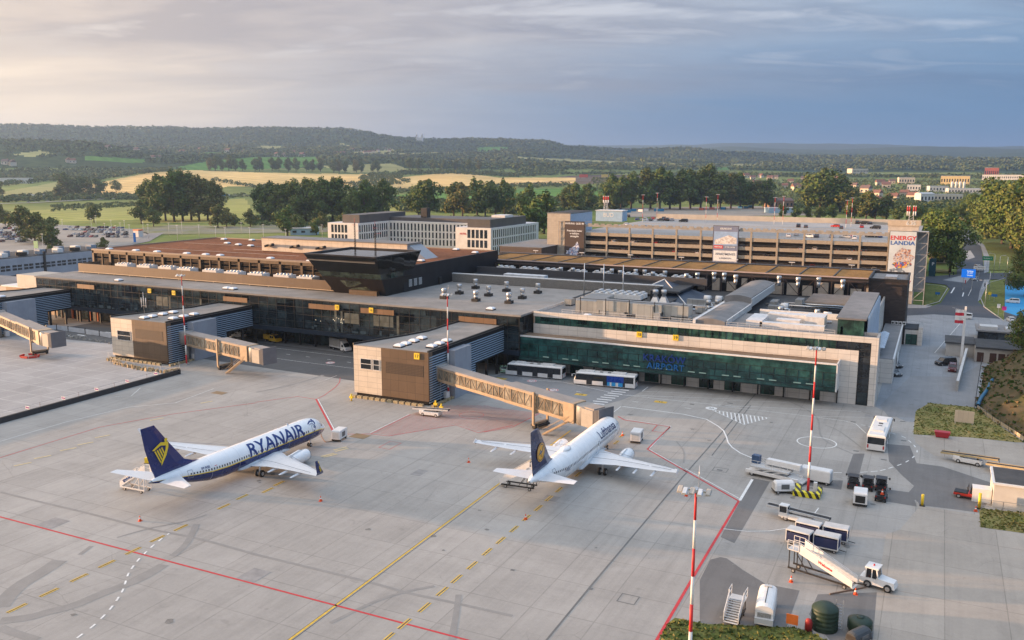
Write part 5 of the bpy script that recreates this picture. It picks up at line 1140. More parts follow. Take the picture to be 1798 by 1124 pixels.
def seams(t,pt,st):
    for s_ in st:
        mb=MB(); A_=[pt(s_-.022,a,.006) for a in FA]; B_=[pt(s_+.022,a,.006) for a in FA]; n=len(FA); mb.add(A_+B_,[(i,(i+1)%n,n+(i+1)%n,n+i) for i in range(n)]); mb.build('panel_seam',SEAM,t)
SEAM=mat('seam grey',(.50,.51,.53),.5,0,0)
def cockpit(t,pt,cols): 
    mb=MB()
    for (s0,s1,a0,a1,s2,s3) in cols:
        for sd in(1,-1):
            A=[pt(s0,a0,.02),pt(s1,a1,.02),pt(s3,a1,.02) if 0 else pt(s2,a1,.02),pt(s3,a0,.02)]
            if sd<0: A=[Vector((-p.x,p.y,p.z)) for p in A][::-1]
            mb.add(A,[(0,1,2,3)])
    mb.build('cockpit_window',AWN,t)
cockpit(B,pt,[(1.55,1.62,58,86,2.25,2.2),(1.6,1.55,30,56,2.3,2.25),(1.95,1.85,20,38,2.75,2.5)])
def wrap_side(s_c,a_c,sd,R=1.9,slant=0.):
    def f(x,y):  # x along the fuselage (towards the tail for port, nose for starboard)
        s_=s_c-(x+slant*y)*sd; ang=a_c+math.degrees(y/R); return pt(s_,ang if sd>0 else 180-ang,.018)
    return f
DB=mat('navy lettering',(.008,.03,.16),.35,0,0)
text('lettering','RYANAIR',3.1,DB,B,None,bold=.055,sx=1.02,wrap=wrap_side(13.9,28,1,slant=.12),cuts=14)
text('lettering','RYANAIR',3.1,DB,B,None,bold=.055,sx=1.02,wrap=wrap_side(13.9,28,-1,slant=-.12),cuts=14)
for sd in(1,-1): text('registration','SP-RSE',.55,DB,B,None,bold=.01,wrap=wrap_side(29.3,24,sd),cuts=3)
def shape(t,name,m,polys,fn,tri=True,mirror=True,cuts=0):
    for sd in((1,-1) if mirror else (1,)):
        mb=MB()
        for P in polys: mb.add([fn(x,y,sd) for x,y in P],[tuple(range(len(P)))])
        o=mb.build(name,m,t); bm=bmesh.new(); bm.from_mesh(o.data); bmesh.ops.triangulate(bm,faces=bm.faces[:]); bm.to_mesh(o.data); bm.free()
HARP=[[(-1.67,.95),(-.83,1.43),(.1,1.9),(.83,1.72),(1.0,1.85),(1.67,1.6),(1.62,.7),(1.12,-.55),(.42,-1.5),(0,-2.05),(.02,-1.35),(.62,-.35),(1.0,.5),(1.12,1.1),(.75,1.2),(.05,1.35),(-.7,1.05),(-1.25,.78)],
 [(1.2+.32*math.cos(q),2.05+.32*math.sin(q)) for q in [2*PI*k/10 for k in range(10)]],
 [(-1.25,.62),(-.98,.70),(-.05,-1.35),(-.12,-1.6)],[(-.8,.72),(-.52,.8),(.22,-.9),(.08,-1.15)],[(-.34,.85),(-.08,.92),(.5,-.4),(.36,-.68)],[(.12,.95),(.38,1.0),(.76,.05),(.62,-.2)]]
shape(B,'tail_emblem',YLL,HARP,lambda x,y,sd: Vector((sd*.30,-(36.15-x*.86),8.25+y*.86)))
OUT=[[(a*.62,b*.62) for a,b in P] for P in HARP]
shape(B,'nose_emblem',DB,OUT,lambda x,y,sd: pt(5.0-x,(28+math.degrees(y/1.9)) if sd>0 else 180-(28+math.degrees(y/1.9)),.018))
for sd in(1,-1):
    text('winglet_lettering','RYANAIR',.42,YLL if sd>0 else DB,B,frame((sd*17.62+sd*.09,-23.2,5.05),(0,-.28,1) if sd>0 else (0,-.28,1),(0,1 if sd<0 else -1,.28)) if 0 else Matrix.Translation((sd*17.72,-23.35,5.1))@Matrix.Rotation(sd*PI/2,4,'Z')@Matrix.Rotation(PI/2,4,'X')@Matrix.Rotation(rad(68)*sd*-1 if 0 else rad(-70),4,'Z'),.01,.01)
panel_on(B,pt,'flag_mark',RED,27.2,27.7,20,22.5); 
seams(B,pt,(3.1,11.2,22.6,28.2,33.3)); wheels(B,'nose_gear',0,4.0,.36,.24,.22,1.6); wheels(B,'main_gear',2.86,19.6,.56,.4,.43,2.2); wheels(B,'main_gear',-2.86,19.6,.56,.4,.43,2.2)
MB().lathe((0,-38.35,4.62),[(.1,0),(.2,.3),(.25,.5)],12,axis='y').build('tail_cone',ENG,B)
MB().hexa([(-.05,-9.6,5.25),(.05,-9.6,5.25),(.05,-9.1,5.25),(-.05,-9.1,5.25)],[(-.03,-9.75,5.62),(.03,-9.75,5.62),(.03,-9.5,5.62),(-.03,-9.5,5.62)]).build('antenna',WMT,B)
# ---- twin jet with the crane
secs=[(0.,.04,2.75,2.66),(.3,.48,3.15,2.2),(.9,.95,3.65,1.82),(1.7,1.32,4.35,1.62),(2.6,1.62,5.05,1.5),(3.8,1.86,5.5,1.44),(5.2,1.97,5.62,1.42),(12,1.975,5.62,1.42),(24.5,1.975,5.62,1.42),(27.5,1.86,5.62,1.75),(30.5,1.55,5.58,2.5),(33.5,1.08,5.48,3.4),(35.8,.66,5.3,4.1),(37.0,.4,5.1,4.45),(37.57,.26,4.98,4.55)]
A,pt,SEC=airliner('white airliner lettered Lufthansa with dark blue tail, docked at the long jetway',37,secs,'crane')
A.location=(-49.0,144.0,0); A.rotation_euler=(0,0,.009)
for s in(1,-1):
    wing(A,'wing',[(1.3,11.9,7.2,1.95,.13),(6.4,15.1,4.2,2.5,.12),(11.5,17.9,2.9,3.1,.11),(16.75,20.6,1.55,3.75,.10)],PWG,s)
    MB().loft([[Vector((s*16.78+u*.04,-(20.5+q*1.9+.0),3.75+w_)) for u,q,w_ in((1,.1,0),(0,.55,.55),(-1,.1,0),(0,.55,-.55),)][::1],[Vector((s*16.82,-22.5,3.8))]*4],smooth=False,cap=False).build('wingtip_fence',PWH,A)
    wing(A,'tailplane',[(.6,32.3,3.7,4.6,.09),(6.2,35.0,1.5,5.05,.08)],PWG,s)
    engine(A,s*5.75,10.2,3.9,1.62,1.08,PWH,2.75)
    for y,s_ in((7.2,19.5),(10.2,20.6),(13.2,21.6)): MB().loft([[Vector((s*y+a*.17,-(s_-1.6+q),(2.45 if y<8 else 2.8 if y<11 else 3.15)-.12+b*h*.22)) for a,b in((1,0),(0,1),(-1,0),(0,-1))] for q,h in((0,.2),(1.,1),(2.4,.9),(3.2,.1))],smooth=False).build('flap_fairing',PWG,A)
    p=MB()
    for (y0_,s0_,z0_),(y1_,s1_,z1_) in [((2,17.6,2.6),(6.4,18.2,2.95)),((6.4,18.2,2.95),(12,19.9,3.42)),((12.4,20,3.45),(15.8,21.3,3.78)),((2,13.,2.72),(16.2,20.9,3.85)),((2.4,15.3,2.85),(4.4,15.5,2.95)),((2.4,15.3,2.85),(2.5,17,2.8))]: p.bar((s*y0_,-s0_,z0_+.03),(s*y1_,-s1_,z1_+.03),.05)
    p.build('flap_line',GAP,A)
fin(A,[(5.2,28.2,8.2,.14),(5.9,29.8,6.8,.30),(6.6,30.6,6.1,.28),(9.2,32.5,4.6,.2),(11.76,34.5,2.75,.12)],LNV)
MB().loft([[Vector((a*2.05,-s_,1.95+b*h)) for a,b in((1,.2),(.6,1),(-.6,1),(-1,.2),(-.7,-.6),(.7,-.6))] for s_,h in((10.5,.2),(12.8,.85),(18,.9),(22,.2))],smooth=True).build('belly_fairing',PWG,A)
windows(A,pt,5.6,31.6,.53,9,.25,5.2,skip=((13.6,14.3),))
door_outline(A,pt,4.0,4.9,32,-18); door_outline(A,pt,31.2,32.0,34,-16); door_outline(A,pt,13.9,14.4,20,0)
cockpit(A,pt,[(1.75,1.85,58,86,2.55,2.5),(1.75,1.75,32,56,2.6,2.55),(2.0,1.9,20,38,3.0,2.7)])
LB=mat('dark blue lettering',(.008,.02,.10),.35,0,0)
for sd in(1,-1): text('lettering','Lufthansa',2.0,LB,A,None,bold=.028,sx=1.0,wrap=wrap_side(9.3,38,sd,R=2.0),cuts=9); text('registration','D-AIZC',.5,LB,A,None,bold=.01,wrap=wrap_side(27.6,0,sd),cuts=3)
DISC=[[(1.35*math.cos(2*PI*k/28),1.35*math.sin(2*PI*k/28)) for k in range(28)]]
shape(A,'tail_disc',OYE,DISC,lambda x,y,sd: Vector((sd*.26,-(34.1-x),8.1+y)))
RG=[[(r*math.cos(a),r*math.sin(a)) for r,a in((1.2,2*PI*k/28),(1.2,2*PI*(k+1)/28),(1.1,2*PI*(k+1)/28),(1.1,2*PI*k/28))] for k in range(28)]
CR=[[(-1.,-.35),(-.45,.02),(-.25,.5),(.1,.15),(.35,.1),(.62,.62),(.78,.66),(.98,.5),(.74,.5),(.55,.0),(.3,-.2),(.15,-.22),(.3,-.75),(.2,-.78),(.0,-.25),(-.2,-.25),(-.5,-.28)]]
shape(A,'tail_bird',LNV,RG+CR,lambda x,y,sd: Vector((sd*.275,-(34.1-x),8.1+y)))
seams(A,pt,(3.4,10.6,15.2,21.3,26.8,32.6)); wheels(A,'nose_gear',0,5.07,.38,.24,.24,1.8); wheels(A,'main_gear',3.8,17.71,.58,.42,.46,2.4); wheels(A,'main_gear',-3.8,17.71,.58,.42,.46,2.4)
MB().loft([[Vector((.75*k*math.cos(a),-24.0+1.35*k*math.sin(a),5.55+h)) for a in [2*PI*i/14 for i in range(14)]] for k,h in((1,0),(.97,.18),(.8,.34),(.4,.42))],smooth=True).build('satcom_dome',PWH,A)
MB().lathe((0,-37.75,4.76),[(.14,0),(.2,.2),(.24,.3)],12,axis='y').build('tail_cone',ENG,A)

# ================================================================ LIGHT MASTS
MASTW=mat('mast white',(.68,.66,.62),.5,0,.08,1); LMP=mat('lamp housing',(.40,.37,.33),.5,.2,.1); MASTR=mat('mast red',(.55,.03,.03),.5,0,.08,1)
def mast(x,y,label,striped_base=False):
    t=thing('light_mast',label,'light mast',(x,y,0),0,'red and white striped floodlight masts')
    H=22.; n=9; a=MB(); b=MB()
    for k in range(n): 
        z0,z1=H*k/n,H*(k+1)/n; r0=.20-.10*k/n; r1=.20-.10*(k+1)/n; MB().tube((0,0,z0),(0,0,z1),r0,r1,12).build('red_band' if k%2==0 else 'white_band',MASTR if k%2==0 else MASTW,t)
    MB().box(-1.1,1.1,-.12,.12,22.0,22.15).tube((0,0,21.9),(0,0,22.3),.25).build('head_frame',MTL,t)
    for q,(dx,dy,ang) in enumerate([(-1.2,-.35,.25),(-.75,-.65,0),(-.2,-.45,-.1),(.45,-.5,0),(1.05,-.2,.2)]):
        MB().hexa([(dx-.24,dy-.3,21.85),(dx+.24,dy-.3,21.95),(dx+.24,dy+.25,22.2),(dx-.24,dy+.25,22.2)],[(dx-.15,dy-.3,22.05),(dx+.15,dy-.3,22.05),(dx+.15,dy+.25,22.36),(dx-.15,dy+.25,22.36)]).build('floodlight',MTL if q%2 else LMP,t)
    MB().tube((.2,0,22.3),(.2,0,24.2),.03,.02,6).build('lightning_rod',MTL,t)
    MB().box(-.6,.6,-.6,.6,0,.25).build('base',CNC,t)
    return t
mast(-14.7,132.3,'striped floodlight mast standing on the black and yellow island before the white wing')
mast(-164.4,156.3,'striped floodlight mast beside the middle boarding pier')
mast(-90.3,156.4,'striped floodlight mast beside the pier the jetway leaves for the crane tailed jet') 
mast(-16.1,67.7,'tallest looking striped floodlight mast, rising from the bottom edge of the photo')
mast(-229.5,150.5,'striped floodlight mast at the far left edge beside the leftmost jetway')
# ================================================================ JETWAYS
JT=mat('jetway tan',(.36,.27,.18),.5,.1,.12,1); JG=mat('jetway grey',(.27,.255,.235),.5,.1,.1,1); JGL=glass('jetway glass',(.20,.18,.14),.12,1.5,9,.35); JR=mat('jetway roof',(.30,.26,.23),.7,0,.15,.5)
def jetway(label,a,b,za,zb,foot,cabh,rot_r=1.9,glassy=True,stair=True,hood=0.):
    """a: rotunda centre, b: cab centre (world xy); za/zb: tunnel floor heights"""
    t=thing('jetway',label,'jetway',(a[0],a[1],0)); d=Vector((b[0]-a[0],b[1]-a[1],0)); L=d.length; t.rotation_euler=(0,0,math.atan2(d.y,d.x))
    MB().lathe((0,0,za-.2),[(rot_r,0),(rot_r,3.0),(rot_r*.9,3.2)],20).build('rotunda',JG,t); MB().tube((0,0,0),(0,0,za-.2),.45,n=14).build('rotunda_column',JG,t)
    MB().box(-.9,.9,1.2,2.2,.3,1.7).build('service_cabinet',WMT,t)
    def seg(x0,x1,w,h,nm,hh=0):
        z0=za+(zb-za)*x0/L; z1=za+(zb-za)*x1/L; W=w/2
        fl=MB().hexa([(x0,-W,z0-.35),(x1,-W,z1-.35),(x1,W,z1-.35),(x0,W,z0-.35)],[(x0,-W,z0),(x1,-W,z1),(x1,W,z1),(x0,W,z0)]).build(nm+'_floor',JT,t)
        MB().hexa([(x0,-W-.05,z0+h),(x1,-W-.05,z1+h),(x1,W+.05,z1+h),(x0,W+.05,z0+h)],[(x0,-W-.05,z0+h+.3),(x1,-W-.05,z1+h+.3),(x1,W+.05,z1+h+.3),(x0,W+.05,z0+h+.3)]).build(nm+'_roof',JR,t)
        MB().hexa([(x0,-W+.06,z0),(x1,-W+.06,z1),(x1,W-.06,z1),(x0,W-.06,z0)],[(x0,-W+.06,z0+h),(x1,-W+.06,z1+h),(x1,W-.06,z1+h),(x0,W-.06,z0+h)]).build(nm+'_glazing',JGL,t)
        m_=MB(); n=max(2,int((x1-x0)/1.55))
        for i in range(n+1):
            x=x0+(x1-x0)*i/n; z=z0+(z1-z0)*i/n
            for s in(-1,1): m_.box(x-.05,x+.05,s*W-.05,s*W+.05,z,z+h)
            if i<n:
                x2=x0+(x1-x0)*(i+1)/n; z2=z0+(z1-z0)*(i+1)/n
                for s in(-1,1): m_.bar((x,s*W,z+(0 if i%2 else h)),(x2,s*W,z2+(h if i%2 else 0)),.06)
        for s in(-1,1): m_.bar((x0,s*W,z0+.1),(x1,s*W,z1+.1),.14,.3); m_.bar((x0,s*W,z0+h-.1),(x1,s*W,z1+h-.1),.12,.22)
        m_.build(nm+'_frame',JT,t)
    m=L*.52; seg(rot_r*.7,m+1.5,2.9,2.5,'inner_tunnel'); seg(m,L-1.8,3.3,2.85,'outer_tunnel')
    z=zb
    MB().box(L-4.0,L-1.6,-1.75,1.75,z-.4,z+3.25).build('service_section',JT,t)
    MB().lathe((L-.2,0,z-.35),[(1.8,0),(1.8,3.3),(1.7,3.45)],20).build('cab_rotunda',JG,t)
    c=thing('cab_tmp','x','x'); bpy.data.objects.remove(c)
    cab=MB(); R=Matrix.Rotation(cabh,3,'Z'); o=Vector((L-.2,0,z-.3))
    def cb(x0,x1,y0,y1,z0,z1): P=[(x0,y0,z0),(x1,y0,z0),(x1,y1,z0),(x0,y1,z0),(x0,y0,z1),(x1,y0,z1),(x1,y1,z1),(x0,y1,z1)]; return [R@Vector(p)+o for p in P]
    def hx(mb,*q): P=cb(*q); mb.hexa(P[:4],P[4:]); return mb
    hx(MB(),0.6,3.4,-1.8,1.8,0,3.2).build('cab',JG,t); hx(MB(),3.4,3.44,.3,1.4,1.4,2.4).build('cab_window',GW,t)
    m_=MB(); 
    for k in range(5): hx(m_,3.45+k*.32,3.65+k*.32,-1.9,1.9,.1-.05*k,3.3+.12*k-hood*k*.2)
    m_.build('bellows',mat('bellows grey',(.13,.13,.14),.8),t); m_=MB(); hx(m_,.8,3.3,-1.4,1.4,3.2,3.45); m_.build('cab_roof',JR,t)
    fx=L*foot; zf=za+(zb-za)*foot
    m_=MB(); [m_.box(fx-.2,fx+.2,s*2.0-.18,s*2.0+.18,.9,zf+3.4) for s in(-1,1)]; m_.box(fx-.25,fx+.25,-2.1,2.1,zf-.75,zf-.4); m_.box(fx-.3,fx+.3,-2.0,2.0,.7,1.2); m_.build('drive_column',JT,t)
    m_=MB(); m_.box(fx-.9,fx+.9,-1.7,1.7,.45,.8); m_.build('bogie',DMT,t)
    for s in(-1,1): MB().lathe((fx,s*1.6-.3,.55),[(.35,0),(.55,.05),(.55,.55),(.35,.6)],16,axis='y').build('bogie_wheel',TYR,t)
    if stair:
        s0=(L-2.8,-1.9,z-.2); s1=(L-6.2 if foot<.9 else L-5,-3.6-.2,.2) if 0 else (L-2.8-4.6,-2.6,.15)
        st=MB(); [st.bar((s0[0],s0[1]-o_,s0[2]),(s1[0],s1[1]-o_,s1[2]),.08,.3) for o_ in(0,.9)]; [st.bar((s0[0],s0[1]-o_,s0[2]+1),(s1[0],s1[1]-o_,s1[2]+1),.06) for o_ in(0,.9)]
        for k in range(16): f=k/15; x=s0[0]+(s1[0]-s0[0])*f; y=s0[1]+(s1[1]-s0[1])*f; zz=s0[2]+(s1[2]-s0[2])*f; st.box(x-.14,x+.14,y-.88,y-.02,zz-.02,zz+.03)
        st.build('service_stair',JT,t)
    return t
jetway('long tan jetway with glazed sides docked at the nose of the crane tailed airliner',(-91.3,154.3),(-54.0,142.6),4.9,3.3,.72,rad(-6),hood=0)
jetway('short tan jetway with glazed sides parked empty at the middle pier',(-167.2,159.3),(-140.8,155.3),4.8,3.7,.55,rad(-4))
jetway('tan jetway at the left edge of the photo standing on the raised pale apron',(-238.2,158.6),(-200.5,146.0),4.8,3.9,.82,rad(10),stair=False)
t=thing('wheel_guard','ring of low red barriers round the wheels of the leftmost jetway','barrier',(-206.8,145,0))
m_=MB(); [m_.bar((2.6*math.cos(a),2.0*math.sin(a),.3),(2.6*math.cos(a+.9),2.0*math.sin(a+.9),.3),.3,.5) for a in(0.2,1.6,3.,4.4,5.4)]; m_.build('barrier_board',mat('barrier red',(.5,.04,.03),.6),t)
# islands, barriers
t=thing('mast_island','black and yellow striped kerb island round the floodlight mast foot','kerb',(-14.7,132.3,0))
m=bpy.data.materials.new('hazard stripes'); m.use_nodes=True; n_=NT(m.node_tree); P_=n_.node('ShaderNodeTexCoord').outputs['Object']; x_,y_,z_=n_.sep(P_); f_=n_.m('FRACT',n_.m('MULTIPLY',n_.m('ADD',x_,n_.m('MULTIPLY',n_.m('ADD',y_,z_),.5)),1.0)); n_.put(n_.n['Principled BSDF'].inputs['Base Color'],n_.mix(n_.m('GREATER_THAN',f_,.5),(.70,.60,.02),(.02,.02,.02)))
HAZ=m
p_=MB(); p_.box(-1.9,1.9,-2.0,-1.1,0,.75); p_.box(-1.9,-1.1,-1.1,1.6,0,.75); p_.box(1.3,1.9,-1.1,1.6,0,.75); p_.build('striped_kerb',HAZ,t); MB().box(.7,1.2,.3,.8,0,1.7).build('power_cabinet',WMT,t)
t=thing('blast_barrier','long low black wall along the step of the raised pale apron','barrier',(0,0,0))
b=MB(); A_,B_=Vector((-155.6,40,0)),Vector((-158.2,148.2,0)); b.bar(A_+Vector((0,0,.55)),B_+Vector((0,0,.55)),.5,1.1); b.build('wall',mat('black barrier',(.035,.033,.035),.7,0,.2),t)
b=MB(); 
for i in range(13): p=A_.lerp(B_,i/12)+Vector((-.9,0,0)); b.bar(p,p+Vector((0,0,1.8)),.07)
b.bar(A_+Vector((-.9,0,1.7)),B_+Vector((-.9,0,1.7)),.04); b.build('mesh_fence_post',mat('grey post',(.3,.28,.29),.6),t)
for i in range(8):
    p=A_.lerp(B_,.42+i*.075)+Vector((-1.4,0,0)); s_=thing('fence_sign','small purple lettered sign on the barrier fence, %s from the near end'%wd[i],'sign',(p.x,p.y,0),rad(0),'signs on the barrier fence')
    MB().box(-.6,.6,-.03,.03,.9,1.5).build('board',WHI,s_); MB().box(-.5,.5,-.05,-.031,1.05,1.35).build('print',mat('purple print',(.22,.06,.25),.6),s_); MB().box(-.03,.03,0,.06,0,.9).build('post',MTL,s_)
t=thing('site_hoarding','row of white boards between the raised apron and the dark road','fence',(0,0,0)); b=MB(); pts=px((80,579),(100,579),(120,582),(150,586),(175,590),(197,594)); 
for i in range(5): a_,c_=pts[i],pts[i+1]; b.bar(a_.lerp(c_,.03)+Vector((0,0,.7)),a_.lerp(c_,.97)+Vector((0,0,.7)),.1,1.3)
b.build('board',mat('hoarding white',(.55,.57,.6),.6),t); b=MB(); [b.box(p.x-.12,p.x+.12,p.y-.12,p.y+.12,0,1.6) for p in pts]; b.build('post',DMT,t)
def rubble(name,label,P,n,seed,h=.9,m=None):
    r=random.Random(seed); b=MB()
    for i in range(n):
        f=r.random()*(len(P)-1); k=min(int(f),len(P)-2); p=P[k].lerp(P[k+1],f-k)+Vector((r.uniform(-.6,.6),r.uniform(-.6,.6),0)); s=r.uniform(.25,.6); hh=h*r.uniform(.4,1)
        q=[(p.x+s*math.cos(2*PI*j/6+r.random())*r.uniform(.6,1.1),p.y+s*math.sin(2*PI*j/6)*r.uniform(.6,1.1),0) for j in range(6)]
        b.loft([q,[(a*.7+p.x*.3,c*.7+p.y*.3,hh) for a,c,_ in q]],smooth=False)
    o=b.build(name,m or mat('sandy rubble',(.40,.30,.17),.9,0,.3,3)); tag(o,label,'rubble',kind='stuff')
rubble('rubble_bank','sandy rubble bank along the foot of the middle boarding pier',px((192,632),(215,642),(250,650),(290,655),(312,652)),130,4)
rubble('rubble_bank','rubble strip behind the white boards on the raised apron',px((85,590),(110,590),(150,596),(196,604)),80,6,.7,mat('grey rubble',(.25,.24,.22),.9,0,.3,3))
t=thing('mesh_fence','light mesh fence around the rubble at the middle pier','fence',(0,0,0)); b=MB(); railing(b,[(p.x,p.y) for p in px((190,628),(196,640),(250,650),(316,658),(314,640))],0,1.5,2.4,.04); b.build('rail',MTL,t)
# ================================================================ VEHICLES  (local: +X forward, origin on the ground)
VG=mat('vehicle glass',(.015,.018,.022),.08,0,0,spec=.7); HUB=MTL; VW=mat('vehicle white',(.70,.69,.67),.35,0,.06,1,coat=.2)
HL=mat('head lamp',(.7,.7,.68),.2); TL=mat('tail lamp',(.4,.02,.02),.3); GRY=mat('tarp grey',(.30,.29,.27),.7,0,.1,1); LGY=mat('light grey paint',(.50,.50,.49),.5,0,.1,1)
def wheel(t,x,y,r,w,m=TYR):
    o=MB().lathe((x,y-w/2,r),[(r*.62,0),(r*.95,.02),(r,w*.3),(r,w*.7),(r*.95,w-.02),(r*.62,w)],16,axis='y').build('wheel',m,t)
    MB().lathe((x,y-w/2-.008,r),[(r*.58,0),(r*.5,.01)],12,axis='y').lathe((x,y+w/2,r),[(r*.5,0),(r*.58,.008)],12,axis='y').build('hub',HUB,o)
def wheels4(t,xf,xr,y,r,w):
    for x in(xf,xr):
        for s in(-1,1): wheel(t,x,s*y,r,w)
def go(t,front,rear=None,rz=None,z=0):
    """stand a vehicle between the ground points of its front and rear"""
    if rear is not None:
        f,r=at(*front,z),at(*rear,z); m=(f+r)/2; t.location=(m.x,m.y,z); t.rotation_euler=(0,0,math.atan2(f.y-r.y,f.x-r.x)) if rz is None else (0,0,rad(rz))
    else: p=at(*front,z); t.location=(p.x,p.y,z); t.rotation_euler=(0,0,rad(rz or 0))
    return t
def car(label,cm,kind='hatch',group=None):
    t=thing('car' if kind!='van' else 'van',label,'car' if kind!='van' else 'van',group=group)
    L,Wd,H={'hatch':(4.1,1.75,1.48),'sedan':(4.6,1.8,1.42),'suv':(4.6,1.88,1.75),'van':(5.0,1.95,1.95)}[kind]; h=L/2; w=Wd/2
    prof={'hatch':[(h,.35),(h,.62),(h-.15,.78),(h-1.15,.95),(-h+.1,.98),(-h,.8),(-h,.35)],'sedan':[(h,.35),(h,.6),(h-.2,.75),(h-1.3,.92),(-h+.75,.98),(-h+.02,.9),(-h,.35)],'suv':[(h,.4),(h,.8),(h-.15,.95),(h-1.2,1.1),(-h+.1,1.15),(-h,.9),(-h,.4)],'van':[(h,.4),(h,.8),(h-.2,1.0),(h-1.0,1.2),(-h+.05,1.2),(-h,1.0),(-h,.4)]}[kind]
    def ext(P,wa,wb,mb,mi=0): n=len(P); mb.loft([[(x,-wa,z) for x,z in P],[(x,-wb*1.0,z) for x,z in P][:0] or [(x,wa,z) for x,z in P]],smooth=False); return mb
    b=MB(); n=len(prof); b.loft([[(x*.985,-w,z) for x,z in prof],[(x,-w*.94,z+.0) for x,z in prof],[(x,w*.94,z) for x,z in prof],[(x*.985,w,z) for x,z in prof]],smooth=False); b.box(-h*.98,h*.98,-w*.97,w*.97,.2,.36); b.build('body',cm,t)
    zb=max(z for x,z in prof)-.03; cab={'hatch':[(h-1.1,zb-.02),(h-1.75,H-.07),(-h+.75,H-.05),(-h+.12,zb)],'sedan':[(h-1.3,zb-.05),(h-1.95,H-.07),(-h+1.35,H-.07),(-h+.75,zb)],'suv':[(h-1.1,zb-.02),(h-1.65,H-.07),(-h+.4,H-.06),(-h+.08,zb)],'van':[(h-.95,zb-.02),(h-1.6,H-.07),(-h+.25,H-.07),(-h+.05,zb)]}[kind]
    MB().loft([[(x,-w*.9,z) if z<H-.2 else (x,-w*.76,z) for x,z in cab],[(x,w*.9,z) if z<H-.2 else (x,w*.76,z) for x,z in cab]],smooth=False).build('window',VG,t)
    p=MB().hexa([(cab[2][0]-.05,-w*.77,H-.07),(cab[1][0]+.05,-w*.77,H-.07),(cab[1][0]+.05,w*.77,H-.07),(cab[2][0]-.05,w*.77,H-.07)],[(cab[2][0]+.1,-w*.68,H),(cab[1][0]-.15,-w*.68,H),(cab[1][0]-.15,w*.68,H),(cab[2][0]+.1,w*.68,H)])
    for s in(-1,1): p.bar((cab[0][0],s*w*.9,cab[0][1]),(cab[1][0],s*w*.77,H-.05),.07); p.bar((cab[3][0],s*w*.9,cab[3][1]),(cab[2][0],s*w*.77,H-.05),.09); p.bar((0,s*w*.905,zb),(0,s*w*.77,H-.05),.07)
    p.build('roof',cm,t)
    for s in(-1,1): MB().box(h-.12,h+.01,s*w*.72-.17,s*w*.72+.17,.62,.76).build('headlight',HL,t); MB().box(-h-.01,-h+.1,s*w*.76-.14,s*w*.76+.14,.7,.9).build('tail_light',TL,t)
    wheels4(t,h-.85,-h+.8,w-.1,.32,.2); return t
def paint(n,c,r=.28): return mat('car paint '+n,c,r,0,.03,1,coat=.3)
CP={'white':paint('white',(.72,.72,.71)),'silver':paint('silver',(.36,.37,.38)),'black':paint('black',(.018,.018,.02)),'dark grey':paint('dark grey',(.07,.075,.08)),'blue':paint('blue',(.03,.07,.2)),'red':paint('red',(.42,.02,.015)),'maroon':paint('maroon',(.10,.02,.02)),'green':paint('green',(.35,.5,.35))}
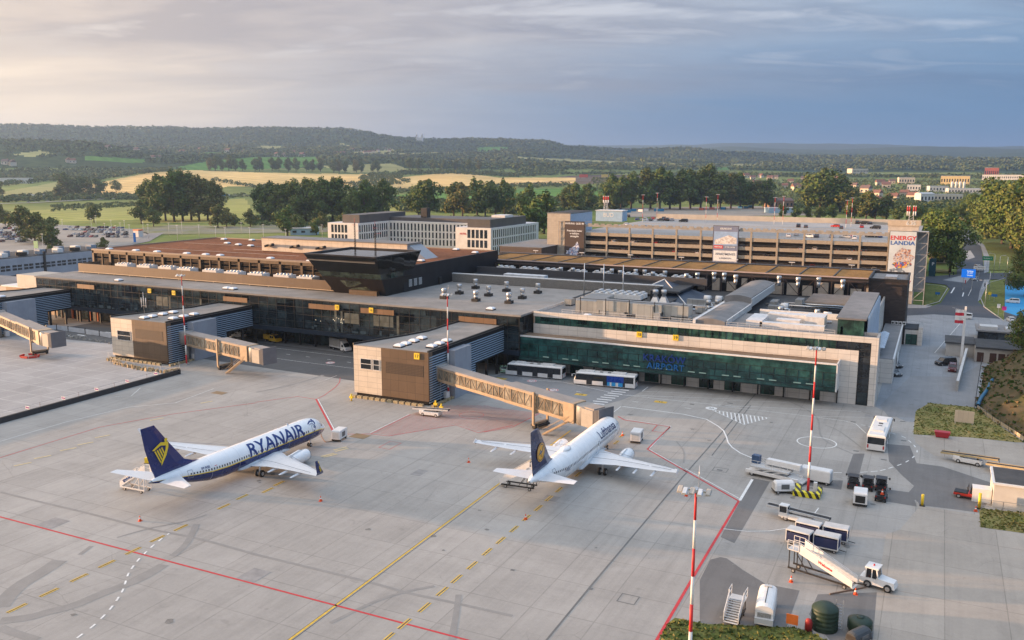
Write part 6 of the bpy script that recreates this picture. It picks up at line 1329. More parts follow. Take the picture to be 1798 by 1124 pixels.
def bus(label,livery=False,rear=False):
    t=thing('apron_bus',label,'bus',group='white apron buses'); L,w,H=13.9,1.5,3.0; h=L/2
    MB().box(-h,h,-w,w,.28,1.22).box(-h,h-.5,-w,w,2.62,2.8).box(-h,-h+.35,-w,w,1.22,2.62).hexa([(h-.15,-w,1.0),(h,-w+.1,1.0),(h,w-.1,1.0),(h-.15,w,1.0)],[(h-.6,-w,2.8),(h-.5,-w+.1,2.8),(h-.5,w-.1,2.8),(h-.6,w,2.8)]).build('body',VW,t)
    MB().loft([[(x,-w*a,z) for x in(0,)]+[(x,0,z)]*0 for x,a,z in()] or [[(-h,-w,2.8),(h-.55,-w,2.8),(h-.55,w,2.8),(-h,w,2.8)],[(-h+.1,-w+.25,3.0),(h-.8,-w+.25,3.0),(h-.8,w-.25,3.0),(-h+.1,w-.25,3.0)]],smooth=False).build('roof',VW,t)
    g=MB()
    for s in(-1,1): g.box(-h+.4,h-.55,s*w-.02*s-.01,s*w+.012*s,1.24,2.58)
    g.build('window_band',VG,t)
    MB().hexa([(h-.02,-w+.12,1.05),(h+.03,-w+.12,1.05),(h+.03,w-.12,1.05),(h-.02,w-.12,1.05)],[(h-.52,-w+.12,2.6),(h-.46,-w+.12,2.6),(h-.46,w-.12,2.6),(h-.52,w-.12,2.6)]).build('windscreen',VG,t)
    MB().box(-h-.02,-h+.02,-w+.15,w-.15,1.35,2.55).build('rear_window',VG,t)
    for s in(-1,1):
        for x in (3.4,-.4,-4.1):
            MB().box(x-.65,x+.65,s*w-.01,s*w+.02,.35,2.55).build('door',mat('bus door glass',(.03,.032,.036),.12,0,0),t)
        MB().bar((h-.4,s*w,2.6),(h+.35,s*(w+.25),2.45),.07).box(h+.25,h+.42,s*(w+.2)-.1,s*(w+.2)+.1,2.0,2.5).build('mirror',VW if livery else DMT,t)
        MB().box(-h-.03,-h,s*1.25-.12,s*1.25+.12,.6,1.2).build('tail_light',TL,t)
    MB().box(2.6,4.8,-.8,.8,3.0,3.2).box(-4.6,-1.6,-.9,.9,3.0,3.22).build('roof_unit',WMT,t); MB().box(-1.2,-.5,-.35,.35,2.99,3.06).box(.6,1.3,-.35,.35,2.99,3.06).build('roof_hatch',DMT,t)
    if livery:
        bl=MB(); lb=MB()
        for s in(-1,1): bl.box(-4.4,-.6,s*w,s*w+.028*s,1.24,2.6); lb.box(-4.2,-3.2,s*w,s*w+.03*s,.4,1.22); lb.box(-2.6,-1.7,s*w,s*w+.03*s,.4,1.22); lb.box(-1.3,-.7,s*w,s*w+.03*s,.4,1.22)
        bl.build('blue_panel',mat('blue livery',(.01,.05,.30),.3),t); lb.build('light_blue_panel',mat('light blue livery',(.03,.30,.62),.3),t)
    wheels4(t,h-2.6,-h+3.2,w-.16,.46,.3); return t
b=bus('white apron bus with plain sides parked under the glass gallery, left of the two'); b.location=(-82.2,183.,0); b.rotation_euler=(0,0,rad(184.5))
b=bus('white apron bus with blue striped panels parked under the glass gallery, right of the two',True); b.location=(-64.5,181.8,0); b.rotation_euler=(0,0,rad(186))
b=bus('white apron bus seen from behind driving by the right corner of the white wing'); b.location=(-6.75,164.8,0); b.rotation_euler=(0,0,rad(88))
# box truck, vans, cars on the apron
t=thing('box_truck','white cab box truck with grey tarpaulin body parked under the dark glass facade','truck')
MB().box(-3.6,1.0,-1.15,1.15,1.25,3.25).build('cargo_body',GRY,t); MB().box(-3.65,1.05,-1.18,1.18,.85,1.25).build('side_board',LGY,t)
MB().loft([[(1.15,-1.02,.4),(3.4,-1.0,.4),(3.45,-1.,1.1),(2.9,-.98,1.35),(2.1,-.9,2.25),(1.15,-.9,2.9)],[(1.15,1.02,.4),(3.4,1.0,.4),(3.45,1.,1.1),(2.9,.98,1.35),(2.1,.9,2.25),(1.15,.9,2.9)]],smooth=False).build('cab',VW,t)
MB().loft([[(2.93,-.88,1.38),(2.99,-.88,1.38),(2.2,-.8,2.24),(2.14,-.8,2.24)],[(2.93,.88,1.38),(2.99,.88,1.38),(2.2,.8,2.24),(2.14,.8,2.24)]],smooth=False).build('windscreen',VG,t)
for s in(-1,1): MB().box(1.6,2.35,s*.99-.02,s*.99+.02,1.3,1.95).build('side_window',VG,t); MB().box(3.35,3.47,s*.75-.17,s*.75+.17,.8,1.0).build('headlight',HL,t)
MB().box(-3.6,3.1,-.5,.5,.45,.85).build('chassis',DMT,t); wheels4(t,2.5,-2.0,.92,.38,.26); go(t,(618,620),(580,611))
t=thing('pickup_van','yellow double cab van with box body under the dark glass facade','van'); YV=mat('van yellow',(.72,.42,.02),.35,0,.05,1,coat=.2)
MB().box(-2.9,-.5,-1.0,1.0,.7,2.0).build('cargo_body',YV,t)
MB().loft([[(-.45,s_*.98,.4),(2.9,s_*.95,.4),(2.95,s_*.95,1.0),(2.2,s_*.92,1.25),(1.5,s_*.82,2.05),(-.4,s_*.82,2.1)] for s_ in(-1,1)],smooth=False).build('cab',YV,t)
MB().loft([[(2.22,s_*.84,1.28),(2.28,s_*.84,1.28),(1.6,s_*.76,2.0),(1.54,s_*.76,2.0)] for s_ in(-1,1)],smooth=False).build('windscreen',VG,t)
for s in(-1,1): MB().box(.9,1.5,s*.93-.02,s*.93+.02,1.25,1.8).build('side_window',VG,t); MB().box(.0,.7,s*.93-.02,s*.93+.02,1.25,1.8).build('side_window',VG,t)
MB().box(-2.8,2.6,-.5,.5,.35,.7).build('chassis',DMT,t); wheels4(t,2.0,-1.9,.85,.34,.22); go(t,(494,603),(464,597))
go(car('small white hatchback parked under the middle pier bridge',CP['white'],'hatch'),(408,591),(431,593))
go(car('pale green and white hatchback behind the left apron bus',CP['green'],'hatch'),(884,652),rz=120)
go(car('black people carrier beside the concrete ramp wall',CP['black'],'van'),(1641,642),(1679,640))
go(car('maroon estate car in front of the black people carrier',CP['maroon'],'suv'),(1671,657),(1673,645))
go(car('black saloon car close to the annex wall, rear one of two',CP['black'],'sedan'),(1581,648),(1560,640)); go(car('black saloon car close to the annex wall, nearer one of two',CP['dark grey'],'sedan'),(1578,662),(1559,655))
# ---- belt loaders
def belt_loader(label,cab=False,yel=False,L=8.,pitch=3.):
    t=thing('belt_loader',label,'belt loader',group='belt loaders'); a=rad(pitch); h=L/2
    MB().box(-2.0,2.0,-.95,.95,.35,.95).box(-2.3,-1.3,-.8,.8,.45,1.15).build('chassis',VW,t)
    c=lambda x,z: (x*math.cos(a),z+x*math.sin(a))
    q=MB(); P0,P1=c(-h,1.35),c(h,1.35); q.bar((P0[0],0,P0[1]),(P1[0],0,P1[1]),.95,.22); q.build('conveyor_belt',mat('belt black',(.03,.03,.032),.8),t)
    q=MB(); [q.bar((P0[0],s*.55,P0[1]+.02),(P1[0],s*.55,P1[1]+.02),.12,.3) for s in(-1,1)]; q.bar((P0[0],-.5,P0[1]),(P0[0],.5,P0[1]),.3) if 0 else None; q.build('belt_frame',mat('belt tan',(.42,.33,.18),.5) if yel else LGY,t)
    MB().bar((-1.2,0,.9),(-.6,0,1.3),.3).bar((1.2,0,.9),(1.5,0,1.4),.3).build('lift_arm',DMT,t)
    if cab:
        MB().box(-2.4,-1.2,-1.0,.1,.5,1.1).box(-2.4,-1.2,-1.0,.1,2.0,2.12).bar((-2.35,-.95,1.1),(-2.35,-.95,2.0),.1).bar((-2.35,.05,1.1),(-2.35,.05,2.0),.1).bar((-1.25,-.95,1.1),(-1.25,-.95,2.0),.1).bar((-1.25,.05,1.1),(-1.25,.05,2.0),.1).build('cab',VW,t); MB().box(-2.3,-1.3,-.9,.0,1.1,1.98).build('cab_window',VG,t)
    else: MB().bar((-1.8,.75,1.0),(-1.8,.75,1.8),.06).box(-2.1,-1.5,.5,.95,1.0,1.25).build('driver_seat',DMT,t)
    wheels4(t,1.45,-1.45,.85,.36,.24); return t
t=belt_loader('white belt loader with black belt parked before the pier by the crane tailed jet',L=7.8); go(t,(782,733),(733,727))
t=belt_loader('white belt loader with yellow framed belt on the pale concrete at the right edge',yel=True,L=8.6); go(t,(1735,819),(1668,809),rz=-14)
t=belt_loader('white belt loader with driver cab behind the navy baggage carts',cab=True,L=8.6,pitch=-1); go(t,(1436,918),(1366,912),rz=-10)
t=belt_loader('belt loader with orange guards half hidden behind the small white building',yel=True,L=7.); go(t,(1800,838),(1748,830),rz=-14)
# ---- ground power units and trailers
def box_unit(name,label,cat,L,Wd,H,m_,roof=None,dark_end=False,round_=False,group=None,z0=.45):
    t=thing(name,label,cat,group=group); h,w=L/2,Wd/2
    if round_: MB().loft([[(x,w*math.cos(a)*k,z0+(H-z0)*max(0,math.sin(a))**.6*k) for a in [PI*i/8 for i in range(9)]] for x,k in((-h,.86),(-h+.25,1),(h-.25,1),(h,.86))],smooth=False).build('housing',m_,t)
    else: MB().loft([[(-h*a,-w*a,z),(h*a,-w*a,z),(h*a,w*a,z),(-h*a,w*a,z)] for a,z in((1,z0),(1,H-.15),(.93,H))],smooth=False).build('housing',m_,t)
    MB().box(-h-.02,-h+.02,-w*.7,w*.7,z0+.15,H-.35).build('rear_panel',DMT if dark_end else LGY,t)
    MB().box(-h*.4,h*.4,-w-.02,-w+.02,z0+.3,H-.4).build('side_grille',mat('grille grey',(.12,.12,.12),.6),t)
    MB().box(-h-.05,h+.05,-w*.9,w*.9,.3,z0).build('chassis',DMT,t); MB().bar((h,0,.4),(h+1.0,0,.3),.08).build('tow_bar',DMT,t)
    wheels4(t,h-.45,-h+.45,w-.08,.27,.18); return t
go(box_unit('ground_power_unit','white ground power unit cabled to the nose of the harp tailed airliner','power unit',2.9,1.7,2.0,VW,group='ground power units'),(596,772),rz=100)
go(box_unit('ground_power_unit','white ground power unit beside the nose of the crane tailed airliner','power unit',2.9,1.8,2.1,VW,group='ground power units'),(1118,775),rz=96)
go(box_unit('ground_power_unit','white rounded ground power unit left of the striped mast island','power unit',3.0,1.8,1.9,VW,round_=True,group='ground power units'),(1375,864),rz=28)
go(box_unit('air_start_unit','long white tank trailer behind the striped mast on the island','trailer',4.6,1.8,2.2,VW),(1432,846),rz=172)
go(box_unit('ground_power_unit','white trailer with black rear end below the three black tractors','power unit',3.0,1.9,2.0,VW,dark_end=True,group='ground power units'),(1510,884),rz=93)
t=thing('power_cable','brown cable looping from the power unit to the nose wheel bay','cable'); pts=sm((564,765,0),(568,772,0),(572,776,0),(580,775,0),(588,772,0),n=4); m_=MB(); Q=[at(p.x,p.y,.06) for p in pts]; Q=[Q[0]+Vector((0,0,1.6))]+Q
for a_,b_ in zip(Q[:-1],Q[1:]): m_.tube(a_,b_,.06,n=6,cap=False)
m_.build('hose',mat('brown hose',(.20,.10,.05),.7),t)
# ---- container loader
t=thing('cargo_loader','white cargo loader with raised blue and white cab left of the striped mast','cargo loader'); 
MB().box(-4.2,4.2,-1.3,-.9,.5,.95).box(-4.2,4.2,.9,1.3,.5,.95).box(-4.2,4.2,-.9,.9,.45,.7).build('chassis',VW,t); MB().box(-3.6,2.6,-1.1,1.1,1.35,1.6).build('platform',LGY,t)
m_=MB(); [m_.bar((-3.2+k*1.6,s*1.0,.9),(-1.6+k*1.6,s*1.0,1.4),.12) for k in range(3) for s in(-1,1)]; railing(m_,[(-3.5,-1.1),(2.5,-1.1)],1.6,.9,1.2); railing(m_,[(-3.5,1.1),(2.5,1.1)],1.6,.9,1.2); m_.build('rail',WMT,t)
MB().box(-3.9,-2.7,.2,1.2,1.6,2.9).build('cab',mat('cab blue',(.04,.08,.16),.3),t); MB().box(-1.5,3.9,.3,1.3,1.9,2.7).build('upper_bridge',VW,t); MB().hexa([(2.6,-1.2,.5),(4.9,-1.2,.3),(4.9,1.2,.3),(2.6,1.2,.5)],[(2.6,-1.2,1.1),(4.9,-1.2,.5),(4.9,1.2,.5),(2.6,1.2,1.1)]).build('ramp',LGY,t)
wheels4(t,3.2,-3.2,1.1,.4,.28); go(t,(1393,847),(1326,832),rz=-13)
# ---- tractors
def tractor(label,m_,group=None,canopy=True):
    t=thing('baggage_tractor',label,'tractor',group=group)
    MB().box(-1.45,-.2,-.75,.75,.4,1.0).hexa([(-.2,-.7,.4),(1.45,-.65,.4),(1.45,.65,.4),(-.2,.7,.4)],[(-.2,-.7,1.05),(1.35,-.6,.9),(1.35,.6,.9),(-.2,.7,1.05)]).build('body',m_,t)
    MB().box(-.6,-.3,-.5,.5,1.0,1.5).box(-.9,-.5,-.5,.5,1.0,1.1).build('seat',DMT,t)
    if canopy: MB().box(-1.35,.25,-.78,.78,1.98,2.06).bar((-1.3,-.7,1),(-1.3,-.7,2),.07).bar((-1.3,.7,1),(-1.3,.7,2),.07).bar((.2,-.7,1),(.15,-.7,2),.07).bar((.2,.7,1),(.15,.7,2),.07).build('canopy',m_,t); MB().box(-1.33,-1.31,-.6,.6,1.15,1.9).build('rear_window',VG,t); MB().box(.18,.2,-.6,.6,1.1,1.9).build('windscreen',VG,t)
    for s in(-1,1): MB().box(-1.48,-1.45,s*.6-.08,s*.6+.08,.75,.95).build('tail_light',TL,t); MB().bar((-.1,s*.78,1.9),(.1,s*1.1,1.85),.05).box(.05,.12,s*1.1-.1,s*1.1+.1,1.6,1.95).build('mirror',DMT,t)
    wheels4(t,1.0,-1.0,.68,.3,.22); return t
BKV=mat('tractor black',(.025,.025,.028),.35,0,.08,1); 
for i,(x,y) in enumerate([(1498.5,858),(1524,861),(1547,862)]): go(tractor('black baggage tractor seen from behind, %s of the row of three'%('left','middle','right')[i],BKV,'black baggage tractors in a row'),(x,y-3),rz=88)
go(tractor('black baggage tractor parked behind the right end of the row, traffic cone on top',BKV,'black baggage tractors in a row',canopy=False),(1547,877),rz=88)
t=thing('flatbed_tractor','red and black flatbed tug beside the small white building','tractor'); RV=mat('tug red',(.38,.03,.02),.4,0,.1,1)
MB().box(-1.9,.0,-.85,.85,.45,.8).box(0,1.9,-.85,.85,.45,.95).build('body',RV,t); MB().box(-1.85,0,-.8,.8,.8,.95).build('load_bed',DMT,t); MB().hexa([(.2,-.8,.95),(1.5,-.8,.95),(1.5,.8,.95),(.2,.8,.95)],[(.3,-.75,1.85),(1.2,-.75,1.85),(1.2,.75,1.85),(.3,.75,1.85)]).build('cab',VG,t); MB().box(.25,1.25,-.78,.78,1.85,1.93).bar((-.1,-.8,.9),(-.1,-.8,1.95),.08).bar((-.1,.8,.9),(-.1,.8,1.95),.08).bar((-.1,-.8,1.9),(-.1,.8,1.9),.08).build('cab_frame',DMT,t); wheels4(t,1.2,-1.2,.75,.34,.24); go(t,(1716,878),(1684,871),rz=-8)
# ---- baggage carts
NAV=mat('navy curtain',(.022,.03,.085),.8,0,.15,2)
for i,(x,y,l) in enumerate([(1403,962,'nearest left of the four'),(1419,948,'behind the nearest left one'),(1451,970,'nearest right of the four'),(1467,955,'rear right of the four')]):
    t=thing('baggage_cart','navy curtained baggage cart with pale roof, '+l,'baggage cart',group='navy curtained baggage carts')
    MB().box(-1.5,1.5,-.8,.8,.45,.6).build('deck',LGY,t); MB().hexa([(-1.58,-.88,2.05),(1.58,-.88,2.05),(1.58,.88,2.05),(-1.58,.88,2.05)],[(-1.5,-.8,2.2),(1.5,-.8,2.2),(1.5,.8,2.2),(-1.5,.8,2.2)]).build('roof',LGY,t)
    m_=MB(); [m_.bar((sx*1.48,sy*.8,.6),(sx*1.48,sy*.8,2.05),.09) for sx in(-1,1) for sy in(-1,1)]; m_.build('frame',WMT,t)
    MB().box(-1.42,1.42,-.79,-.74,.62,1.85).box(-1.42,1.42,.74,.79,.62,1.85).box(-1.47,-1.43,-.7,.7,.62,2.0).box(1.43,1.47,-.7,.7,.62,2.0).build('curtain',NAV,t)
    MB().box(-1.4,1.4,-.3,.3,.3,.45).bar((1.5,0,.4),(2.4,0,.3),.07).build('tow_bar',DMT,t); wheels4(t,1.05,-1.05,.6,.22,.14); go(t,(x,y-4),rz=-12+3*i)
# ---- passenger stairs
def stairs(label,L,H,txt=None,flip=1,tm=None,pf=True,cover=VW,base=DMT):
    t=thing('passenger_stairs',label,'stairs',group='mobile passenger stairs'); x0,x1=-L/2,L/2-1.4   # climbs towards +X
    m_=MB()
    for s in(-1,1): m_.add([(x0,s*.75,.45),(x1,s*.75,H-.25),(x1,s*.75,H+.95),(x0,s*.75,1.3)] + [(x0,s*.8,.45),(x1,s*.8,H-.25),(x1,s*.8,H+.95),(x0,s*.8,1.3)],[(0,1,2,3),(7,6,5,4),(0,4,5,1),(1,5,6,2),(2,6,7,3),(3,7,4,0)])
    m_.build('side_panel',cover,t)
    m_=MB(); n=int(H/.2)
    for k in range(n+1): f=k/n; x=x0+(x1-x0)*f; m_.box(x-.14,x+.14,-.74,.74,.4+(H-.4)*f-.04,.4+(H-.4)*f)
    m_.build('steps',LGY,t)
    MB().box(x1,x1+1.4,-.85,.85,H-.12,H).build('platform',LGY,t); m_=MB(); railing(m_,[(x1,-.85),(x1+1.4,-.85)],H,1.1,.7,.05); railing(m_,[(x1,.85),(x1+1.4,.85)],H,1.1,.7,.05); 
    for s in(-1,1): m_.bar((x0,s*.78,1.4),(x1,s*.78,H+1.1),.05)
    m_.build('handrail',WMT,t)
    if pf:
        m_=MB()
        for s in(-1,1): m_.box(x1+.9,x1+1.4,s*.85-.02,s*.85+.02,H,H+1.4)
        m_.build('platform_screen',cover,t)
    m_=MB(); [m_.bar((x1+.2+q*1.0,s*.7,.5),(x1+.2+q*1.0,s*.7,H-.1),.1) for s in(-1,1) for q in(0,1)]; m_.box(x0+.2,x1+1.3,-.8,-.65,.42,.6); m_.box(x0+.2,x1+1.3,.65,.8,.42,.6); m_.bar((x1-1.2,-.7,.5),(x1+.3,-.7,H-.4),.08); m_.bar((x1-1.2,.7,.5),(x1+.3,.7,H-.4),.08); m_.build('undercarriage',base,t)
    wheels4(t,x1+.6,x0+.9,.72,.26,.16)
    if txt:
        d=Vector((x1-x0,0,H-.75)).normalized()
        for s in(-1,1):
            c=((x0+x1)/2,s*.815,(H+.9)/2+.18); X=(d.x*-s,0,d.z*-s) ; X=(-s*d.x*-1,0,-s*d.z*-1) if s<0 else (-d.x,0,-d.z)
            up=Vector(X).cross(Vector((0,s,0)))*-1
            text('lettering',txt,.62 if txt!='Welcome' else .46,tm or DB,t,frame(c,X,Vector((0,s,0)).cross(Vector(X))),.01,.015)
    return t
t=stairs('white passenger stairs lettered RYANAIR at the tail of the harp tailed airliner',5.0,2.9,'RYANAIR',base=WMT); go(t,(258,862),(222,860),rz=2)
t=stairs('white passenger stairs under the tail of the crane tailed airliner',5.6,3.2); go(t,(932,857),(890,856),rz=4)
t=stairs('long white passenger stairs lettered Welcome coupled to the white tow tractor',7.9,2.9,'Welcome',tm=RED,pf=False); go(t,(1404,1012),(1480,1021),rz=163)
t=stairs('small white steps seen head on at the lower right by the grass',3.6,1.9,pf=False); go(t,(1290,1080),(1290,1092),rz=88)
# ---- tow tractor
t=thing('tow_tractor','white tow tractor with tall cab pulling the long Welcome stairs','tractor')
MB().hexa([(-.1,-.85,.45),(1.95,-.8,.45),(1.95,.8,.45),(-.1,.85,.45)],[(-.1,-.8,1.35),(1.8,-.65,1.15),(1.8,.65,1.15),(-.1,.8,1.35)]).build('bonnet',VW,t); MB().box(-1.9,-.1,-.85,.85,.45,1.2).build('body',VW,t)
MB().hexa([(-1.3,-.78,1.2),(.1,-.78,1.3),(.1,.78,1.3),(-1.3,.78,1.2)],[(-1.2,-.7,2.35),(-.1,-.7,2.35),(-.1,.7,2.35),(-1.2,.7,2.35)]).build('cab_window',VG,t); MB().box(-1.4,.1,-.85,.85,2.35,2.5).bar((-1.3,-.8,1.2),(-1.25,-.74,2.4),.12).bar((-1.3,.8,1.2),(-1.25,.74,2.4),.12).bar((.1,-.8,1.3),(-.1,-.74,2.4),.12).bar((.1,.8,1.3),(-.1,.74,2.4),.12).bar((-.6,-.8,1.2),(-.6,-.74,2.4),.1).bar((-.6,.8,1.2),(-.6,.74,2.4),.1).build('cab_frame',VW,t)
MB().tube((-.6,0,2.5),(-.6,0,2.68),.1).build('beacon',RED,t); wheels4(t,1.2,-1.0,.78,.46,.3); go(t,(1560,1032),(1524,1030),rz=-12)
MB
t=thing('tow_bar','long steel tow bar between the Welcome stairs and the tow tractor','tow bar'); m_=MB(); m_.bar(at(1482,1021,.4),at(1522,1027,.5),.12); m_.build('bar',DMT,t); t2=thing('tow_bar','loose dark tow bar lying on the ground behind the tow tractor','tow bar'); MB().bar(at(1457,1043,.12),at(1521,1031,.12),.14).build('bar',mat('rusty bar',(.16,.11,.08),.7),t2)
# ---- service truck, tanks
t=thing('service_truck','white rounded toilet service truck at the lower right by the grass','truck')
MB().loft([[(x,1.0*k*math.cos(a),.7+1.75*k2*max(0,math.sin(a))**.22) for a in [PI*i/10 for i in range(11)]] for x,k,k2 in((-2.9,.93,.9),(-2.4,1,1),(1.2,1,1),(2.3,.96,.94),(2.8,.85,.8))],smooth=False).build('housing',VW,t)
MB().box(-3.3,-2.85,-.95,.95,.35,1.0).box(-2.8,2.7,-.9,.9,.35,.72).build('chassis',LGY,t); MB().box(-2.96,-2.9,-.7,.7,1.0,1.5).build('valve_panel',mat('valve panel',(.25,.24,.22),.5,0,.4,8),t); MB().bar((-2.4,0,2.46),(2.2,0,2.46),.08).build('ridge',DMT,t); MB().box(1.4,1.8,-.4,.4,2.42,2.56).build('hatch',LGY,t); wheels4(t,1.9,-1.9,.82,.36,.24); go(t,(1343,1062),(1347,1094),rz=95)
GT_=mat('dark green plastic',(.018,.036,.022),.5,0,.15,2)
def tank(label,x,y,r,h,low=False):
    t=thing('water_tank',label,'tank',group='green plastic tanks'); pr=[(r*.97,0)]
    for k in range(5): z=h*.8*(k+.5)/5; pr+=[(r*1.02,z-.12),(r*.96,z),(r*1.02,z+.12)]
    if low: pr=[(r*.8,0),(r,h*.3),(r,h*.65)]
    pr+=[(r*.98,h*.82),(r*.6,h*.95),(r*.25,h)]; MB().lathe((0,0,0),pr,24).build('shell',GT_,t); MB().lathe((0,0,h*.93),[(r*.3,0),(r*.3,.18),(r*.1,.22)],16).build('lid',mat('darker green',(.02,.035,.022),.5),t); go(t,(x,y),rz=0); return t
tank('tall ribbed dark green tank at the lower right beside a ladder',1447,1103,1.35,2.9); tank('low round dark green tank right of the ladder',1509,1110,1.25,1.7,True); 
t=box_unit('tank_trailer','dark green tank trailer at the bottom edge beside the low tank','trailer',2.6,1.5,1.5,mat('slate tank',(.05,.055,.06),.5),round_=True,dark_end=True); go(t,(1507,1128),rz=60)
t=thing('ladder','grey ladder leaning on the tall green tank','ladder'); m_=MB(); p=at(1471,1104); m_.bar((p.x-.35,p.y,0),(p.x-.35,p.y+.5,3),.08); m_.bar((p.x+.35,p.y,0),(p.x+.35,p.y+.5,3),.08); [m_.bar((p.x-.35,p.y+.5*k/9,.3*k+.1),(p.x+.35,p.y+.5*k/9,.3*k+.1),.05) for k in range(9)]; m_.build('rungs',MTL,t)
t=thing('sign_board','orange board on a frame beside the grass strip','sign'); MB().box(-.6,.6,-.04,.04,.5,1.6).build('board',mat('orange board',(.75,.17,.03),.5),t); MB().bar((-.5,0,0),(-.5,0,.6),.06).bar((.5,0,0),(.5,0,.6),.06).build('leg',MTL,t); go(t,(1390,1104),rz=0)
t=thing('fire_point','small red rounded cover beside the orange board','fire point'); MB().loft([[(.38*k*math.cos(a),.25*math.sin(a)*k,z) for a in [2*PI*i/10 for i in range(10)]] for k,z in((1,0),(1,1.1),(.7,1.4),(.1,1.5))]).build('cover',mat('dark red cover',(.28,.02,.02),.5),t); MB().box(-.4,.4,-.3,.3,0,.1).build('foot',DMT,t); go(t,(1419,1109),rz=0)
# ---- cones, posts
CO=mat('cone orange',(.72,.10,.03),.6); 
def cone(x,y,label,z=0):
    t=thing('traffic_cone',label,'traffic cone',tuple(at(x,y,z)),0,'orange and white traffic cones')
    MB().lathe((0,0,.05),[(.20,0),(.14,.3)],14).lathe((0,0,.52),[(.10,0),(.03,.28)],14).build('cone',CO,t); MB().lathe((0,0,.35),[(.141,0),(.10,.18)],14).build('band',WHI,t); MB().box(-.24,.24,-.24,.24,0,.05).build('base',DMT if False else CO,t); t.scale=(1.0,)*3
for x,y,l in [(246,915,'traffic cone standing alone left of the yellow dashes at lower left'),(563,880,'traffic cone alone right of the harp tailed airliner wing'),(248,832,'traffic cone beside the tailplane of the harp tailed airliner'),(823,812,'traffic cone between the two airliners'),(1205,871,'traffic cone by the red line right of the crane tailed airliner wing'),(923,912,'traffic cone on the yellow dashes behind the crane tailed airliner'),(1093,765,'traffic cone between the crane tailed airliner nose and its power unit'),(1389,1022,'traffic cone left of the Welcome stairs'),(1502,1044,'traffic cone in front of the white tow tractor'),(1713,898,'traffic cone beside the yellow post by the small white building')]: cone(x,y,l)
cone(1549,868,'traffic cone standing on the black baggage tractor',1.1)
t=thing('chock_stand','small yellow chock stand behind the harp tailed airliner tail','stand'); MB().box(-.35,.35,-.3,.3,.05,.9).build('frame',YSG,t); MB().box(-.45,.45,-.4,.4,0,.06).build('base',DMT,t); go(t,(259,813),rz=20)
for i,(x,y,h) in enumerate([(1619,888,1.7),(1719,893,2.3)]):
    t=thing('guard_post','thick yellow guard post, '+('left one on the dark asphalt edge','right one at the grass by the small white building')[i],'bollard',tuple(at(x,y)),0,'yellow guard posts'); MB().tube((0,0,.12),(0,0,h),.2,n=14).build('post',YSG,t); MB().box(-.35,.35,-.35,.35,0,.12).build('foot',DMT,t)
for i,(x,y) in enumerate([(617,704),(765,716),(775,722)]):
    t=thing('hydrant_post','yellow hydrant post at the pier foot, '+('left corner','right corner front','right corner nearest the camera')[i],'hydrant',tuple(at(x,y)),0,'yellow hydrant posts'); MB().tube((0,0,0),(0,0,1.5),.16,n=10).build('post',YSG,t); MB().box(-.4,.4,-.2,.2,.6,1.0).build('valve',YSG,t)
t=thing('hose_reel','tan hose reel and bottles beside the striped mast island','hose reel',(-17.2,131.2,0)); MB().lathe((0,-.3,.7),[(.45,0),(.45,.5)],14,axis='y').build('reel',mat('hose tan',(.45,.33,.15),.7),t); MB().box(-.6,.6,-.4,.4,0,.25).build('frame',DMT,t)
p=at(1654,768); t=thing('small_skip','small red skip on the far edge of the grass plot','skip',(p.x,p.y,0)); MB().loft([[(-1,-.5,.1),(1,-.5,.1),(1,.5,.1),(-1,.5,.1)],[(-1.3,-.7,1.1),(1.3,-.7,1.1),(1.3,.7,1.1),(-1.3,.7,1.1)]],smooth=False).build('tub',mat('skip red',(.42,.03,.04),.5),t); MB().box(-1,1,-.4,.4,0,.1).build('skid',DMT,t)
p=at(1692,745); t=thing('blank_board','large blank cream board standing on the grass plot','board',(p.x,p.y,0)); MB().box(-1.65,1.65,-.06,.06,.35,2.6).build('panel',panel('cream board',(.66,.52,.38),.85,5,rough=.6,joint=.7,jw=.03),t); MB().box(-1.5,-1.4,-.05,.4,0,2.2).box(1.4,1.5,-.05,.4,0,2.2).build('leg',LGY,t)
# ---- small white building at the right edge
t=thing('equipment_hut','small white building with dark flat roof at the right edge','building',(0,0,0)); a=at(1742,890); x0,y0=a.x,a.y
MB().box(x0,x0+11,y0,y0+7.5,0,3.4).build('wall',mat('hut white',(.62,.57,.50),.6,0,.08,.6),t); MB().box(x0-.25,x0+11.2,y0-.25,y0+7.7,3.4,3.7).build('roof_edge',VW,t); MB().box(x0+.1,x0+10.8,y0+.1,y0+7.4,3.7,3.78).build('roof',FLD,t); MB().box(x0+3,x0+3.9,y0-.05,y0-.003,.8,2.0).build('vent',LGY,t); MB().box(x0-2.6,x0-.1,y0+1.2,y0+3.2,0,2.0).build('store_box',VW,t)
t=thing('mesh_fence','grey post and wire fence in front of the small white building','fence'); m_=MB(); railing(m_,[(p.x,p.y) for p in px((1722,898),(1760,903),(1850,915))],0,1.8,1.9,.06); m_.build('rail',MTL,t)
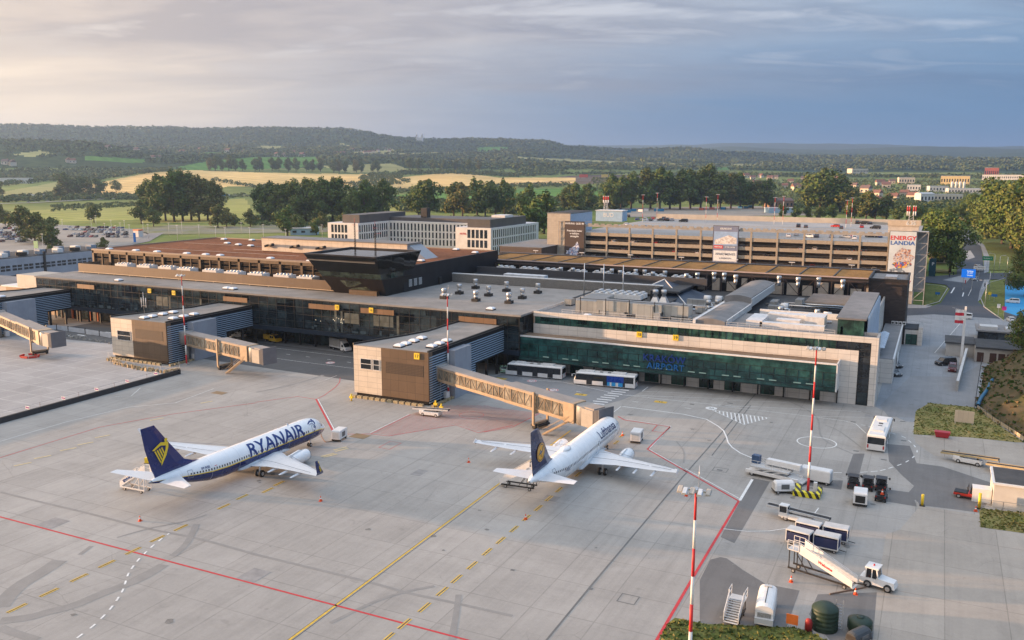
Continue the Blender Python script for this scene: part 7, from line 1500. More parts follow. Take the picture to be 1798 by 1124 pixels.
# ---- embankment and fences on the right
def bank():
    P=[at(1711,717),at(1719,690),at(1722,640)]; mb=MB(); nx,ny=46,60; V=[]
    def left(y): 
        pts=[(at(1798,776).x,at(1798,776).y),(at(1711,719).x,at(1711,719).y),(at(1722,643).x+.5,at(1722,643).y),(40,262)]
        for (xa,ya),(xb,yb) in zip(pts[:-1],pts[1:]):
            if ya<=y<=yb: return xa+(xb-xa)*(y-ya)/(yb-ya)
        return pts[0][0] if y<pts[0][1] else pts[-1][0]
    r=random.Random(3)
    for j in range(ny+1):
        y=150+j*(262-150)/ny; xl=left(y)
        for i in range(nx+1):
            d=(i/nx)**1.4*60; x=xl+.4+d; e=max(0,min(1,(262-y)/12))*max(0,min(1,(y-150)/16)); z=(min(9,d*.62)*e if d>.5 else 0)+(.35*math.sin(x*1.3+y*.4)+.3*math.sin(x*.5-y*1.1))*min(1,d/2)*e
            V.append((x,y,max(.03,z+.03)))
    mb.add(V,[(j*(nx+1)+i,j*(nx+1)+i+1,(j+1)*(nx+1)+i+1,(j+1)*(nx+1)+i) for j in range(ny) for i in range(nx)],0,True)
    m=ground_mat('scrubby bank',(.045,.055,.022),(.15,.105,.062),.22); struct('embankment',mb,m)
    tu=MB()
    for k in range(3000):
        j=r.randrange(ny); i=r.randrange(nx); v=V[j*(nx+1)+i]; x,y,z=v[0]+r.uniform(-.5,.5),v[1]+r.uniform(-.8,.8),v[2]-.1; h=r.uniform(.2,.7); 
        for q in range(3): a=r.uniform(0,2*PI); l=r.uniform(.15,.4); dx,dy=math.cos(a)*l,math.sin(a)*l; tu.add([(x-dx,y-dy,z),(x+dx,y+dy,z),(x+dx*1.5+r.uniform(-.3,.3),y+dy,z+h*.7),(x+r.uniform(-.3,.3),y-dy,z+h)],[(0,1,2,3)],r.choice((0,0,1)))
    o=tu.build('scrub',[ground_mat('scrub green',(.035,.07,.018),(.08,.12,.03),.6),ground_mat('scrub dry',(.15,.105,.055),(.24,.16,.09),.6)]); tag(o,'low scrub and dry weeds covering the bank at the right edge','scrub',kind='stuff')
bank()
t=thing('mesh_fence','dark mesh fence running diagonally along the foot of the bank','fence'); m_=MB(); m2=MB(); Q=px((1712,718),(1742,740),(1770,758),(1798,777),(1850,812)); Q0=px((1723,640),(1719,665),(1711,718)); 
railing(m_,[(p.x,p.y) for p in Q0+Q[1:]],0,2.1,2.6,.06)
for a_,b_ in zip(Q[:-1],Q[1:]): m2.bar(a_+Vector((.4,.5,.35)),b_+Vector((.4,.5,.35)),.12,.7)
m_.build('post',DMT,t); m2.build('kick_board',mat('cream board edge',(.5,.42,.3),.6),t)
t=thing('pipe_roll','blue plastic sheeting lying along the bank behind the fence','sheeting'); m_=MB(); Q=sm((1717,712,.6),(1722,700,1),(1735,682,1),(1742,668,1.2),(1760,658,1.2),(1775,650,1.6),n=5); Q=[at(p.x,p.y,p.z) for p in Q]
for a_,b_ in zip(Q[:-1],Q[1:]): m_.tube(a_,b_,.38,n=8,cap=False)
m_.build('sheet',mat('blue sheeting',(.02,.12,.22),.4,0,.3,3),t)
t=thing('concrete_wall','long concrete retaining wall beside the service ramp','wall'); a,b=at(1680,687),at(1696,628); MB().bar(a+Vector((0,0,1.1)),b+Vector((0,0,1.3)),.45,2.3).build('wall',CNC,t); MB().bar(a+Vector((0,0,2.3)),b+Vector((0,0,2.5)),.55,.1).build('coping',LGY,t)
p=at(1687,640); t=thing('flag_pole','white flag pole with two red and white flags beside the ramp wall','flag pole',(p.x,p.y,0)); MB().hexa([(-.35,-.35,0),(.35,-.35,0),(.35,.35,0),(-.35,.35,0)],[(-.22,-.22,14.6),(.22,-.22,14.6),(.22,.22,14.6),(-.22,.22,14.6)]).build('pole',VW,t)
for z,m1,m2_ in((12.2,VW,mat('flag red',(.55,.03,.05),.7)),(10.3,VW,mat('flag red',(.55,.03,.05),.7))):
    for mm,za in((m1,z+.75),(m2_,z)):
        f=MB(); n=8; A_=[(-.3-1.9*i/n,.12*math.sin(i*1.1),za) for i in range(n+1)]; f.add([(x,y,zz) for x,y,zz in A_]+[(x,y,zz+.75) for x,y,zz in A_]+[(x,y+.03,zz) for x,y,zz in A_]+[(x,y+.03,zz+.75) for x,y,zz in A_],[(i,i+1,n+2+i,n+1+i) for i in range(n)]+[(2*n+3+i,2*n+2+i,3*n+3+i,3*n+4+i) for i in range(n)]); f.build('flag',mm,t)
t=thing('service_building','low grey building with brown doors behind the ramp','building'); MB().box(4,10.5,252,262,0,3.3).box(10.5,32,247,259,0,3.5).build('wall',mat('render grey',(.42,.40,.37),.7,0,.1,.6),t); MB().box(3.6,10.6,251.6,262.4,3.3,3.7).box(10.6,33,246.6,259.4,3.5,3.9).build('roof',FLD,t)
for i in range(4): MB().box(11+i*1.9+(.9 if i else 0),12.5+i*1.9+(.9 if i else 0),246.93,246.99,.1,2.5).build('door',mat('brown door',(.07,.035,.025),.5),t)
t=thing('cafe_kiosk','glazed kiosk with grey roof panels beyond the low grey building','kiosk'); MB().box(12,26,277,288,0,3.).build('wall',GW,t); MB().box(11.6,26.4,276.6,288.4,3,3.4).build('roof',FLG,t); MB().box(12.5,17,279,283,3.4,4.2).box(19,24,279,283,3.4,3.9).build('roof_box',LGY,t)
MB
# ================================================================ LANDSIDE ROADS
sheet('street',px((1560,556),(1592,541),(1625,541),(1652,532),(1668,507),(1660,500),(1625,496),(1600,497),(1625,486),(1680,482),(1680,470),(1676,450),(1690,436),(1693,425),(1688,412),(1670,400),(1655,392),(1640,389),(1665,386),(1690,396),(1715,415),(1724,440),(1727,470),(1728,480),(1762,479),(1850,482),(1850,489),(1728,491),(1720,512),(1717,530),(1730,540),(1760,548),(1800,552),(1850,556),(1850,566),(1710,557),(1640,552)),.024,ASPR)
sheet('lawn',px((1624,499),(1652,502),(1664,506),(1649,530),(1624,537)),.05,GRA); sheet('lawn',px((1738,497),(1765,490),(1763,563),(1740,548),(1728,538),(1724,525)),.04,GRA); sheet('lawn',px((1738,400),(1760,388),(1850,396),(1850,478),(1735,474),(1737,450),(1725,420)),.03,GRA); sheet('lawn',px((1636,470),(1668,474),(1672,480),(1636,478)),.03,GRD)
KB=MB()
for P in [((1624,537),(1649,530),(1664,506),(1652,502),(1624,499)),((1722,525),(1728,539),(1742,549),(1763,564)),((1724,508),(1738,496),(1765,489))]: 
    Q=px(*P); [KB.bar(a_+Vector((0,0,.07)),b_+Vector((0,0,.07)),.3,.14) for a_,b_ in zip(Q[:-1],Q[1:])]
struct('kerb',KB,CNC)
sheet('pavement',px((1728,491),(1738,491),(1722,525),(1717,530),(1720,512)),.034,PAV); sheet('pavement',px((1688,412),(1700,410),(1728,430),(1738,452),(1736,478),(1728,480),(1727,450),(1722,432)),.034,PAV)
sheet('pavement',px((1676,450),(1684,441),(1704,440),(1712,452),(1700,456)),.05,CONN); sheet('pavement',px((1655,492),(1700,481),(1706,486),(1696,497)),.05,PAV)
sheet('blue_parking',px((1765,500),(1850,506),(1850,575),(1764,548)),.05,mat('blue surfacing',(.02,.24,.50),.8,0,.1,.5)); sheet('parking_asphalt',px((1765,483),(1850,488),(1850,507),(1765,501)),.046,ASPR)
mb=MB()
for a_,b_,w in [((1716,490),(1716,494),.2),((1672,540),(1700,548),.15),((1700,520),(1706,507),.15),((1670,515),(1676,505),.5),((1690,521),(1692,514),.4),((1641,620),(1693,560),.12),((1600,565),(1640,571),.12)]: mb.strip([at(*a_),at(*b_)],w,.06)
struct('white_marking',mb,WHI)
for i,(p0,p1,cm,k,l) in enumerate([((1764,531),(1792,533),'white','suv','white off road car on the blue parking bays'),((1776,497),(1777,488),'black','suv','black car in the row behind the blue bays, left one'),((1790,498),(1790,489),'maroon','hatch','maroon car in the row behind the blue bays, middle one'),((1803,499),(1803,490),'black','sedan','black car in the row behind the blue bays, right one'),((1774,484),(1775,478),'silver','hatch','silver car at the back of the row beyond the blue bays'),((1708,493),(1716,491),'silver','hatch','silver car on the street below the blue screen'),((1686,559),(1698,560),'white','van','white van at the very front of the street junction'),((1771,562),(1778,566),'white','hatch','white car beside the kiosk at the right edge')]):
    go(car(l,CP[cm],k),p0,p1)
t=car('grey bus like van on the street right of the blue screen',CP['silver'],'van'); go(t,(1717,478),(1718,474),rz=-80); t.scale=(1.5,1.3,1.5)
def lamp(x,y,h,label,arm=1.6,rz=0,two=False,m_=None):
    p=at(x,y); t=thing('street_lamp',label,'street lamp',(p.x,p.y,0),rad(rz),'street lamps'); m_=m_ or MTL
    MB().tube((0,0,0),(0,0,h-.5),.1,.07,8).build('pole',m_,t); MB().bar((0,0,h-.5),(arm*.4,0,h),.08).bar((arm*.4,0,h),(arm,0,h+.1),.08).build('arm',m_,t); MB().box(arm-.2,arm+.6,-.15,.15,h+.02,h+.16).build('lamp_head',LGY,t)
for x,y,h,l,a in [(1663,470,10,'street lamp beside the dark round tree left of the street',0),(1744,486,10.5,'tall street lamp right of the green road sign',180),(1754,478,8,'slim street lamp on the lawn right of the street',0),(1736,515,9,'street lamp beside the lawn at the blue bays',180),(1729,540,9.5,'street lamp by the yellow warning sign at the junction',180),(1768,475,7,'short street lamp by the far parking row',180)]: lamp(x,y,h,l,1.8,a)
p=at(1698,510); t=thing('video_screen','bright blue roadside video screen on two legs','screen',(p.x,p.y,0)); EM=mat('screen glow',(.0,.0,.0),.4,0,0,emit=(.01,.20,.85),estr=.32); 
k=(zs_:=0); MB().box(-2.5,2.5,-.2,.1,5.2,8.6).build('screen',EM,t); MB().bar((-1.6,0,0),(-1.6,0,5.2),.2).bar((1.6,0,0),(1.6,0,5.2),.2).build('post',MTL,t)
WE=mat('screen white',(.1,.1,.1),.4,0,0,emit=(.9,.95,1.),estr=.3)
for s_,z,sz in (('Parking',7.8,.75),('P1 P2',7.0,.8),('Wolne',6.1,.75)): text('lettering',s_,sz,WE,t,frame((.5,-.22,z),(1,0,0),(0,0,1)),.01,.02)
def rsign(x,y,h,w,hh,m_,label,name='road_sign',txt=None,tc=WHI,sz=.6):
    p=at(x,y); t=thing(name,label,'sign',(p.x,p.y,0)); MB().box(-w/2,w/2,-.06,.0,h-hh,h).build('panel',m_,t); MB().bar((0,.05,0),(0,.05,h),.12).build('post',MTL,t)
    if txt: text('lettering',txt,sz,tc,t,frame((0,-.08,h-hh/2),(1,0,0),(0,0,1)),.01,.01)
rsign(1732,480,8.,4.4,1.9,mat('sign green',(.01,.22,.09),.5),'green direction sign over the right side of the street',txt='Kraków ↑',sz=.8); rsign(1718,492,6.2,4.6,1.3,VW,'white direction sign right of the blue screen',txt='← Terminal',tc=BLK,sz=.7)
rsign(1646,519,1.3,1.6,.9,mat('sign blue',(.01,.14,.42),.5),'small blue sign on the left traffic island lawn'); rsign(1737,527,3.,1.0,1.0,YSG,'yellow warning sign on the lawn at the junction'); rsign(1745,530,2.8,1.9,.9,mat('sign blue',(.01,.14,.42),.5),'blue arrow sign right of the yellow warning sign'); rsign(1752,556,4.2,1.0,1.3,VW,'white notice on a post near the kiosk'); rsign(1762,556,3.4,1.3,1.3,mat('pink sign',(.5,.03,.25),.5),'magenta advertising panel near the kiosk')
p=at(1636,485); t=thing('totem_sign','tall dark teal information totem at the right foot of the car park','sign',(p.x,p.y,0)); MB().box(-1.4,1.4,-.4,.4,0,8).build('body',mat('teal totem',(.015,.06,.075),.4),t); MB().box(-1.7,-1.42,-.3,.3,2.5,7).build('side_strip',mat('green strip',(.03,.35,.22),.4),t); text('lettering','P',2.,WHI,t,frame((.1,-.42,5.6),(1,0,0),(0,0,1)),.01,.04)
t=thing('gantry_shelter','small lit shop under the trees left of the street','building'); p=at(1645,462); MB().box(p.x-4,p.x+5,p.y,p.y+8,0,4).build('wall',mat('shop cream',(.55,.45,.3),.6),t); MB().box(p.x-5,p.x+6,p.y-1,p.y+8,4,4.6).build('roof',VW,t); MB().box(p.x-3,p.x+3,p.y-.06,p.y-.003,.4,2.6).build('window',GW,t)
for i,(x,y) in enumerate([(1667,486),(1674,483),(1695,498),(1729,504),(1635,566)]):
    p=at(x,y); t=thing('person','dark clothed person %s'%('walking on the pavement left of the street, nearer one','walking on the pavement left of the street, farther one','in a red top on the triangular island','on the right pavement of the street','')[i],'person',(p.x,p.y,0)) if i<4 else None
    if t:
        cm=mat('dark clothes',(.02,.022,.03),.8) if i!=2 else RED
        b=MB(); 
        for s in(-1,1): b.tube((s*.1,s*.12,.02),(s*.09,0,.85),.07,.11,8); b.tube((s*.24,0,1.4),(s*.28,.06,.8),.06,.045,8)
        b.lathe((0,0,.82),[(.17,0),(.15,.25),(.21,.55),(.09,.66),(.06,.72)],12); b.build('body',cm,t); MB().lathe((0,0,1.52),[(.05,0),(.1,.08),(.11,.15),(.07,.24),(.02,.26)],12).build('head',mat('skin',(.45,.28,.2),.6),t)
p=at(1733,388); 
t=thing('billboard','cream roadside billboard pair by the bridge beyond the street','billboard',tuple(at(1733,398))); 
MB().box(-6,2,-.2,.1,2.5,8).box(2.5,8,-.2,.1,1.8,6).build('panel',mat('billboard cream',(.62,.50,.38),.6,0,.3,.5),t); [MB().bar((x,0,0),(x,0,3),.3).build('post',DMT,t) for x in(-5,1,3.4,7)]
t=thing('bridge_parapet','low beige bridge parapet at the head of the street','parapet'); Q=px((1672,383),(1694,386),(1712,400),(1740,403)); m_=MB(); [m_.bar(a_+Vector((0,0,.8)),b_+Vector((0,0,.8)),.4,1.6) for a_,b_ in zip(Q[:-1],Q[1:])]; m_.build('wall',mat('beige parapet',(.45,.36,.25),.7),t)
# ================================================================ CARS on the car park roof, in its top storey, and in the open car park
protos={c:car('x',CP[c],k) for c,k in (('white','hatch'),('silver','sedan'),('black','suv'),('dark grey','hatch'),('blue','sedan'),('red','hatch'),('maroon','suv'))}
used=set()
def put(c,x,y,z,rz,label,group):
    t=protos[c]
    if c in used: return dup(t,(x,y,z),rz,label,group)
    used.add(c); t.location=(x,y,z); t.rotation_euler=(0,0,rz); t['label']=label; t['group']=group; return t
roofc=[((800+x-0),y,c) for x,y,c in []]
RC=[(1099,382,'black'),(1147,385,'red'),(1119,387,'blue'),(1131,387,'white'),(1143,388,'dark grey'),(1166,386,'black'),(1160,388,'dark grey'),(1172,388,'black'),(1180,388,'silver'),(1200,390,'black'),(1213,384,'white'),(1243,385,'maroon'),(1263,386,'black'),(1402,399,'black'),(1415,400,'dark grey'),(1467,399,'red'),(1477,402,'dark grey'),(1505,393,'black'),(1517,394,'black'),(1528,394,'dark grey'),(1513,400,'red'),(1537,402,'black'),(1385,416,'white'),(1398,414,'silver'),(1420,417,'white'),(1434,417,'dark grey'),(1460,417,'silver'),(1484,418,'silver'),(1497,417,'red'),(1500,420,'white'),(1530,417,'black'),(1545,417,'blue'),(1100,396,'white'),(1130,401,'silver')]
for i,(x,y,c) in enumerate(RC):
    p=at(x,y,21.02); 
    if p.y<350: p.y=350
    put(c,p.x,p.y,21.02,rad(95 if i%3 else 170),'%s car on the car park roof, %s'%(c,'number %d counted from the left'%(i+1)),'cars on the car park roof')
rr=random.Random(21); k=0
for z in (17.55,14.25,10.9):
    for i in range(26):
        if rr.random()<(.55 if z>16 else .75): continue
        x=-130+i*4.4+rr.uniform(-.5,.5); c=rr.choice(['white','silver','black','dark grey','white','red']); k+=1
        put(c,x,349.5+rr.uniform(-.3,.6),z+.0,rad(90),'%s car parked nose out in the %s storey of the car park'%(c,{17.55:'first covered',14.25:'second covered',10.9:'third covered'}[z]),'cars inside the car park')
sheet('car_park_surface',px((-60,392),(60,392),(160,398),(232,402),(262,410),(230,428),(120,436),(-60,446)),.03,mat('worn lot',(.27,.25,.22),.9,0,.15,.05)); sheet('car_park_surface',px((232,402),(300,395),(430,398),(560,388),(620,392),(640,402),(560,408),(262,412)),.03,ground_mat('gravel lot',(.30,.26,.23),(.17,.19,.07),.05)); sheet('access_road',px((-60,446),(120,436),(230,428),(262,410),(290,408),(262,424),(160,444),(-60,462)),.036,mat('worn road',(.20,.195,.19),.9,0,.12,.05))
k=0
for (xa,xb,ya,yb,n,dens) in ((-10,45,402,425,90,.9),(112,225,400,416,60,.9)):
    rows=7 if xa<0 else 5
    for r in range(rows):
        y=ya+(yb-ya)*r/(rows-1)
        A_,B_=at(xa,y),at(xb,y+ (1.2 if xa>0 else 0)); L_=(B_-A_).length; n_c=int(L_/3.1)
        for i in range(n_c):
            if rr.random()>dens*.8: continue
            p=A_.lerp(B_,(i+.5)/n_c); c=rr.choice(['white','silver','black','dark grey','white','silver','blue','dark grey','red','maroon']); k+=1
            if k>150: continue
            put(c,p.x,p.y,.03,math.atan2(B_.y-A_.y,B_.x-A_.x)+PI/2*(1 if rr.random()<.5 else -1)+rr.uniform(-.04,.04),'%s car among the rows of the distant open car park, %s block'%(c,'left' if xa<0 else 'right'),'cars in the distant open car park')
for c,t in protos.items():
    if c not in used: 
        for ch in list(t.children_recursive): bpy.data.objects.remove(ch)
        bpy.data.objects.remove(t)
# ================================================================ VEGETATION
def leafm(name,a,b):
    m=bpy.data.materials.new(name); m.use_nodes=True; t=NT(m.node_tree); bs=t.n['Principled BSDF']; g=t.node('ShaderNodeNewGeometry'); P=g.outputs['Position']
    oi=t.node('ShaderNodeObjectInfo'); f=t.ramp(t.noise(P,.35,4,.6),.3,.7); c=t.mix(f,a,b); k=t.ramp(oi.outputs['Random'],0,1,.75,1.3); c=t.vm('MULTIPLY',c,t.comb(k,t.ramp(oi.outputs['Random'],0,1,.85,1.15),k))
    t.put(bs.inputs['Base Color'],c); bs.inputs['Roughness'].default_value=.75; bs.inputs['Specular IOR Level'].default_value=.15
    return m
LD=leafm('leaf dark',(.062,.088,.02),(.135,.155,.04)); LM=leafm('leaf mid',(.062,.115,.024),(.125,.17,.038)); LL=leafm('leaf light',(.10,.15,.03),(.17,.19,.05)); LY=leafm('leaf olive',(.11,.11,.03),(.19,.165,.05))
BRK=mat('bark',(.12,.09,.065),.9,0,.2,2)
def crown(seed,H,R,cb,lobes,nq,q,sq=1.,top=1.0):
    """leaf-sized faces through the volume of many lobes; z from cb to H"""
    r=random.Random(seed); mb=MB(); L=[]
    for i in range(lobes):
        f=(i+.5)/lobes; z=cb+(H-cb)*(.10+.82*f); w=R*(math.sin(PI*(.22+.62*f))**.7)*top*r.uniform(.8,1.15); a=r.uniform(0,2*PI); d=w*r.uniform(.15,.72)
        L.append((d*math.cos(a),d*math.sin(a),z,w*r.uniform(.36,.62),(H-cb)/lobes*r.uniform(1.1,1.8)+R*.16))
    per=nq//lobes
    for (x,y,z,rw,rh) in L:
        for k in range(per):
            u=Vector((r.gauss(0,1),r.gauss(0,1),r.gauss(0,1))).normalized(); s=r.uniform(.55,1.05)
            p=Vector((x+u.x*rw*s,y+u.y*rw*s,max(cb*.8,z+u.z*rh*s))); n=(u+Vector((r.gauss(0,.5),r.gauss(0,.5),r.gauss(0,.5)))).normalized()
            a=n.cross(Vector((r.gauss(0,1),r.gauss(0,1),r.gauss(0,1)))).normalized(); b=n.cross(a); w=q*r.uniform(.6,1.3); h=w*r.uniform(.5,.9)
            mb.add([p-a*w-b*h*.3,p+a*w*.2-b*h,p+a*w+b*h*.3,p-a*w*.2+b*h],[(0,1,2,3)],0 if r.random()<.62 else 1)
    return mb
def trunk(seed,H,R,cb,th):
    r=random.Random(seed); mb=MB().tube((0,0,0),(r.uniform(-.2,.2),r.uniform(-.2,.2),H*.72),th,th*.3,7)
    for k in range(7): a=2*PI*k/7+r.random(); z=cb*.8+(H-cb)*r.uniform(.05,.5); mb.tube((0,0,z),(R*.6*math.cos(a),R*.6*math.sin(a),z+R*r.uniform(.4,.9)),th*.4,th*.1,5)
    return mb
TV={}
def tree(kind,x,y,z,h,label,group,sd=None,wide=1.):
    spec={'poplar':(14,2.9,1.6,9,1500,.34),'round':(10,4.2,1.8,11,1700,.36),'oak':(12,5.6,1.5,18,5200,.27),'bush':(4,2.5,.3,6,500,.30),'tall':(16,4.9,1.9,16,3200,.36),'near':(12,5.0,1.5,22,13000,.17)}[kind]
    v=(sd if sd is not None else int(abs(x*7+y*3)))%3; key=(kind,v)
    if key not in TV:
        t=thing({'poplar':'poplar_tree','bush':'bush'}.get(kind,'tree'),label,'tree' if kind!='bush' else 'bush',(0,0,0),0,group)
        H,R,cb,lo,nq,q=spec; seed=hash(kind)%97 if 0 else {'poplar':3,'round':5,'oak':7,'bush':9,'tall':11,'near':13}[kind]*10+v
        ms={0:(LD,LM),1:(LM,LD),2:(LD,LY)}[v]
        if kind=='near': ms=(LM,LY)
        if kind=='oak' and v==2: ms=(LM,LD)
        if kind=='bush': ms={0:(LM,LD),1:(LM,LL),2:(LD,LM)}[v]
        crown(seed,H,R,cb,lo,nq,q).build('crown',ms,t); trunk(seed,H,R,cb,.16+.012*H).build('trunk',BRK,t); TV[key]=(t,H)
        o=t
    else: o=dup(TV[key][0],(x,y,z),0,label,group)
    s=h/spec[0]*(.88+.22*((x*13.7+y*7.1)%1)); o.location=(x,y,z-.3); o.rotation_euler=(0,0,(x*1.7+y)%6.28); o.scale=(s*wide,s*wide,s); o['label']=label; o['group']=group
    return o
def tpx(kind,px_,base,top,label,group,wide=1.,z=None):
    p=ground_at(px_,base) if z is None else at(px_,base,z)
    r=math.hypot(p.x,p.y); h=(base-top)*math.sqrt(r*r+2000)/FPX*1.02
    return tree(kind,p.x,p.y,p.z,h,label,group,sd=int(px_),wide=wide)
NUM=['first','second','third','fourth','fifth','sixth','seventh','eighth','ninth','tenth','eleventh','twelfth','thirteenth','fourteenth','fifteenth','sixteenth','seventeenth','eighteenth','nineteenth','twentieth']
def row(kind,items,desc,group,wide=1.):
    for i,(x,b_,t_) in enumerate(items): tpx(kind,x,b_,t_,'%s, %s from the left'%(desc,NUM[i]),group,wide)
row('tall',[(262,386,318),(276,388,311),(291,387,313),(306,389,309),(321,388,312),(336,386,309),(350,388,313),(365,387,312),(380,384,318)],'tall dark tree in the big clump left of centre','tall trees in the left clump',1.15)
row('tall',[(460,388,326),(474,390,320),(489,391,321),(505,390,320),(520,391,319),(537,389,322),(553,390,316),(568,391,317),(584,389,318),(600,390,321),(622,392,328),(640,392,324),(655,390,323),(672,391,324)],'tall tree in the long row behind the white office block','tall trees behind the office block',1.15)
row('round',[(735,384,327),(750,386,324),(797,380,325),(812,382,322),(838,379,320),(852,381,317),(870,380,318),(886,378,323),(928,392,332)],'bushy tree between office block and green field','trees right of the office row')
row('tall',[(995,370,322),(1012,372,318),(1035,368,322),(1072,366,312),(1090,368,308),(1108,367,310),(1142,366,300),(1158,368,303),(1176,367,297),(1194,368,299),(1212,366,296),(1230,367,299),(1248,367,298),(1264,366,302),(1283,366,306),(1300,366,312)],'dark tree in the wood behind the car park','trees in the wood behind the car park',1.3)
row('round',[(1322,366,322),(1345,366,318),(1420,372,318),(1440,374,308),(1458,372,307),(1475,372,314),(1490,376,330)],'broad tree among the houses right of the wood','broad trees among the houses',1.25)
row('round',[(880,412,372),(902,414,384),(922,420,362),(940,418,350),(955,410,340)],'green tree beside the right end of the office block','trees at the office end',1.3)
row('round',[(1372,382,362),(1396,384,364),(1418,384,366),(1440,386,362),(1462,385,360),(1500,387,352),(1520,388,344),(1536,388,346),(1556,388,350),(1578,392,360),(1600,392,364),(1624,396,368)],'tree in the row behind the car park roof','trees in the row behind the car park roof',1.2)
row('oak',[(1640,462,372),(1668,478,398)],'very dark round tree beside the street','dark trees beside the street',1.05)
row('oak',[(1610,400,364),(1640,402,366),(1665,398,362),(1690,388,356),(1703,380,345)],'tree beyond the street junction','trees beyond the junction')
row('oak',[(1712,402,358),(1730,410,352),(1745,418,348),(1760,428,342),(1776,436,340),(1792,442,338),(1812,446,340)],'tall green tree at the wood edge on the right','trees of the right hand wood',1.1)
row('oak',[(1750,396,342),(1772,402,338),(1795,404,334),(1815,410,334)],'tree at the back of the right hand wood','back trees of the right hand wood',1.1)
tpx('near',1800,520,434,'bright yellow green tree cut by the right edge above the blue bays','trees at the right edge',1.); tpx('near',1806,668,556,'large bright tree cut by the right edge above the bank','trees at the right edge',.95)
row('round',[(44,424,376),(62,428,380),(84,424,388),(92,440,404)],'round green tree in front of the far open car park','trees by the open car park',1.2)
row('round',[(120,345,310),(138,345,316),(158,345,317),(172,344,315),(204,337,318),(-4,346,318),(104,350,330)],'round dark tree standing in the far meadow','round trees in the far meadow',1.3)
row('round',[(165,390,364),(-4,400,368),(10,396,376),(248,392,360),(270,398,366),(383,400,364),(398,398,370),(440,398,366),(505,414,366),(522,410,378),(566,404,374),(556,412,386),(600,398,372),(640,400,376),(700,400,380),(760,398,378),(790,396,380),(182,442,420),(88,448,432),(412,396,378)],'small green tree on the meadow before the terminal','small trees on the near meadow',1.15)
row('tall',[(368,300,277),(378,300,276),(390,300,278),(402,300,276),(414,300,277),(426,300,279),(448,301,278),(456,301,277),(478,300,280),(490,300,279),(506,301,280),(520,301,279),(538,301,279),(548,301,280),(563,301,279)],'tree in the avenue above the wheat field','avenue trees above the wheat field',1.2)
row('tall',[(586,303,281),(596,303,280),(606,303,282),(626,303,282),(634,303,283),(655,302,284),(663,302,283),(720,298,277),(735,298,278),(760,298,280),(780,300,279),(800,300,282),(822,300,280),(842,300,281)],'tree on the slope right of the avenue','trees right of the avenue',1.2)
# woods, hedges and suburb greenery that nobody could count
def in_any(x,y,PL): return any(inside(x,y,P) for P in PL)
HEDGE=[[(0,300),(150,296),(250,300),(330,298),(250,306),(140,322),(110,318),(0,328)],[(110,338),(240,345),(240,352),(150,352),(0,356),(0,350)],[(630,313),(655,305),(705,300),(705,314),(660,322),(640,330)],[(600,322),(720,316),(720,322),(640,334)],[(370,318),(450,332),(640,335),(700,340),(760,336),(1000,328),(1000,322),(860,326),(760,334),(660,332),(450,326),(372,314)],
 [(690,303),(800,300),(905,306),(905,296),(980,298),(1010,308),(1200,306),(1340,302),(1500,300),(1840,298),(1840,316),(1500,312),(1200,312),(1060,304),(900,312),(800,306),(700,308)],[(1040,312),(1200,318),(1340,316),(1560,316),(1840,320),(1840,396),(1700,380),(1500,372),(1300,362),(1150,348),(1040,340)],[(680,350),(780,356),(1000,350),(1100,350),(1100,366),(960,378),(700,372)],[(250,352),(430,340),(440,346),(250,358)],[(90,362),(250,356),(250,362),(90,372)],[(390,385),(700,392),(960,376),(960,392),(700,400),(400,396)],[(440,380),(680,386),(680,394),(440,392)]]
NOW=[P for m_,P in FIELDS]
def wood():
    r=random.Random(77); mb=MB(); a0,a1=_azim(-120),_azim(1920); n=0
    def clump(x,y,z,R,h,nq,mi):
        for k in range(nq):
            u=Vector((r.gauss(0,1),r.gauss(0,1),abs(r.gauss(0,1))+.15)).normalized(); p=Vector((x+u.x*R,y+u.y*R,z+h*.25+u.z*h*.75)); q=(u+Vector((r.gauss(0,.4),r.gauss(0,.4),r.gauss(0,.4)))).normalized()
            a=q.cross(Vector((r.gauss(0,1),r.gauss(0,1),.3))).normalized(); b=q.cross(a); w=R*r.uniform(.28,.5); mb.add([p-a*w,p-b*w*.8,p+a*w,p+b*w*.8],[(0,1,2,3)],mi if r.random()<.7 else (mi+1)%3)
    for _ in range(26000):      # wooded hills
        rr_=math.sqrt(r.uniform(2900**2,5900**2)) if r.random()<.6 else r.uniform(2900,4600); a=r.uniform(a0,a1); x,y=rr_*math.sin(a),rr_*math.cos(a); z=hz(x,y); u,v=prj(x,y,z)
        if v>300 or in_any(u,v,NOW): continue
        h=r.uniform(7,13)*(.8+rr_/7000); clump(x,y,z-1,h*.85,h,8,r.choice((0,0,1,2)))
    for _ in range(52000):      # hedges and the suburb
        rr_=r.uniform(560,2950); a=r.uniform(a0,a1); x,y=rr_*math.sin(a),rr_*math.cos(a); z=hz(x,y); u,v=prj(x,y,z)
        for k,P in enumerate(HEDGE):
            if inside(u,v,P):
                if k==6 and r.random()<.45: break
                if k==6 and v>372 and u<1500: break
                if u>1560 and rr_<700: break
                h=r.uniform(3.5,7.5)*(1+.5*(k in(0,5)))*(.8 if k==6 else 1)
                if k in(9,10,11,8): h=r.uniform(1.5,4)
                clump(x,y,z-.5,h*.7,h,22 if rr_<1500 else 12,r.choice((0,1,1,2))); break
    o=mb.build('distant_wood',[leafm('wood dark',(.050,.078,.022),(.085,.112,.032)),leafm('wood mid',(.058,.092,.024),(.10,.135,.038)),leafm('wood olive',(.068,.094,.026),(.11,.13,.038))]); tag(o,'woods and hedges covering the far plain and hills','woodland',kind='stuff')
wood()
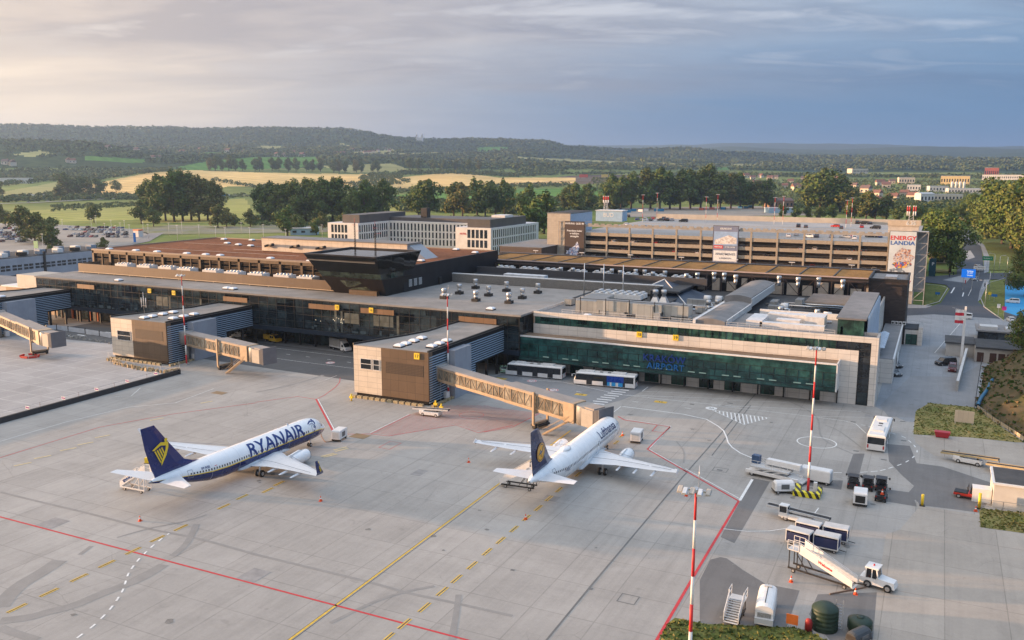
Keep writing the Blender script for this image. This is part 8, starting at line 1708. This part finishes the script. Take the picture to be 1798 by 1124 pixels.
# ================================================================ FAR THINGS
def pathstrip(name,P,w,m,dz=.5,kind='structure'):
    mb=MB(); Q=[]
    for p,q in zip(P[:-1],P[1:]):
        for k in range(12): g=ground_at(p[0]+(q[0]-p[0])*k/12,p[1]+(q[1]-p[1])*k/12); Q.append((g.x,g.y,g.z+dz))
    mb.strip([(x,y,z) for x,y,z in Q],w); o=mb.build(name,m); o['kind']=kind; return o
pathstrip('motorway',[(-60,361),(60,357),(150,352),(250,348),(400,344),(520,342)],13,mat('motorway grey',(.24,.235,.23),.9,0,.1,.05),1.2); pathstrip('motorway',[(700,336),(860,325),(960,320),(1060,316)],12,mat('motorway grey',(.24,.235,.23),.9),1.0)
pathstrip('gravel_track',[(590,256),(620,262),(640,268)],10,mat('pale track',(.40,.34,.26),.9),1)
def fbox(x0,x1,yb,yt,m,label,cat='building',name='building',depth=14,roof=None,win=0,rh=0):
    a,b=ground_at(x0,yb),ground_at(x1,yb); r=math.hypot(a.x,a.y); h=(yb-yt)*r/FPX; w=(b-a).length; rz=math.atan2(b.y-a.y,b.x-a.x); z=min(a.z,b.z)
    t=thing(name,label,cat,(a.x,a.y,z),rz); MB().box(0,w,0,depth,-.3,h).build('wall',m,t)
    if rh: MB().loft([[(-.4,-.5,h),(w+.4,-.5,h),(w+.4,depth+.5,h),(-.4,depth+.5,h)],[(-.4,depth*.5-.1,h+rh),(w+.4,depth*.5-.1,h+rh),(w+.4,depth*.5+.1,h+rh),(-.4,depth*.5+.1,h+rh)]],smooth=False).build('roof',roof,t)
    else: MB().box(-.3,w+.3,-.3,depth+.3,h,h+.5).build('roof',roof or LGY,t)
    if win:
        k=MB(); n=max(2,int(w/5))
        for i in range(n): k.box(w*(i+.25)/n,w*(i+.7)/n,-.06,-.01,h*.35,h*.7)
        k.build('window_band',GW,t)
    return t
CR_=mat('cream wall far',(.60,.52,.42),.7,0,.05,.1); WHF=mat('white wall far',(.62,.60,.58),.7,0,.05,.1); RDF=mat('brick far',(.36,.10,.06),.7,0,.1,.1); YEF=mat('yellow hall',(.58,.45,.22),.6,0,.05,.1); BLF=mat('pale blue far',(.32,.45,.55),.7,0,.05,.1); RRF=mat('red tile roof',(.20,.095,.065),.8,0,.15,.3); BRF=mat('brown roof',(.16,.10,.08),.8,0,.15,.3); BCN=mat('blue container',(.02,.17,.34),.5,0,.1,.3)
for a in [(1496,1524,305,297,CR_,'long pale flat block on the far plain right of the wood'),(1728,1753,312,297,RDF,'red brick block high among the far trees on the right'),(1724,1850,316,308,WHF,'long low white hall at the far right'),(1651,1702,325,311,YEF,'yellow fronted industrial hall on the right'),(1632,1665,337,328,WHF,'white flat roofed hall left of the silos'),(1665,1745,340,332,WHF,'long white flat roofed hall below the yellow one'),(1592,1616,336,326,WHF,'small square white block left of the long halls'),(1578,1606,323,313,CR_,'tan block behind the small square white one')]: fbox(*a,depth=30,win=1)
fbox(1616,1640,357,342,WHF,'white house with grey pitched roof at the left of the close white group',roof=LGY,rh=2,win=1); fbox(1640,1690,354,343,CR_,'long white and grey building at the right of the close white group',win=1); fbox(1352,1393,366,353,mat('brown wall',(.25,.15,.1),.7),'brown hall with shallow gable beyond the car park',roof=BRF,rh=3.5,depth=20,win=1); fbox(1350,1400,374,366,BLF,'pale blue shed in front of the brown hall'); fbox(510,556,412,402,BLF,'pale blue shed left of the white office block',roof=LGY,win=1); fbox(0,50,322,314,WHF,'white greenhouse halls at the far left edge',depth=25); 
t=fbox(52,118,346,342,WHF,'long white plastic tunnel in the far left meadow','greenhouse','greenhouse',6)
for i in range(4): 
    g=ground_at(1671+i*7,335); t=thing('silo','pale silo in front of the yellow hall, %s of four'%NUM[i],'silo',tuple(g),0,'silos by the yellow hall'); r=math.hypot(g.x,g.y); MB().lathe((0,0,0),[(2.6,0),(2.6,12*r/FPX),(1.2,14*r/FPX)],14).build('drum',WHF,t); MB().lathe((0,0,14*r/FPX),[(1.2,0),(.4,.8)],10).build('cap',LGY,t)
for x,w_,c,l in((1017,15,mat('poster red',(.60,.10,.06),.6),'red roadside hoarding on the far bare field'),(1056,11,mat('poster yellow',(.70,.50,.12),.6),'yellow roadside hoarding on the far bare field')):
    g=ground_at(x,314); r=math.hypot(g.x,g.y)/FPX; t=thing('hoarding',l,'billboard',tuple(g),.42); MB().box(0,w_*r,-.4,0,2.5*r,7.5*r).build('panel',c,t); MB().box(1.5*r,2.*r,0,.4,0,2.5*r).box((w_-2)*r,(w_-1.5)*r,0,.4,0,2.5*r).build('post',DMT,t)
for i,(x,y,m_) in enumerate([(1084,372,BCN),(1093,372,BCN),(1103,373,BCN),(1112,371,BCN),(1125,372,WHF),(1135,371,WHF),(1153,371,BCN),(1161,371,BCN),(1300,366,BCN),(1310,366,BCN),(1318,365,BCN),(1250,368,RDF),(1270,368,BCN),(1232,369,RDF)]):
    g=ground_at(x,y); t=thing('shipping_container','%s container in the yard behind the car park, %s from the left'%({BCN:'blue',WHF:'white',RDF:'rusty red'}[m_],NUM[i]),'container',tuple(g),.3*(i%4)-.3,'containers in the yard'); MB().box(-3,3,-1.2,1.2,.1,2.9).build('body',m_,t); MB().box(-2.9,2.9,-1.1,1.1,0,.1).box(2.98,3.03,-1.,1.,.3,2.7).build('door_frame',DMT,t)
sheet('yard',[tuple(at(x,y))[:2] for x,y in((1060,366),(1340,362),(1420,372),(1430,378),(1060,382))],.03,mat('yard gravel',(.27,.24,.2),.9,0,.15,.05))
# houses
def house(g,s,rz,label,group,rm):
    k=('house',rm.name)
    if k not in TV:
        t=thing('house',label,'house',tuple(g),rz,group); MB().box(-5,5,-4,4,-1,4.5).build('wall',CR_,t); MB().loft([[(-5.4,-4.6,4.4),(5.4,-4.6,4.4),(5.4,4.6,4.4),(-5.4,4.6,4.4)],[(-5.4,-.1,8),(5.4,-.1,8),(5.4,.1,8),(-5.4,.1,8)]],smooth=False).build('roof',rm,t); MB().box(-3.6,-1.8,-4.06,-4.01,1.2,2.8).build('window',GW,t); MB().box(1.6,3.4,-4.06,-4.01,1.2,2.8).build('window',GW,t); MB().box(2,2.8,1,1.8,6,8.6).build('chimney',RDF,t); TV[k]=t; t.scale=(s,s,s); return t
    return dup(TV[k],tuple(g),rz,label,group,scale=s)
rh_=random.Random(31)
HP=[(x,y,1) for x,y in [(632,266),(640,270),(648,270),(656,268),(664,266),(672,264),(678,262),(684,266),(612,262),(618,266),(515,270),(455,270),(470,272),(486,274),(500,275),(530,275),(560,273),(590,272),(602,273),(350,266),(285,264),(262,268),(240,266),(320,270),(400,268),(425,270),(10,288),(22,290),(120,284),(128,285),(190,262),(216,266),(268,280),(278,280)]]+[(x,y,2) for x,y in [(1310,312),(1322,315),(1336,312),(1352,316),(1362,314),(1378,330),(1398,334),(1412,318),(1425,322),(1436,330),(1470,318),(1480,322),(1545,326),(1556,330),(1566,322),(1540,345),(1520,338),(1388,322),(1340,330),(1328,326),(1500,330),(1588,345),(1602,350),(1568,352),(1424,350),(1535,366),(1548,364)]]
for i,(x,y,k) in enumerate(HP):
    g=ground_at(x,y)
    if g: house(g,(1.8 if k==1 else 1.6)*rh_.uniform(.8,1.2),rh_.uniform(-.7,.7),('small pale house with a tiled roof in the far hillside village','pale house with a tiled roof among trees in the right hand suburb')[k-1],('houses of the hillside village','houses of the suburb')[k-1],rh_.choice([RRF,RRF,BRF]))
g=ground_at(737,250); g=Vector((g.x,g.y,g.z)); t=thing('hilltop_church','pale twin towered church on the wooded ridge','church',tuple(g),rad(20)); s_=math.hypot(g.x,g.y)/FPX
MB().box(-6*s_,6*s_,-2*s_,2*s_,-2,8*s_).build('nave',WHF,t); MB().loft([[(-6*s_,-2.2*s_,8*s_),(6*s_,-2.2*s_,8*s_),(6*s_,2.2*s_,8*s_),(-6*s_,2.2*s_,8*s_)],[(-6*s_,0,10*s_),(6*s_,0,10*s_),(6*s_,.1,10*s_),(-6*s_,.1,10*s_)]],smooth=False).build('roof',LGY,t)
for k in (-5,4.6): MB().box((k-1.3)*s_,(k+1.3)*s_,-2.6*s_,0,0,12*s_).build('tower',WHF,t); MB().lathe((k*s_,-1.3*s_,12*s_),[(1.5*s_,0),(1.2*s_,1.5*s_),(.4*s_,3*s_),(.1,5*s_)],10).build('spire',LGY,t)
# masts on the car park roof and poles on the open ground
for i,(x,b_,t_) in enumerate([(1128,391,344),(1153,389,341),(1239,391,348),(1259,390,344),(1359,394,350),(1374,395,348),(1485,401,356),(1494,398,352)]):
    p=at(x,b_,21.02); r=math.hypot(p.x,p.y)/FPX; h=(b_-t_)*r; t=thing('roof_light_mast','thin red and white lamp mast on the car park roof, %s from the left'%NUM[i],'light mast',(p.x,p.y,21.02),0,'lamp masts on the car park roof'); 
    for k in range(6): MB().tube((0,0,h*k/6),(0,0,h*(k+1)/6),.11,.09,7).build('red_band' if k%2 else 'white_band',MASTR if k%2 else MASTW,t)
    MB().box(-.9,.9,-.15,.15,h,h+.3).build('lamp_head',MTL,t)
for i,(x,y,h) in enumerate([(40,410,9),(98,422,10),(185,418,10),(196,408,9),(212,414,9),(219,406,8),(228,418,9),(252,412,9),(261,420,10),(297,414,9),(312,422,10),(320,412,9),(350,418,9),(379,418,8),(396,424,9),(439,424,9),(110,404,8),(161,404,9),(169,398,9),(424,410,8),(463,424,11),(204,420,9),(77,450,12),(566,418,9),(502,424,8)]):
    p=at(x,y); t=thing('lamp_post','slim pale lamp post on the open ground left of the office block','lamp post',(p.x,p.y,0),0,'lamp posts on the open ground'); MB().tube((0,0,0),(0,0,h),.14,.08,6).build('pole',MASTW,t); MB().box(-.9,.9,-.2,.2,h,h+.2).build('lamp_head',LGY,t)
for i,(x,y,c,l) in enumerate([(50,357,'dark grey','dark car on the far motorway at the left'),(83,355,'silver','pale car on the far motorway at the left')]): p=ground_at(x,y); t=protos_far=put(c,p.x,p.y,p.z+1.2,rad(20),l,None) if c in used else None
g=ground_at(396,346); t=thing('lorry','blue lorry on the far motorway right of the tall clump','lorry',(g.x,g.y,g.z+1.2),.35); MB().box(-7,5,-1.2,1.2,1.1,4.2).build('trailer',BCN,t); MB().box(5.2,7.2,-1.2,1.2,.5,3.4).build('cab',WHF,t); wheels4(t,6,-4,1.0,.5,.3)
p=at(77,446); t=thing('road_sign','green road sign at the edge of the far car park','sign',(p.x-6,p.y,0)); MB().box(-1.8,1.8,-.1,.1,3,7).build('panel',mat('sign green',(.01,.22,.09),.5),t); MB().bar((-1.2,0,0),(-1.2,0,3),.15).bar((1.2,0,0),(1.2,0,3),.15).build('post',MTL,t)
p=at(237,428); t=thing('banner_flag','small bright blue panel beside the access road left','sign',(p.x,p.y,0)); MB().box(-1,1,-.1,.1,1,7).build('panel',mat('bright blue',(.01,.15,.5),.5),t); MB().bar((0,0,0),(0,0,1),.2).build('post',MTL,t)
p=at(243,416); t=thing('ticket_kiosk','small white kiosk with an orange roof edge by the far lot','kiosk',(p.x,p.y,0)); MB().box(-2.5,2.5,-2,2,0,4.5).build('wall',WHF,t); MB().box(-2.7,2.7,-2.2,2.2,4.5,5.2).build('roof',ORG,t)
